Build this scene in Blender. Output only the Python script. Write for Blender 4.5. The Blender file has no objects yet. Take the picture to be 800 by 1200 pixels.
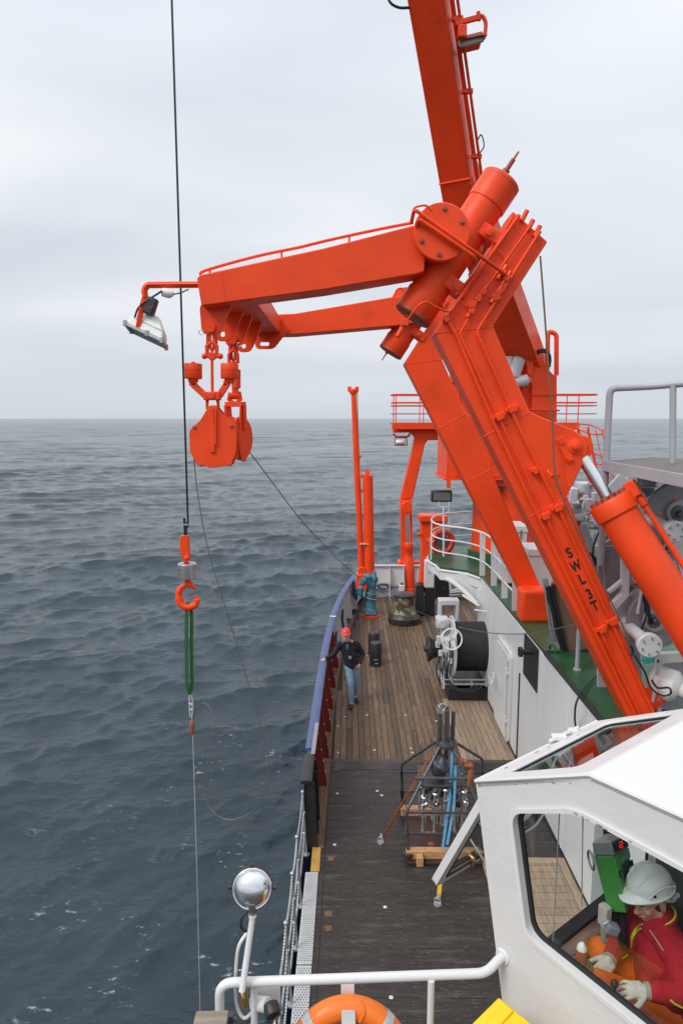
import bpy, bmesh, math, random
import numpy as np
from mathutils import Vector, Matrix
from mathutils.geometry import tessellate_polygon
random.seed(7); RNG = np.random.default_rng(11)
S = bpy.context.scene; COL = S.collection
rad = math.radians
# ------------------------------------------------------------------ camera
EYE = 6.5; F = 800.0
PITCH = math.atan(110/800); YAW = math.atan(10/800*math.cos(PITCH))
cam = bpy.data.cameras.new('camera'); cam.sensor_fit = 'VERTICAL'; cam.sensor_height = 36; cam.lens = 24
cam.clip_start = 0.05; cam.clip_end = 40000
cam_o = bpy.data.objects.new('camera', cam); COL.objects.link(cam_o)
cam_o.location = (0, 0, EYE); cam_o.rotation_euler = (math.pi/2-PITCH, 0, YAW)
S.camera = cam_o
# ------------------------------------------------------------------ light
SUN_EL, SUN_AZ = 48, -128          # azimuth measured from +Y towards +X
SKY_STRENGTH = 0.1
w = bpy.data.worlds.new('World'); S.world = w; w.use_nodes = True
nt = w.node_tree; N = nt.nodes; L = nt.links; N.clear()
out = N.new('ShaderNodeOutputWorld'); bg = N.new('ShaderNodeBackground'); bg.inputs[1].default_value = SKY_STRENGTH
sky = N.new('ShaderNodeTexSky'); sky.sky_type = 'NISHITA'; sky.sun_disc = False
sky.sun_elevation = rad(SUN_EL); sky.sun_rotation = rad(SUN_AZ); sky.dust_density = 4; sky.air_density = 1.2
tc = N.new('ShaderNodeTexCoord'); sep = N.new('ShaderNodeSeparateXYZ'); L.new(tc.outputs['Generated'], sep.inputs[0])
def wmath(op, a, b=None, clamp=False):
    n = N.new('ShaderNodeMath'); n.operation = op; n.use_clamp = clamp
    for i, v in enumerate((a, b)):
        if v is None: continue
        if isinstance(v, (int, float)): n.inputs[i].default_value = v
        else: L.new(v, n.inputs[i])
    return n.outputs[0]
den = wmath('ADD', wmath('MAXIMUM', sep.outputs[2], 0.0), 0.16)
cmb = N.new('ShaderNodeCombineXYZ')
L.new(wmath('MULTIPLY', wmath('DIVIDE', sep.outputs[0], den), 0.6), cmb.inputs[0]); L.new(wmath('DIVIDE', sep.outputs[1], den), cmb.inputs[1])
cmb.inputs[2].default_value = 3.1
cn = N.new('ShaderNodeTexNoise'); cn.inputs['Scale'].default_value = 0.62; cn.inputs['Detail'].default_value = 3.5
cn.inputs['Roughness'].default_value = 0.42; cn.inputs['Distortion'].default_value = 0.5; L.new(cmb.outputs[0], cn.inputs['Vector'])
cr = N.new('ShaderNodeValToRGB'); L.new(cn.outputs[0], cr.inputs[0])
cr.color_ramp.elements[0].position = 0.40; cr.color_ramp.elements[0].color = (5.25, 5.6, 6.1, 1)
cr.color_ramp.elements[1].position = 0.61; cr.color_ramp.elements[1].color = (7.25, 7.45, 7.7, 1)
el = cr.color_ramp.elements.new(0.48); el.color = (5.95, 6.3, 6.75, 1)
hz = N.new('ShaderNodeMix'); hz.data_type = 'RGBA'      # thicker, greyer air low over the sea
mr = N.new('ShaderNodeMapRange'); L.new(sep.outputs[2], mr.inputs[0]); mr.inputs[1].default_value = -0.02; mr.inputs[2].default_value = 0.24
mr.inputs[3].default_value = 0.0; mr.inputs[4].default_value = 1.0
L.new(mr.outputs[0], hz.inputs[0]); hz.inputs[6].default_value = (4.95, 5.35, 5.85, 1); L.new(cr.outputs[0], hz.inputs[7])
mx = N.new('ShaderNodeMix'); mx.data_type = 'RGBA'; mx.inputs[0].default_value = 0.93
L.new(sky.outputs[0], mx.inputs[6]); L.new(hz.outputs[2], mx.inputs[7])
zr = N.new('ShaderNodeMapRange'); L.new(sep.outputs[2], zr.inputs[0]); zr.inputs[1].default_value = 0.35; zr.inputs[2].default_value = 1.0
zr.inputs[3].default_value = 1.0; zr.inputs[4].default_value = 1.65      # an overcast sky is brighter overhead
zm = N.new('ShaderNodeVectorMath'); zm.operation = 'SCALE'; L.new(mx.outputs[2], zm.inputs[0]); L.new(zr.outputs[0], zm.inputs['Scale'])
L.new(zm.outputs[0], bg.inputs[0]); L.new(bg.outputs[0], out.inputs[0])
sun = bpy.data.lights.new('sun', 'SUN'); sun.energy = 1.4; sun.angle = rad(24); sun.color = (1, 0.97, 0.93)
sun_o = bpy.data.objects.new('sun', sun); COL.objects.link(sun_o)
_d = Vector((math.sin(rad(SUN_AZ))*math.cos(rad(SUN_EL)), math.cos(rad(SUN_AZ))*math.cos(rad(SUN_EL)), math.sin(rad(SUN_EL))))
sun_o.rotation_euler = _d.to_track_quat('Z', 'Y').to_euler(); sun_o.location = _d*60
S.view_settings.view_transform = 'Standard'; S.view_settings.look = 'None'
S.view_settings.exposure = 0.42; S.view_settings.gamma = 1.0; S.view_settings.use_curve_mapping = False
# ------------------------------------------------------------------ measuring from the photograph (800 x 1200)
cp, sp, cy, sy = math.cos(PITCH), math.sin(PITCH), math.cos(YAW), math.sin(YAW)
def ray(px, py):
    x = (px-400)/F; y = -(py-600)/F; f = cp+y*sp; u = y*cp-sp
    return Vector((x*cy-f*sy, f*cy+x*sy, u))
O3 = Vector((0, 0, EYE))
def PZ(px, py, z): r = ray(px, py); return O3+r*((z-EYE)/r.z)     # point on a level plane
def PY(px, py, Y): r = ray(px, py); return O3+r*(Y/r.y)           # point on a plane across the ship
def PX(px, py, X): r = ray(px, py); return O3+r*(X/r.x)           # point on a plane along the ship
def PD(px, py, d): return O3+ray(px, py)*d
def PP(px, py, p, n): r = ray(px, py); return O3+r*((p-O3).dot(n)/r.dot(n))
V = lambda *a: Vector(a)
# ------------------------------------------------------------------ materials
MATS = {}
def mat(name, col, rough=0.5, metal=0.0, var=0.12, scale=6.0, bump=0.005, spots=None, spot_amt=0.0, spot_scale=9.0,
        stretch=(1, 1, 1), coat=0.0, rand=0.0, spec=0.5, fine=60.0, spots2=None, spot2_amt=0.0, spot2_scale=3.0, world=False):
    """painted / worn surface: tone variation, optional stains of a second and third colour, fine relief"""
    m = bpy.data.materials.new(name); m.use_nodes = True; nt = m.node_tree; n = nt.nodes; l = nt.links
    b = n['Principled BSDF']; b.inputs['Roughness'].default_value = rough; b.inputs['Metallic'].default_value = metal
    b.inputs['Coat Weight'].default_value = coat; b.inputs['Specular IOR Level'].default_value = spec
    if world: g = n.new('ShaderNodeNewGeometry'); vec = g.outputs['Position']
    else: t = n.new('ShaderNodeTexCoord'); vec = t.outputs['Object']
    mp = n.new('ShaderNodeMapping'); mp.inputs['Scale'].default_value = stretch; l.new(vec, mp.inputs[0]); vec = mp.outputs[0]
    def noise(sc, det=4, ro=0.6):
        k = n.new('ShaderNodeTexNoise'); k.inputs['Scale'].default_value = sc; k.inputs['Detail'].default_value = det
        k.inputs['Roughness'].default_value = ro; l.new(vec, k.inputs['Vector']); return k.outputs[0]
    def ramp(src, a, b_):
        k = n.new('ShaderNodeMapRange'); k.inputs[1].default_value = a; k.inputs[2].default_value = b_; l.new(src, k.inputs[0]); return k.outputs[0]
    def mixc(f, a, b_):
        k = n.new('ShaderNodeMix'); k.data_type = 'RGBA'
        for i, v in ((0, f), (6, a), (7, b_)):
            if isinstance(v, (tuple, float, int)): k.inputs[i].default_value = v
            else: l.new(v, k.inputs[i])
        return k.outputs[2]
    lo = tuple(c*(1-var) for c in col)+(1,); hi = tuple(min(1, c*(1+var)) for c in col)+(1,)
    c = mixc(ramp(noise(scale), 0.3, 0.7), lo, hi)
    if rand:
        oi = n.new('ShaderNodeObjectInfo'); h = n.new('ShaderNodeHueSaturation'); r_ = n.new('ShaderNodeMapRange')
        r_.inputs[3].default_value = 1-rand; r_.inputs[4].default_value = 1+rand; l.new(oi.outputs['Random'], r_.inputs[0])
        l.new(r_.outputs[0], h.inputs['Value']); l.new(c, h.inputs['Color']); c = h.outputs[0]
    if spots:
        f = ramp(noise(spot_scale, 6, 0.65), 0.78-spot_amt, 0.86-spot_amt); c = mixc(f, c, spots+(1,))
    if spots2:
        f = ramp(noise(spot2_scale, 6, 0.7), 0.76-spot2_amt, 0.9-spot2_amt); c = mixc(f, c, spots2+(1,))
    l.new(c, b.inputs['Base Color'])
    rr = n.new('ShaderNodeMapRange'); l.new(noise(scale*2.3), rr.inputs[0]); rr.inputs[1].default_value = .25; rr.inputs[2].default_value = .75
    rr.inputs[3].default_value = max(0.02, rough-0.1); rr.inputs[4].default_value = min(1, rough+0.12); l.new(rr.outputs[0], b.inputs['Roughness'])
    if bump:
        bp = n.new('ShaderNodeBump'); bp.inputs['Distance'].default_value = bump; bp.inputs['Strength'].default_value = 0.35
        l.new(noise(fine, 3), bp.inputs['Height']); l.new(bp.outputs[0], b.inputs['Normal'])
    MATS[name] = m; return m
RUST = (0.16, 0.055, 0.025)
mat('orange_paint', (0.83, 0.064, 0.010), 0.43, var=0.12, scale=1.6, bump=0.004, fine=25, spots=(0.30, 0.04, 0.015), spot_amt=0.075, spot_scale=11, spots2=(0.60, 0.05, 0.012), spot2_amt=0.14, spot2_scale=1.3, spec=0.32)
mat('orange_bare', (0.36, 0.06, 0.03), 0.55, var=0.3, scale=9, bump=0.01, spots=RUST, spot_amt=0.18, spot_scale=14)
mat('white_paint', (0.66, 0.66, 0.66), 0.38, var=0.03, scale=1.2, bump=0.004, fine=14, spots=(0.62, 0.58, 0.52), spot_amt=0.06, spot_scale=2.2, stretch=(1, 1, .35), spots2=(0.55, 0.50, 0.44), spot2_amt=0.07, spot2_scale=4)
mat('white_rusty', (0.63, 0.63, 0.625), 0.38, var=0.03, scale=2, bump=0.012, fine=10, spots=(0.35, 0.16, 0.05), spot_amt=0.035, spot_scale=11)
mat('black_paint', (0.018, 0.018, 0.02), 0.4, var=0.3, scale=5, spots=(0.09, 0.06, 0.05), spot_amt=0.08, bump=0.006)
mat('rubber', (0.014, 0.014, 0.015), 0.6, var=0.3)
mat('blue_paint', (0.07, 0.10, 0.215), 0.5, var=0.12, scale=4, spots=(0.05, 0.055, 0.12), spot_amt=0.07, bump=0.005)
mat('navy_paint', (0.025, 0.035, 0.12), 0.45)
mat('maroon_paint', (0.19, 0.018, 0.015), 0.5, var=0.15, spots=(0.07, .02, .015), spot_amt=0.06)
mat('grey_paint', (0.37, 0.385, 0.41), 0.4, var=0.07, scale=3, bump=0.004, spots=(0.17, 0.15, 0.13), spot_amt=0.06)
mat('mid_grey_paint', (0.235, 0.245, 0.265), 0.42, var=0.1, scale=3, spots=(0.1, 0.085, 0.07), spot_amt=0.07)
mat('pale_grey_paint', (0.55, 0.565, 0.59), 0.38, var=0.06, scale=3, spots=(0.3, 0.25, 0.2), spot_amt=0.05)
mat('dark_grey_paint', (0.11, 0.115, 0.125), 0.42, var=0.15)
mat('green_deck', (0.022, 0.085, 0.036), 0.33, var=0.3, scale=3, spots=(0.05, 0.045, 0.03), spot_amt=0.15, spot_scale=3, spots2=(0.42, 0.44, 0.42), spot2_amt=0.08, spot2_scale=2.6, bump=0.01)
mat('deck_wood', (0.132, 0.082, 0.050), 0.55, var=0.4, scale=3.0, bump=0.03, fine=14, stretch=(9, 0.9, 3), rand=0.38, spots=(0.045, 0.034, 0.027), spot_amt=0.2, spot_scale=.9, spots2=(0.25, 0.18, 0.125), spot2_amt=0.17, spot2_scale=7, world=True)
mat('deck_wood_pale', (0.30, 0.22, 0.15), 0.6, var=0.3, scale=3.0, bump=0.03, fine=14, stretch=(9, 0.9, 3), rand=0.15, spots=(0.16, 0.11, 0.075), spot_amt=0.12, spot_scale=2.4, world=True)
mat('caulk', (0.02, 0.017, 0.014), 0.7, var=0.2)
mat('tarred_deck', (0.029, 0.023, 0.019), 0.38, var=0.35, scale=2.2, bump=0.03, fine=16, stretch=(1.1, 7, 2), rand=0.12, spots=(0.17, 0.14, 0.115), spot_amt=0.19, spot_scale=8, spots2=(0.075, 0.068, 0.062), spot2_amt=0.22, spot2_scale=1.2, world=True)
mat('wet_black', (0.022, 0.021, 0.022), 0.26, var=0.4, scale=2, stretch=(1, 3, 1), spots=(0.045, 0.042, 0.042), spot_amt=0.2, spot_scale=4, bump=0.004)
mat('waterway_wood', (0.15, 0.085, 0.05), 0.6, var=0.35, scale=4, stretch=(6, 1, 6), bump=0.02)
mat('pine', (0.50, 0.27, 0.13), 0.55, var=0.25, scale=4, stretch=(2, 9, 9), bump=0.01)
mat('plywood', (0.22, 0.13, 0.085), 0.5, var=0.15, scale=3, spots=(0.12, .07, .045), spot_amt=0.1)
mat('ply_dark', (0.045, 0.022, 0.017), 0.4, var=0.2)
mat('grey_timber', (0.24, 0.2, 0.155), 0.65, var=0.25, scale=4, stretch=(1, 9, 9), bump=0.02)
mat('galvanised', (0.42, 0.43, 0.44), 0.38, 0.7, var=0.2, scale=14)
mat('dark_steel', (0.10, 0.105, 0.11), 0.38, 0.6, var=0.3, scale=8, spots=RUST, spot_amt=0.06)
mat('chrome', (0.72, 0.73, 0.75), 0.12, 1.0, var=0.05, bump=0)
mat('brushed_steel', (0.52, 0.51, 0.48), 0.3, 1.0, var=0.15, scale=4, stretch=(1, 1, 12), bump=0.002)
mat('wire_steel', (0.16, 0.16, 0.165), 0.45, 0.6, var=0.25, scale=40, bump=0)
mat('dark_wire', (0.03, 0.03, 0.033), 0.45, 0.5, var=0.25, scale=40, bump=0)
mat('white_rope', (0.42, 0.43, 0.43), 0.6, var=0.15, scale=30)
mat('brown_rope', (0.15, 0.10, 0.06), 0.7, var=0.25, scale=30)
mat('drum_rope', (0.022, 0.022, 0.023), 0.55, var=0.35, scale=6, stretch=(14, 1, 1), bump=0.02)
mat('rusty_green', (0.22, 0.26, 0.155), 0.5, var=0.2, scale=3, spots=(0.09, 0.04, 0.02), spot_amt=0.33, spot_scale=3.5, bump=0.01)
mat('worn_black', (0.035, 0.03, 0.027), 0.4, var=0.3, spots=(0.12, 0.075, 0.05), spot_amt=0.16, spot_scale=5)
mat('teal_tarp', (0.045, 0.19, 0.27), 0.5, var=0.28, scale=5, bump=0.08, fine=9)
mat('rust_stain', (0.30, 0.13, 0.045), 0.8, var=0.4, scale=60, bump=0.004)
mat('ochre_paint', (0.48, 0.27, 0.06), 0.5, var=0.2, scale=5, spots=(0.3, 0.24, 0.18), spot_amt=0.16, spot_scale=5)
mat('orange_plastic', (0.90, 0.20, 0.02), 0.33, var=0.05, scale=3, bump=0.003)
mat('red_helmet', (0.72, 0.035, 0.035), 0.3, var=0.04, bump=0)
mat('red_ring', (0.62, 0.05, 0.02), 0.4)
mat('reflective', (0.55, 0.56, 0.57), 0.3, 0.3, var=0.1, scale=30)
mat('yellow_plastic', (0.85, 0.55, 0.012), 0.35, var=0.06, bump=0.004)
mat('yellow_strap', (0.75, 0.45, 0.02), 0.6)
mat('orange_strap', (0.42, 0.10, 0.03), 0.65, var=0.2, scale=18)
mat('blue_strap', (0.08, 0.30, 0.50), 0.6, var=0.2, scale=18)
mat('orange_cloth', (0.30, 0.10, 0.05), 0.75, var=0.25, scale=12, bump=0.03)
mat('black_bag', (0.035, 0.04, 0.048), 0.35, var=0.3, scale=8, bump=0.06, fine=14)
mat('green_webbing', (0.022, 0.10, 0.025), 0.7, var=0.25, scale=20, bump=0.01)
mat('green_box', (0.07, 0.34, 0.06), 0.4, var=0.06)
mat('teal_plug', (0.05, 0.52, 0.42), 0.4)
mat('orange_sticker', (0.95, 0.16, 0.03), 0.5, var=0.02)
mat('black_letter', (0.012, 0.012, 0.012), 0.5, var=0.1, bump=0)
mat('red_letter', (0.55, 0.05, 0.04), 0.5, var=0.1, bump=0)
mat('skin', (0.55, 0.30, 0.21), 0.48, var=0.07, scale=18, bump=0.002, spots=(0.56, 0.26, 0.19), spot_amt=0.12, spot_scale=14)
mat('navy_wool', (0.010, 0.011, 0.022), 0.85, var=0.25, scale=30, bump=0.02)
mat('denim', (0.21, 0.33, 0.46), 0.8, var=0.22, scale=9, bump=0.02, spots=(0.34, .45, .56), spot_amt=0.16, spot_scale=6)
mat('leather', (0.014, 0.013, 0.013), 0.4)
mat('teal_shirt', (0.02, 0.13, 0.12), 0.7)
mat('red_fleece', (0.44, 0.020, 0.034), 0.9, var=0.18, scale=40, bump=0.012, spec=0.2)
mat('neon_piping', (0.60, 0.78, 0.03), 0.5)
mat('hivis_orange', (1.0, 0.17, 0.015), 0.6, var=0.06, scale=8, bump=0.01)
mat('glove_white', (0.60, 0.58, 0.52), 0.75, var=0.1, scale=20, bump=0.01)
mat('glove_grey', (0.32, 0.32, 0.29), 0.8, var=0.1)
mat('hair_brown', (0.045, 0.025, 0.015), 0.7, var=0.35, scale=40, bump=0.01)
mat('hair_grey', (0.28, 0.25, 0.22), 0.7, var=0.3, scale=40)
mat('helmet_white', (0.80, 0.82, 0.80), 0.3, var=0.03, bump=0)
mat('eye_white', (0.75, 0.73, 0.7), 0.2, var=0.02, bump=0)
mat('eye_dark', (0.02, 0.015, 0.012), 0.15, var=0.02, bump=0)
mat('lips', (0.42, 0.17, 0.14), 0.45)
mat('silver_panel', (0.42, 0.43, 0.43), 0.35, 0.5, var=0.06)
mat('lamp_white', (0.78, 0.78, 0.76), 0.4, var=0.05, spots=(0.4, 0.3, 0.2), spot_amt=0.08)
mat('lens_grey', (0.13, 0.15, 0.16), 0.15, var=0.1, bump=0)
mat('lens_amber', (0.42, 0.24, 0.16), 0.2, var=0.1)
mat('brass', (0.42, 0.27, 0.1), 0.35, 0.8, var=0.2)
mat('aluminium_grating', (0.52, 0.53, 0.53), 0.45, 0.2, var=0.1, scale=5)
mat('hole_black', (0.03, 0.03, 0.032), 0.7)
mat('red_brown_mat', (0.06, 0.032, 0.026), 0.75, var=0.25, scale=20)
mat('seat_black', (0.016, 0.016, 0.017), 0.55, var=0.2)
mat('steel_mesh', (0.15, 0.13, 0.115), 0.6, 0.2, var=0.3, scale=25, bump=0.02, spots=(0.09, .06, .045), spot_amt=0.2)
m = mat('led_red', (0.3, 0, 0), 0.4, bump=0); m.node_tree.nodes['Principled BSDF'].inputs['Emission Color'].default_value = (1, 0.03, 0.02, 1)
m.node_tree.nodes['Principled BSDF'].inputs['Emission Strength'].default_value = 0.8
def glass_mat(name, tint=(1, 1, 1), ior=1.5, rough=0.0):
    m = bpy.data.materials.new(name); m.use_nodes = True; nt = m.node_tree; n = nt.nodes; l = nt.links; n.clear()
    o = n.new('ShaderNodeOutputMaterial'); t = n.new('ShaderNodeBsdfTransparent'); t.inputs[0].default_value = tint+(1,)
    g = n.new('ShaderNodeBsdfGlossy'); g.inputs['Roughness'].default_value = rough
    lw = n.new('ShaderNodeLayerWeight'); lw.inputs[0].default_value = 0.5; pw_ = n.new('ShaderNodeMath'); pw_.operation = 'POWER'; pw_.inputs[1].default_value = 5
    l.new(lw.outputs['Facing'], pw_.inputs[0]); fr = n.new('ShaderNodeMapRange'); r0 = ((ior-1)/(ior+1))**2; fr.inputs[3].default_value = r0; fr.inputs[4].default_value = 1.0; l.new(pw_.outputs[0], fr.inputs[0])
    ms = n.new('ShaderNodeMixShader')
    l.new(fr.outputs[0], ms.inputs[0]); l.new(t.outputs[0], ms.inputs[1]); l.new(g.outputs[0], ms.inputs[2]); l.new(ms.outputs[0], o.inputs[0])
    MATS[name] = m
glass_mat('clear_glass', (0.965, 0.985, 0.975), 1.32); glass_mat('lamp_glass', (0.97, 0.98, 0.98), 1.3)
glass_mat('skylight_glass', (0.72, 0.78, 0.75), 1.8)
# ------------------------------------------------------------------ mesh helpers
def frame(ax):
    ax = Vector(ax).normalized(); h = V(0, 0, 1) if abs(ax.z) < 0.9 else V(1, 0, 0)
    a = ax.cross(h).normalized(); return a, ax.cross(a).normalized(), ax
class MB:
    def __init__(s): s.v = []; s.f = []
    def add(s, vs, fs):
        o = len(s.v); s.v += [Vector(p) for p in vs]; s.f += [tuple(i+o for i in f) for f in fs]; return s
    def hexa(s, p):       # 8 points: bottom ring 0-3, top ring 4-7
        return s.add(p, [(3, 2, 1, 0), (4, 5, 6, 7), (0, 1, 5, 4), (1, 2, 6, 5), (2, 3, 7, 6), (3, 0, 4, 7)])
    def box(s, c, d, R=None):
        c = Vector(c); h = [x/2 for x in d]; R = R or Matrix.Identity(3)
        return s.hexa([c+R@V(x*h[0], y*h[1], z*h[2]) for z in (-1, 1) for x, y in ((-1, -1), (1, -1), (1, 1), (-1, 1))])
    def span(s, a, b):    # box between two corners
        a = Vector(a); b = Vector(b); return s.box((a+b)/2, [abs(x) for x in (b-a)])
    def beam(s, p0, p1, w, h, up=(0, 0, 1)):
        p0 = Vector(p0); p1 = Vector(p1); z = (p1-p0).normalized(); x = Vector(up).cross(z)
        x = x.normalized() if x.length > 1e-6 else V(1, 0, 0); y = z.cross(x)
        q = lambda p: [p+x*(i*w/2)+y*(j*h/2) for i, j in ((-1, -1), (1, -1), (1, 1), (-1, 1))]
        return s.hexa(q(p0)+q(p1))
    def prism(s, pts, vec):
        pts = [Vector(p) for p in pts]; vec = Vector(vec); n = len(pts)
        nrm = Vector((0, 0, 0))
        for i in range(n): nrm += pts[i].cross(pts[(i+1) % n])
        if nrm.dot(vec) > 0: pts = pts[::-1]
        return s.add(pts+[p+vec for p in pts], [tuple(range(n)), tuple(range(2*n-1, n-1, -1))]+[(i, i+n, (i+1) % n+n, (i+1) % n) for i in range(n)])
    def plate(s, outer, holes, vec):      # polygon with holes, given thickness
        loops = [[Vector(p) for p in outer]]+[[Vector(p) for p in h] for h in holes]; vec = Vector(vec)
        fl = [p for lp in loops for p in lp]; n = len(fl)
        tri = tessellate_polygon(loops); fs = [tuple(t) for t in tri]+[tuple(i+n for i in t[::-1]) for t in tri]; o = 0
        for lp in loops:
            k = len(lp); fs += [(o+i, o+(i+1) % k, o+(i+1) % k+n, o+i+n) for i in range(k)]; o += k
        return s.add(fl+[p+vec for p in fl], fs)
    def tube(s, pts, r, n=8, closed=False, cap=True):
        pts = [Vector(p) for p in pts]; m = len(pts); rs = r if isinstance(r, (list, tuple)) else [r]*m
        a = None; vs = []
        for i in range(m):
            if closed: t = pts[(i+1) % m]-pts[i-1]
            else: t = pts[min(i+1, m-1)]-pts[max(i-1, 0)]
            t = t.normalized() if t.length else V(0, 0, 1)
            if a is None: a = frame(t)[0]
            a = (a-t*a.dot(t)); a = a.normalized() if a.length > 1e-5 else frame(t)[0]
            b = t.cross(a)
            vs += [pts[i]+(a*math.cos(k*math.tau/n)+b*math.sin(k*math.tau/n))*rs[i] for k in range(n)]
        fs = []
        for i in range(m if closed else m-1):
            j = (i+1) % m
            fs += [(i*n+k, i*n+(k+1) % n, j*n+(k+1) % n, j*n+k) for k in range(n)]
        if cap and not closed: fs += [tuple(range(n-1, -1, -1)), tuple(range((m-1)*n, m*n))]
        return s.add(vs, fs)
    def cyl(s, p0, p1, r, r1=None, n=20): return s.tube([p0, p1], [r, r if r1 is None else r1], n)
    def lathe(s, o, ax, prof, n=28):
        o = Vector(o); a, b, ax = frame(ax); vs = []
        for t, r in prof: vs += [o+ax*t+(a*math.cos(k*math.tau/n)+b*math.sin(k*math.tau/n))*max(r, 1e-4) for k in range(n)]
        m = len(prof); fs = [(i*n+k, (i+1)*n+k, (i+1)*n+(k+1) % n, i*n+(k+1) % n) for i in range(m-1) for k in range(n)]
        fs += [tuple(range(n)), tuple(range(m*n-1, (m-1)*n-1, -1))]
        return s.add(vs, fs)
    def ball(s, c, r, nu=16, nv=10, R=None):
        c = Vector(c); r = (r, r, r) if isinstance(r, (int, float)) else r; R = R or Matrix.Identity(3); vs = []; fs = []
        for j in range(nv+1):
            th = math.pi*j/nv
            for i in range(nu):
                ph = math.tau*i/nu; vs.append(c+R@V(r[0]*math.sin(th)*math.cos(ph), r[1]*math.sin(th)*math.sin(ph), r[2]*math.cos(th)))
        for j in range(nv):
            for i in range(nu):
                a, b, d, e = j*nu+i, j*nu+(i+1) % nu, (j+1)*nu+(i+1) % nu, (j+1)*nu+i
                fs.append((a, e, d, b))
        return s.add(vs, fs)
    def ring(s, c, ax, R, r, n=32, m=10, a0=0, a1=math.tau):
        a, b, ax = frame(ax); c = Vector(c); full = abs(a1-a0-math.tau) < 1e-6
        k = n if full else n+1
        return s.tube([c+(a*math.cos(a0+(a1-a0)*i/n)+b*math.sin(a0+(a1-a0)*i/n))*R for i in range(k)], r, m, closed=full)
    def build(s, name, m, parent=None, bevel=0.0, smooth=True, seg=2, base=None, label=None):
        org = Vector((0, 0, 0))
        if parent: org = parent['_org']; org = Vector(org)
        elif base is not None: org = Vector(base)
        me = bpy.data.meshes.new(name); me.from_pydata([tuple(p-org) for p in s.v], [], s.f); me.validate(verbose=False)
        if bevel >= 0:
            bm = bmesh.new(); bm.from_mesh(me); bmesh.ops.recalc_face_normals(bm, faces=bm.faces); bm.to_mesh(me); bm.free()
        if smooth:
            me.polygons.foreach_set('use_smooth', [True]*len(me.polygons)); (me.set_sharp_from_angle(angle=rad(38)) if smooth != 'all' else None)
        me.materials.append(MATS[m] if isinstance(m, str) else m)
        o = bpy.data.objects.new(name, me); COL.objects.link(o); o['_org'] = tuple(org)
        if parent: o.parent = parent
        else: o.location = org
        if bevel > 0:
            b = o.modifiers.new('bevel', 'BEVEL'); b.width = bevel; b.segments = seg; b.limit_method = 'ANGLE'; b.angle_limit = rad(50)
        if label: o['label'] = label
        return o
def thing(name, label, cat, loc=(0, 0, 0), group=None):
    o = bpy.data.objects.new(name, None); COL.objects.link(o); o.location = loc; o['_org'] = tuple(loc); o.empty_display_size = .1
    o['label'] = label; o['category'] = cat
    if group: o['group'] = group
    return o
def tag(o, label=None, cat=None, group=None, kind=None):
    for k, v in (('label', label), ('category', cat), ('group', group), ('kind', kind)):
        if v: o[k] = v
    return o
def spline(pts, n=8):     # Catmull-Rom through the points
    pts = [Vector(p) for p in pts]; q = [pts[0]*2-pts[1]]+pts+[pts[-1]*2-pts[-2]]; res = []
    for i in range(1, len(q)-2):
        a, b, c, d = q[i-1:i+3]
        for k in range(n):
            t = k/n; res.append(0.5*((2*b)+(c-a)*t+(2*a-5*b+4*c-d)*t*t+(3*b-a-3*c+d)*t**3))
    return res+[pts[-1]]
def fillet(pts, r, n=5):  # rounded pipe bends / rounded polygon corners (open chain)
    pts = [Vector(p) for p in pts]; res = [pts[0]]
    for i in range(1, len(pts)-1):
        a, b, c = pts[i-1:i+2]; u = (a-b); v_ = (c-b); d = min(r, u.length*.45, v_.length*.45)
        p, q = b+u.normalized()*d, b+v_.normalized()*d
        res += [(p*(1-t)**2+b*2*t*(1-t)+q*t*t) for t in [k/n for k in range(n+1)]]
    return res+[pts[-1]]
def roundpoly(pts, r, n=5):
    pts = [Vector(p) for p in pts]; m = len(pts); res = []
    for i in range(m):
        a, b, c = pts[i-1], pts[i], pts[(i+1) % m]; u = a-b; v_ = c-b; d = min(r, u.length*.45, v_.length*.45)
        p, q = b+u.normalized()*d, b+v_.normalized()*d
        res += [(p*(1-t)**2+b*2*t*(1-t)+q*t*t) for t in [k/n for k in range(n+1)]]
    return res
def circle(c, ax, r, n=14):
    a, b, _ = frame(ax); return [Vector(c)+(a*math.cos(k*math.tau/n)+b*math.sin(k*math.tau/n))*r for k in range(n)]
def bolt(mb, c, ax, r=.015, h=.012): mb.cyl(c, Vector(c)+Vector(ax).normalized()*h, r, n=6)
def blob(name, parts, m, parent, voxel=0.008, smooth=6, label=None):   # one continuous skin grown over tapered limbs
    mb = MB()
    for p in parts:
        if p[0] == 'c':
            _, a, b, r0, r1 = p; a = Vector(a); b = Vector(b); d = (b-a); ln = d.length; ax = d.normalized() if ln > 1e-6 else V(0, 0, 1)
            prof = [(-r0*math.cos(t), r0*math.sin(t)) for t in np.linspace(0.02, math.pi/2, 6)]+[(ln+r1*math.sin(t), r1*math.cos(t)) for t in np.linspace(0, math.pi/2-.02, 6)]
            mb.lathe(a, ax, prof, 14)
        else:
            _, c, r, R = p; mb.ball(c, r, 18, 12, R)
    o = mb.build(name, m, parent, label=label)
    rm = o.modifiers.new('remesh', 'REMESH'); rm.mode = 'VOXEL'; rm.voxel_size = voxel; rm.use_smooth_shade = True
    sm = o.modifiers.new('smooth', 'SMOOTH'); sm.factor = 0.5; sm.iterations = smooth
    return o
def chain(mb, a, b, sag, r=.012, n=40):
    a = Vector(a); b = Vector(b); pts = []; rs = []
    for i in range(n+1):
        t = i/n; p = a.lerp(b, t); p.z -= sag*4*t*(1-t); pts.append(p); rs.append(r*(1.35 if i % 2 else .55))
    mb.tube(pts, rs, 6)
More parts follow.
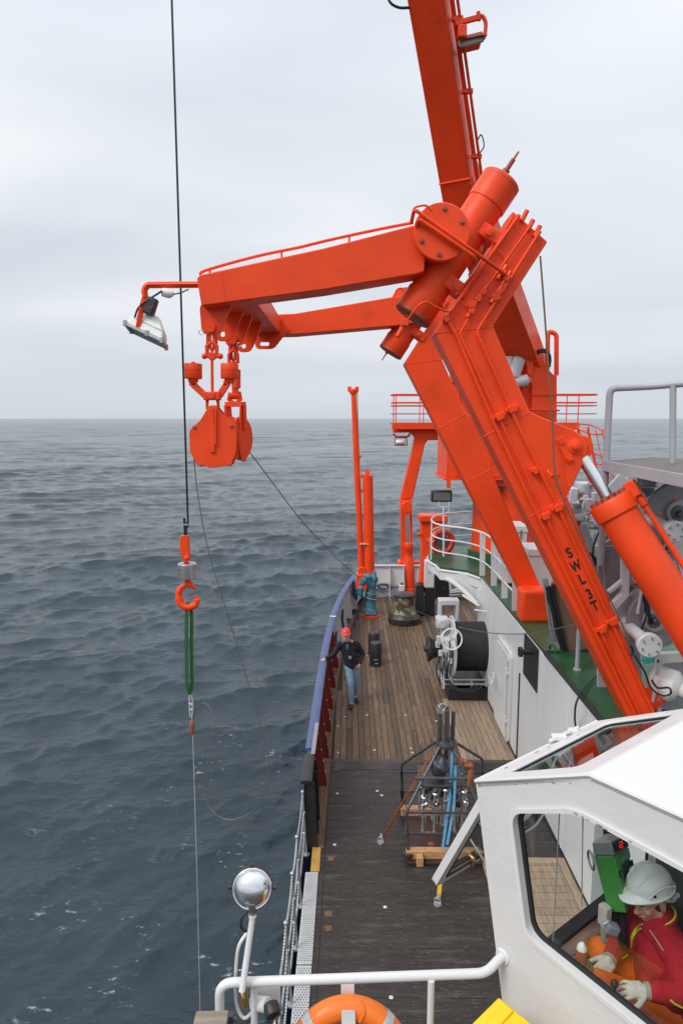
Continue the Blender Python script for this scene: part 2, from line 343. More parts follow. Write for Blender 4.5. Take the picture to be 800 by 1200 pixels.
def dup(root, d, label=None, group=None):
    c = root.copy(); COL.objects.link(c); c.location = Vector(root.location)+Vector(d)
    if label: c['label'] = label
    if group: c['group'] = group
    for ch in list(root.children):
        k = ch.copy(); COL.objects.link(k); k.parent = c
        for g in list(ch.children): q = g.copy(); COL.objects.link(q); q.parent = k
    return c
# ================================================================== SETTING
SEA = -3.0
def make_sea():
    rings = [0.0, 2.0]
    r = 4.0
    while r < 1900: rings.append(r); r *= 1.0046
    while r < 16000: rings.append(r); r *= 1.06
    rr = np.array(rings)
    fine = np.radians(np.concatenate([np.arange(-60, -32, .7), np.arange(-32, 32.01, 0.1), np.arange(32.7, 60, .7)])); coarse = np.radians(np.arange(63, 297.1, 4.0))
    th = np.concatenate([fine, coarse]); nth = len(th); nr = len(rr)
    dth = np.diff(np.concatenate([th, [th[0]+2*np.pi]]))
    R, T = np.meshgrid(rr, th, indexing='ij')
    X = R*np.sin(T); Y = R*np.cos(T); Z = np.zeros_like(X)
    dr = np.gradient(rr); sp_ = np.maximum(dr[:, None], R*np.minimum(dth, 0.0125)[None, :])
    fade = (np.abs(T) < np.radians(53)) & True
    dx = np.zeros_like(X); dy = np.zeros_like(X)
    n = 110; lam = np.exp(np.linspace(np.log(0.26), np.log(26), n)); rng = np.random.default_rng(5)
    for i in range(n):
        spread = rad(34 if lam[i] < 3 else 24)
        a = rad(163)+rng.normal(0, spread); k = 2*np.pi/lam[i]
        st = 0.062 if lam[i] < 1.9 else 0.062*(1.9/lam[i])**0.62
        A = st*lam[i]/(2*np.pi)*rng.uniform(0.5, 1.25)
        wgt = np.clip((lam[i]/sp_-2.0)/2.0, 0, 1)
        ph = k*(np.sin(a)*X+np.cos(a)*Y)+rng.uniform(0, 6.28)
        s_, c_ = np.sin(ph), np.cos(ph)
        Z += wgt*A*c_; dx -= wgt*A*1.05*np.sin(a)*s_; dy -= wgt*A*1.05*np.cos(a)*s_
    # gusts: patches of livelier and calmer water
    g = 0.78+0.3*np.sin(X*.045+1.3*np.sin(Y*.021))*np.sin(Y*.033+1.1)+0.16*np.sin(X*.13-Y*.09)
    Z *= g; X = X+dx*g; Y = Y+dy*g
    co = np.stack([X, Y, Z], -1).reshape(-1, 3)
    i, j = np.meshgrid(np.arange(nr-1), np.arange(nth), indexing='ij'); j2 = (j+1) % nth
    q = np.stack([i*nth+j, (i+1)*nth+j, (i+1)*nth+j2, i*nth+j2], -1).reshape(-1, 4)[:, ::-1]
    me = bpy.data.meshes.new('sea'); me.vertices.add(len(co)); me.vertices.foreach_set('co', co.astype(np.float32).ravel())
    me.loops.add(q.size); me.loops.foreach_set('vertex_index', q.astype(np.int32).ravel())
    me.polygons.add(len(q)); me.polygons.foreach_set('loop_start', np.arange(0, q.size, 4, dtype=np.int32))
    me.polygons.foreach_set('use_smooth', np.ones(len(q), bool)); me.update(calc_edges=True)
    m = bpy.data.materials.new('sea_water'); m.use_nodes = True; nt = m.node_tree; n = nt.nodes; l = nt.links; b = n['Principled BSDF']
    b.inputs['IOR'].default_value = 1.345; b.inputs['Specular IOR Level'].default_value = 0.5
    geo = n.new('ShaderNodeNewGeometry')
    def noise(sc, stretch, det=5, ro=.6):
        mp = n.new('ShaderNodeMapping'); mp.inputs['Scale'].default_value = stretch; mp.inputs['Rotation'].default_value = (0, 0, rad(16)); l.new(geo.outputs['Position'], mp.inputs[0])
        k = n.new('ShaderNodeTexNoise'); k.inputs['Scale'].default_value = sc; k.inputs['Detail'].default_value = det; k.inputs['Roughness'].default_value = ro
        l.new(mp.outputs[0], k.inputs['Vector']); return k.outputs[0]
    def mp_(src, a, b_, c=0., d=1.):
        k = n.new('ShaderNodeMapRange'); k.inputs[1].default_value = a; k.inputs[2].default_value = b_; k.inputs[3].default_value = c; k.inputs[4].default_value = d
        l.new(src, k.inputs[0]); return k.outputs[0]
    def mul(a, b_, op='MULTIPLY'):
        k = n.new('ShaderNodeMath'); k.operation = op
        for i_, v in enumerate((a, b_)):
            if isinstance(v, (int, float)): k.inputs[i_].default_value = v
            else: l.new(v, k.inputs[i_])
        return k.outputs[0]
    # foam flecks where the hull churns the water
    sepn = n.new('ShaderNodeSeparateXYZ'); l.new(geo.outputs['Position'], sepn.inputs[0])
    near = mul(mp_(sepn.outputs[0], -7.5, -3.2), mp_(sepn.outputs[1], 26, 14))
    fl = mul(mp_(noise(.7, (1, .8, 1), 2, .5), .53, .64), mp_(noise(5.0, (.7, 1.3, 1), 8, .74), .585, .655))
    foam = mul(fl, near)
    far = mul(mul(mp_(noise(.12, (1, 1, 1), 2, .5), .66, .72), mp_(noise(5.0, (1, .6, 1), 6, .72), .66, .70)), .0)
    foam = mul(foam, far, 'MAXIMUM')
    tone = n.new('ShaderNodeMix'); tone.data_type = 'RGBA'; l.new(mp_(noise(.06, (1, 1.6, 1), 3), .35, .65), tone.inputs[0])
    tone.inputs[6].default_value = (0.020, 0.034, 0.044, 1); tone.inputs[7].default_value = (0.028, 0.046, 0.058, 1)
    mc = n.new('ShaderNodeMix'); mc.data_type = 'RGBA'; l.new(foam, mc.inputs[0]); l.new(tone.outputs[2], mc.inputs[6]); mc.inputs[7].default_value = (.62, .66, .68, 1)
    l.new(mc.outputs[2], b.inputs['Base Color'])
    cd = n.new('ShaderNodeCameraData')
    dist = n.new('ShaderNodeVectorMath'); dist.operation = 'LENGTH'; l.new(geo.outputs['Position'], dist.inputs[0])
    base_r = mp_(dist.outputs['Value'], 15, 400, .07, .16)
    l.new(mul(base_r, mul(foam, .6), 'ADD'), b.inputs['Roughness'])
    n.remove(cd)
    bp = n.new('ShaderNodeBump'); bp.inputs['Strength'].default_value = 0.9; bp.inputs['Distance'].default_value = 0.075
    l.new(noise(4.6, (.45, 1, 1), 5, .6), bp.inputs['Height'])
    bp2 = n.new('ShaderNodeBump'); bp2.inputs['Strength'].default_value = 0.9; l.new(mp_(dist.outputs['Value'], 60, 900, 0.0, .8), bp2.inputs['Distance'])
    l.new(noise(.45, (.4, 1, 1), 9, .68), bp2.inputs['Height']); l.new(bp.outputs[0], bp2.inputs['Normal']); l.new(bp2.outputs[0], b.inputs['Normal'])
    me.materials.append(m); o = bpy.data.objects.new('sea', me); COL.objects.link(o); o.location.z = SEA; o['kind'] = 'structure'
make_sea()
# ---- line of the ship's side, measured along the bulwark rail (height 1.1)
side_px = [(362.5, 886), (366, 862), (369.5, 843), (377, 780), (383.5, 748), (391, 724), (399, 700), (407.5, 685), (415, 676)]
RAILZ = 1.1
side = [PZ(*p, RAILZ) for p in side_px]
sy_ = np.array([p.y for p in side]); sx_ = np.array([p.x for p in side])
cf = np.polyfit(sy_, sx_, 3)
def side_x(y): return float(np.polyval(cf, y)) if y > 10.2 else float(np.polyval(cf, 10.2))-0.0
YA, YB = 9.55, 24.4
ys = list(np.linspace(YA, YB, 30))
# hull below the deck
mb = MB(); hy = [-8.0, 0.0, 6.0]+ys
top = [V(side_x(max(y, 10.2))-.06, y, -0.02) for y in hy]; bot = [V(p.x+.25, p.y, SEA-1.5) for p in top]
n_ = len(hy); mb.add(top+bot, [(i, i+1, i+1+n_, i+n_) for i in range(n_-1)])
top2 = top[-1]; mb.add([top2, V(7.5, 25.2, -.02), V(7.5, 25.2, SEA-1.5), bot[-1]], [(0, 1, 2, 3)])
mb.add([V(14, 25.2, -.02), V(7.5, 25.2, -.02), V(7.5, 25.2, SEA-1.5), V(14, 25.2, SEA-1.5)], [(0, 1, 2, 3)])
tag(mb.build('ship_hull', 'blue_paint', bevel=-1), kind='structure')
# work deck: a caulked bed with separate planks laid on it
SEAMY = 12.25
wd = bpy.data.objects.new('work_deck', None); COL.objects.link(wd); wd['kind'] = 'structure'; wd['_org'] = (0, 0, 0)
mb = MB()
def deck_edge(y): return side_x(y)+0.10
ed = [V(deck_edge(y), y, -.012) for y in [-8.0, 4.0]+ys]
mb.prism(ed+[V(9, 25.1, -.012), V(9, -8, -.012)], V(0, 0, -.12)); mb.build('deck_bed', 'caulk', wd, smooth=False)
PW = 0.122; xl = -0.55
col = 0
while xl < 4.9:
    xr = xl+PW
    y0 = SEAMY+.12; y1 = 24.45
    if xr > 3.2: y0 = 16.7
    if xr > 2.28 and xr <= 3.2: y0 = 15.25
    ins = [y for y in np.arange(12.2, 24.5, .1) if deck_edge(y)+.16 < xl]
    if ins: y1 = min(y1, max(ins))
    y1 = min(24.45, y1)
    if ins and y1-y0 > .4:
        cuts = [y0]; yy = y0+random.uniform(1.2, 4.5)
        while yy < y1-.8: cuts.append(yy); yy += random.uniform(3.5, 5.2)
        cuts.append(y1)
        for a, b in zip(cuts, cuts[1:]):
            z = random.uniform(-.0015, .002)
            MB().span((xl+.005, a+.004, -.03), (xr-.005, b-.004, z)).build('plank', 'deck_wood', wd, bevel=.003, seg=1)
    xl = xr; col += 1
# pale replaced planks beside the deckhouse door, inside a margin board
MB().span((2.16, SEAMY+.12, -.03), (2.275, 15.24, .004)).build('margin_plank', 'deck_wood_pale', wd, bevel=.003, seg=1)
MB().span((2.28, 15.12, -.03), (3.19, 15.24, .004)).build('margin_plank', 'deck_wood_pale', wd, bevel=.003, seg=1)
x = 2.28
while x < 3.15:
    w_ = min(.114, 3.19-x); MB().span((x+.005, SEAMY+.12, -.03), (x+w_-.004, 15.115, random.uniform(0, .004))).build('plank', 'deck_wood_pale', wd, bevel=.003, seg=1); x += .114
MB().span((-.5, SEAMY, -.03), (3.19, SEAMY+.115, .006)).build('seam_board', 'deck_wood_pale' if 0 else 'deck_wood', wd, bevel=.004, seg=1)
# darker tarred boards laid athwart on the after part
y = 5.2
while y < SEAMY-.01:
    h_ = min(.245, SEAMY-y)
    MB().span((deck_edge(8)+.0, y+.002, -.03), (3.19, y+h_-.002, random.uniform(-.001, .0015))).build('tarred_board', 'tarred_deck', wd, bevel=.002, seg=1); y += .245
y = 6.9
while y < 9.25:
    MB().span((1.95, y+.003, .002), (3.06, y+.142, .022+random.uniform(0, .002))).build('pale_board', 'deck_wood_pale', wd, bevel=.003, seg=1); y += .145
MB().span((3.065, 6.9, .002), (3.185, 9.4, .024)).build('margin_plank', 'deck_wood_pale', wd, bevel=.003, seg=1)
MB().span((1.95, 9.27, .002), (3.06, 9.4, .024)).build('margin_plank', 'deck_wood_pale', wd, bevel=.003, seg=1)
MB().span((-.28, SEAMY-.27, .0017), (3.18, SEAMY-.006, .005)).build('seam_plate', 'wet_black', wd, bevel=.001, seg=1)
mb = MB(); mb.span((-.55, 3.2, -.03), (3.19, 5.19, .0)); mb.build('rubber_mat', 'red_brown_mat', wd)
mb = MB(); mb.span((-.375, 5.2, .0), (-.36, SEAMY-.02, .0035)); mb.build('deck_seam', 'caulk', wd)
for px, py in [(447, 932), (395, 930), (392, 990), (451, 1063), (458, 1169), (441.7, 927), (396, 851), (438.7, 879), (396, 882), (475, 838), (481, 877), (511, 845), (483, 882), (430, 768), (404, 840), (430, 838)]:
    p = PZ(px, py, .004); mb = MB(); mb.lathe(p, (0, 0, 1), [(0, .026), (.004, .026), (.006, .02)], 14); mb.build('deck_socket', 'pale_grey_paint', wd, bevel=-1)
for px, py in [(388, 1006), (385, 1071), (384.6, 1088), (394, 902)]:
    p = PZ(px, py, .004); mb = MB(); mb.box(p, (.10, .10, .012)); mb.build('deck_pad', 'waterway_wood', wd, bevel=.012)
# timber waterway along the foot of the bulwark
mb = MB(); a = [V(side_x(y)+.10, y, 0) for y in np.linspace(9.6, 22, 26)]; b = [p+V(.16, 0, 0) for p in a]
for i in range(len(a)-1): mb.hexa([a[i]+V(0, 0, -.02), b[i]+V(0, 0, -.02), b[i+1]+V(0, 0, -.02), a[i+1]+V(0, 0, -.02), a[i]+V(0, 0, .03), b[i]+V(0, 0, .03), b[i+1]+V(0, 0, .03), a[i+1]+V(0, 0, .03)])
mb.build('waterway_board', 'waterway_wood', wd, bevel=-1)
mb = MB(); mb.span((-.56, 9.05, .0), (-.43, 10.0, .025)); mb.build('ochre_plate', 'ochre_paint', wd, bevel=.005)
# ---- bulwark with capping rail
bw = thing('bulwark', 'white bulwark with blue capping rail curving along the open sea side of the wooden deck', 'bulwark', (side_x(14), 14, 0))
def sweep(mb, prof, yy):      # prof: (dx, z) profile carried along the ship's side
    k = len(prof); vs = []; fs = []
    for i, y in enumerate(yy):
        t = (side_x(y+.05)-side_x(y-.05))/.1; nx, ny = 1/math.hypot(1, t), -t/math.hypot(1, t)
        vs += [V(side_x(y)+d*nx, y+d*ny, z) for d, z in prof]
    for i in range(len(yy)-1): fs += [(i*k+j, (i+1)*k+j, (i+1)*k+(j+1) % k, i*k+(j+1) % k) for j in range(k)]
    fs += [tuple(range(k)), tuple(range(len(yy)*k-1, (len(yy)-1)*k-1, -1))]
    mb.add(vs, fs)
yr = [y for y in ys if y > 10.35]
for nm, m_, yy in (('capping_rail', 'blue_paint', yr), ('rail_end', 'black_paint', [9.55, 9.8, 10.1, 10.349])):
    mb = MB(); sweep(mb, [(-.085, RAILZ-.02), (.085, RAILZ-.02), (.085, RAILZ+.02), (.05, RAILZ+.035), (-.05, RAILZ+.035), (-.085, RAILZ+.02)], yy); mb.build(nm, m_, bw)
mb = MB(); sweep(mb, [(-.055, -.6), (-.035, -.6), (-.035, RAILZ-.021), (-.055, RAILZ-.021)], ys); mb.build('outer_plating', 'blue_paint', bw)
mb = MB(); sweep(mb, [(-.034, .0), (-.026, .0), (-.026, RAILZ-.022), (-.034, RAILZ-.022)], yr); mb.build('inner_plating', 'white_paint', bw)
mb = MB(); sweep(mb, [(-.034, .0), (-.026, .0), (-.026, RAILZ-.022), (-.034, RAILZ-.022)], [9.56, 10.0, 10.348]); mb.build('black_plating', 'black_paint', bw)
mb = MB(); sweep(mb, [(.02, RAILZ+.036), (.084, RAILZ+.0355), (.084, RAILZ+.04), (.02, RAILZ+.04)], [10.36, 10.9, 11.5]); mb.build('grey_patch', 'mid_grey_paint', bw)
def stay(y, m_, w_=.30):
    x0 = side_x(y)-.025; mb = MB(); mb.prism([V(x0, y, .12), V(x0+w_, y, .10), V(x0+w_, y, .2), V(x0+.13, y, RAILZ-.025), V(x0, y, RAILZ-.025)], V(0, .016, 0))
    mb.beam(V(x0+w_, y+.008, .1), V(x0+.13, y+.008, RAILZ-.03), .014, .05, up=(0, 1, 0)); mb.build('stay', m_, bw)
    mb = MB()
    for t in (.25, .5, .75):
        bolt(mb, V(x0+w_+(.13-w_)*t+.005, y-.03, .2+.8*t), (1, -.3, .3), .012)
    mb.build('bolt', 'pale_grey_paint', bw)
for y in (11.2, 12.2, 13.3, 14.4, 15.6, 16.9): stay(y, 'maroon_paint', .26)
for y in (17.7, 18.9, 20.1, 21.3, 22.4): stay(y, 'white_paint', .24)
mb = MB()
for y in (9.6, 9.95, 10.3): mb.prism([V(side_x(y)-.02, y, 0), V(side_x(y)+.17, y, 0), V(side_x(y)+.12, y, RAILZ-.03), V(side_x(y)-.02, y, RAILZ-.03)], V(0, .02, 0))
mb.build('end_frame', 'black_paint', bw)
mb = MB(); sweep(mb, [(-.09, RAILZ+.036), (.09, RAILZ+.036), (.09, RAILZ+.04), (-.09, RAILZ+.04)], [18.05, 18.13]); mb.build('white_mark', 'white_paint', bw)
for y in (17.3, 19.4):       # blue horn cleats inside the bulwark
    mb = MB(); x0 = side_x(y)+.02; mb.tube([V(x0+.16, y, .35), V(x0+.10, y+.02, .62), V(x0+.13, y+.05, .95)], [.03, .05, .025], 8); mb.box(V(x0+.06, y, .6), (.14, .06, .1)); mb.build('cleat', 'navy_paint', bw)
# ---- bow bulwark across the far end
bb = thing('bow_bulwark', 'white transverse bulwark closing the far end of the deck with an oval fairlead', 'bulwark', (2.4, 24.6, 0))
XB0, XB1 = side_x(24.4), 7.5
mb = MB(); fo = [V(XB0, 24.55, 0), V(XB1, 24.75, 0), V(XB1, 24.75, 1.12), V(XB0, 24.55, 1.12)]
fc = PY(449, 687, 24.56); hole = [fc+V(.3*math.cos(t), 0, .13*math.sin(t)) for t in np.linspace(0, math.tau, 20, endpoint=False)]
mb.plate(fo, [hole], V(0, .03, 0)); mb.build('plating', 'white_paint', bb)
mb = MB(); mb.tube([p+V(0, -.02, 0) for p in hole], .06, 8, closed=True); mb.build('fairlead_ring', 'grey_paint', bb)
mb = MB(); mb.tube([fc+V(.18*math.cos(t), -.06, .09*math.sin(t)) for t in np.linspace(0, math.tau, 16, endpoint=False)], .035, 6, closed=True); mb.tube([fc+V(.12, -.05, -.04), fc+V(.42, -.12, 0), fc+V(.6, -.14, .03)], .03, 6); mb.build('mooring_rope', 'navy_paint', bb)
mb = MB(); mb.beam(V(XB0-.05, 24.55, 1.14), V(XB1, 24.75, 1.14), .14, .05); mb.build('capping_rail', 'pale_grey_paint', bb, bevel=.01)
for x in (.75, 1.45, 1.95, 3.2, 3.9, 4.6, 5.5):
    mb = MB(); mb.prism([V(x, 24.55, 0), V(x, 24.2, 0), V(x, 24.45, 1.1), V(x, 24.55, 1.1)], V(.02, 0, 0)); mb.build('stay', 'white_paint', bb)
# ---- open chain rail on the after part
cr_ = thing('chain_railing', 'galvanised chain railing on low stanchions along the open deck edge beside the perforated walkway', 'railing', (-.6, 7, 0))
SX = side_x(10.2)-.02
st_y = [9.45, 8.35, 7.62, 6.8, 6.0, 5.2]
for y in st_y:
    mb = MB(); x = SX
    mb.cyl(V(x+.02, y, 0), V(x-.03, y, 1.0), .019, .016, 10); mb.cyl(V(x+.02, y, 0), V(x+.02, y, .02), .05, n=12); mb.ball(V(x-.03, y, 1.01), .03, 10, 6)
    for z in (.35, .68): mb.ball(V(x-.01, y, z), .027, 8, 6)
    mb.build('stanchion', 'galvanised', cr_)
for y0, y1 in zip(st_y, st_y[1:]):
    for z in (.34, .67, .99):
        mb = MB(); x = SX-.03*z
        chain(mb, V(x, y0, z), V(x, y1, z), .12 if z < .9 else .09, .0125, 44); mb.build('chain', 'galvanised', cr_)
gw = thing('side_walkway', 'pale perforated metal walkway strip between chain railing and dark deck', 'walkway', (-.53, 7, 0))
for y0, y1 in ((3.3, 5.6), (5.61, 7.35), (7.36, 9.04)):
    mb = MB(); mb.span((SX+.035, y0, .004), (-.445, y1-.01, .022)); g_ = mb.build('panel', 'aluminium_grating', gw, bevel=.004, seg=1)
    mb = MB(); r_ = 0; yy = y0+.05
    while yy < y1-.05:
        k = 0; xx = SX+.06+(.018 if r_ % 2 else 0)
        while xx < -.46: mb.add(circle(V(xx, yy, .0232), (0, 0, 1), .0085, 7), [tuple(range(7))]); xx += .036
        yy += .034; r_ += 1
    tag(mb.build('perforations', 'hole_black', g_, bevel=-1, smooth=False), kind='stuff')
# ---- deckhouse with the green upper deck
XW = 3.2; ZU = 2.7
dh = thing('deckhouse', 'long white deckhouse wall under the green deck with a weathertight door', 'deckhouse', (XW, 11, 0))
mb = MB(); mb.span((XW, 1.0, -.01), (9, 16.65, ZU-.07)); mb.build('wall', 'white_paint', dh, bevel=.02)
for y in (9.6, 11.0, 12.55, 15.1): MB().beam(V(XW-.003, y, .0), V(XW-.003, y, ZU-.1), .012, .02, up=(0, 1, 0)).build('weld_seam', 'white_paint', dh)
MB().span((XW-.012, 5.3, 0), (XW-.002, 16.6, .05)).build('skirting', 'black_paint', dh)
dy0, dy1 = 12.98, 14.12
door = MB().plate(roundpoly([V(XW-.03, dy0, .12), V(XW-.03, dy1, .12), V(XW-.03, dy1, 1.85), V(XW-.03, dy0, 1.85)], .13), [], V(-.05, 0, 0)).build('door', 'white_paint', dh, bevel=.01)
MB().plate(roundpoly([V(XW-.001, dy0-.09, .05), V(XW-.001, dy1+.09, .05), V(XW-.001, dy1+.09, 1.93), V(XW-.001, dy0-.09, 1.93)], .17), [roundpoly([V(XW-.001, dy0-.01, .1), V(XW-.001, dy1+.01, .1), V(XW-.001, dy1+.01, 1.87), V(XW-.001, dy0-.01, 1.87)], .13)], V(-.06, 0, 0)).build('door_frame', 'white_paint', dh, bevel=.008)
hc = V(XW-.16, dy1-.16, 1.0)
mb = MB(); mb.ring(hc, (1, 0, 0), .13, .014, 20, 8); mb.cyl(hc, hc+V(.1, 0, 0), .018, n=8)
for k in range(3): mb.cyl(hc, hc+V(0, .13*math.cos(k*2.09), .13*math.sin(k*2.09)), .009, n=6)
mb.build('handwheel', 'pale_grey_paint', door)
for z in (.5, 1.5):
    mb = MB(); mb.cyl(V(XW-.1, dy0+.02, z-.1), V(XW-.1, dy0+.02, z+.1), .03, n=10); mb.box(V(XW-.08, dy0+.05, z), (.06, .16, .05)); mb.build('hinge', 'white_paint', door, bevel=.004)
MB().tube([V(XW-.1, dy0+.02, .25), V(XW-.1, dy0+.02, 1.75)], .016, 8).build('hinge_rod', 'white_paint', door)
MB().span((XW-.02, 12.32, .05), (XW-.002, 12.36, 1.75)).build('panel_joint', 'black_paint', dh)
bk = [PX(x, y, XW-.004) for x, y in ((615, 733), (629, 751), (629, 811), (615, 790))]
MB().plate([V(XW-.004, max(p.y for p in bk), 2.62), V(XW-.004, min(p.y for p in bk), 2.62), V(XW-.004, min(p.y for p in bk), 1.85), V(XW-.004, max(p.y for p in bk), 1.85)], [], V(-.012, 0, 0)).build('black_plate', 'black_paint', dh)
fp = PX(622, 764, XW-.02)
mb = MB(); mb.cyl(fp, fp+V(-.16, 0, 0), .05, n=12); mb.lathe(fp+V(-.16, 0, 0), (-1, 0, 0), [(0, .09), (.05, .09)], 16)
for k in range(8): bolt(mb, fp+V(-.21, .07*math.cos(k*.785), .07*math.sin(k*.785)), (-1, 0, 0), .014, .015)
mb.build('pipe_flange', 'black_paint', dh)
ud = bpy.data.objects.new('upper_deck', None); COL.objects.link(ud); ud['kind'] = 'structure'; ud['_org'] = (0, 0, 0)
up = [V(XW+.002, 0.6, 0), V(9, .6, 0), V(9, 20.2, 0), V(3.2, 20.2, 0)]+[V(2.85+.68*math.cos(t), 18.55+1.2*math.sin(t), 0) for t in np.linspace(rad(100), rad(215), 10)]+[V(2.33, 17.3, 0), V(2.95, 16.9, 0), V(XW+.002, 16.35, 0)]
MB().prism([p+V(0, 0, ZU-.06) for p in up], V(0, 0, .06)).build('deck_plating', 'green_deck', ud, bevel=-1, smooth=False)
lip = [up[-1]+V(0, -3.9, 0)]+up[:3:-1]
mb = MB(); mb.tube([p+V(-.01, 0, ZU-.09) for p in up[-1:2:-1]], .035, 6); mb.build('deck_edge', 'white_paint', ud)
mb = MB(); fx = [p+V(-.0, 0, 0) for p in up[3:]]
for a, b in zip(fx, fx[1:]): mb.hexa([a+V(0, 0, ZU-.34), b+V(0, 0, ZU-.34), b+V(.03, .02, ZU-.34), a+V(.03, .02, ZU-.34), a+V(0, 0, ZU-.061), b+V(0, 0, ZU-.061), b+V(.03, .02, ZU-.061), a+V(.03, .02, ZU-.061)])
mb.build('fascia', 'white_paint', ud, bevel=-1)
mb = MB(); mb.tube(spline([V(XW-.01, 7.6, ZU+.0), V(XW-.01, 9, ZU), V(XW-.01, 10.75, ZU)], 3), .04, 8); mb.build('rubbing_bar', 'rubber', ud)
mb = MB(); mb.span((XW-.05, 16.3, ZU-.9), (XW+.1, 16.7, ZU-.35)); mb.prism([V(XW, 16.6, ZU-.1), V(2.4, 17.3, ZU-.1), V(2.5, 17.3, ZU-.25), V(XW, 16.6, ZU-.9)], V(0, .03, 0)); mb.build('bracket', 'white_paint', ud, bevel=.01)
mb = MB(); mb.tube(spline([V(XW-.1, 16.2, 2.0), V(2.85, 16.7, 2.22), V(2.55, 17.1, 2.4), V(2.4, 17.5, 2.35)], 4), .06, 8); mb.tube([V(3.1, 15.9, 2.05), V(2.8, 16.5, 2.15)], .03, 6); mb.tube([V(XW, 15.6, 2.0), V(XW-.25, 15.75, 2.0)], .02, 6); mb.build('pipe_bundle', 'white_rusty', ud)
# ---- white railing along the edge of the green deck
ur = thing('upper_railing', 'white three bar railing curving round the forward end of the green deck', 'railing', (3.2, 15, ZU))
rp = [V(3.27, 13.25, 0), V(3.27, 14.2, 0), V(3.27, 15.3, 0), V(3.2, 16.3, 0), V(2.9, 16.95, 0), V(2.36, 17.45, 0), V(2.2, 18.2, 0), V(2.4, 19.1, 0), V(2.9, 19.7, 0), V(3.8, 20.1, 0), V(5.5, 20.15, 0)]
for z, r_ in ((.36, .018), (.7, .018), (1.06, .024)): MB().tube(spline([p+V(0, 0, ZU+z) for p in rp], 5), r_, 8).build('rail_bar', 'white_paint', ur)
for i in (0, 1, 2, 3, 6, 8, 9, 10):
    p = rp[i]; mb = MB()
    if i < 4: mb.beam(p+V(.02, 0, ZU), p+V(.0, 0, ZU+1.06), .02, .13)
    else: mb.cyl(p+V(0, 0, ZU), p+V(0, 0, ZU+1.06), .02, n=8)
    mb.build('post', 'white_paint', ur)
def locker(px0, px1, y, z1, label):
    a = PY(px0, 650, y); b = PY(px1, 650, y); t = thing('deck_locker', label, 'locker', ((a.x+b.x)/2, y, ZU), 'white deck lockers')
    MB().span((a.x, y, ZU+.05), (b.x, y+.7, z1-.16)).build('body', 'white_paint', t, bevel=.015)
    MB().span((a.x-.025, y-.025, z1-.159), (b.x+.025, y+.72, z1)).build('lid', 'white_paint', t, bevel=.02)
    MB().box(V((a.x+b.x)/2+.12, y-.03, z1-.2), (.035, .02, .22)).build('latch', 'brass', t, bevel=.004)
    mb = MB()
    for x in (a.x+.05, b.x-.05):
        for yy in (y+.06, y+.64): mb.box(V(x, yy, ZU+.025), (.06, .06, .05))
    mb.build('foot', 'white_paint', t)
locker(590, 616, 15.3, PY(600, 616, 15.3).z, 'tall white locker with brass latch behind the far orange leg')
locker(619, 648, 13.9, PY(630, 643, 13.9).z, 'lower white locker partly hidden between the two orange crane legs')
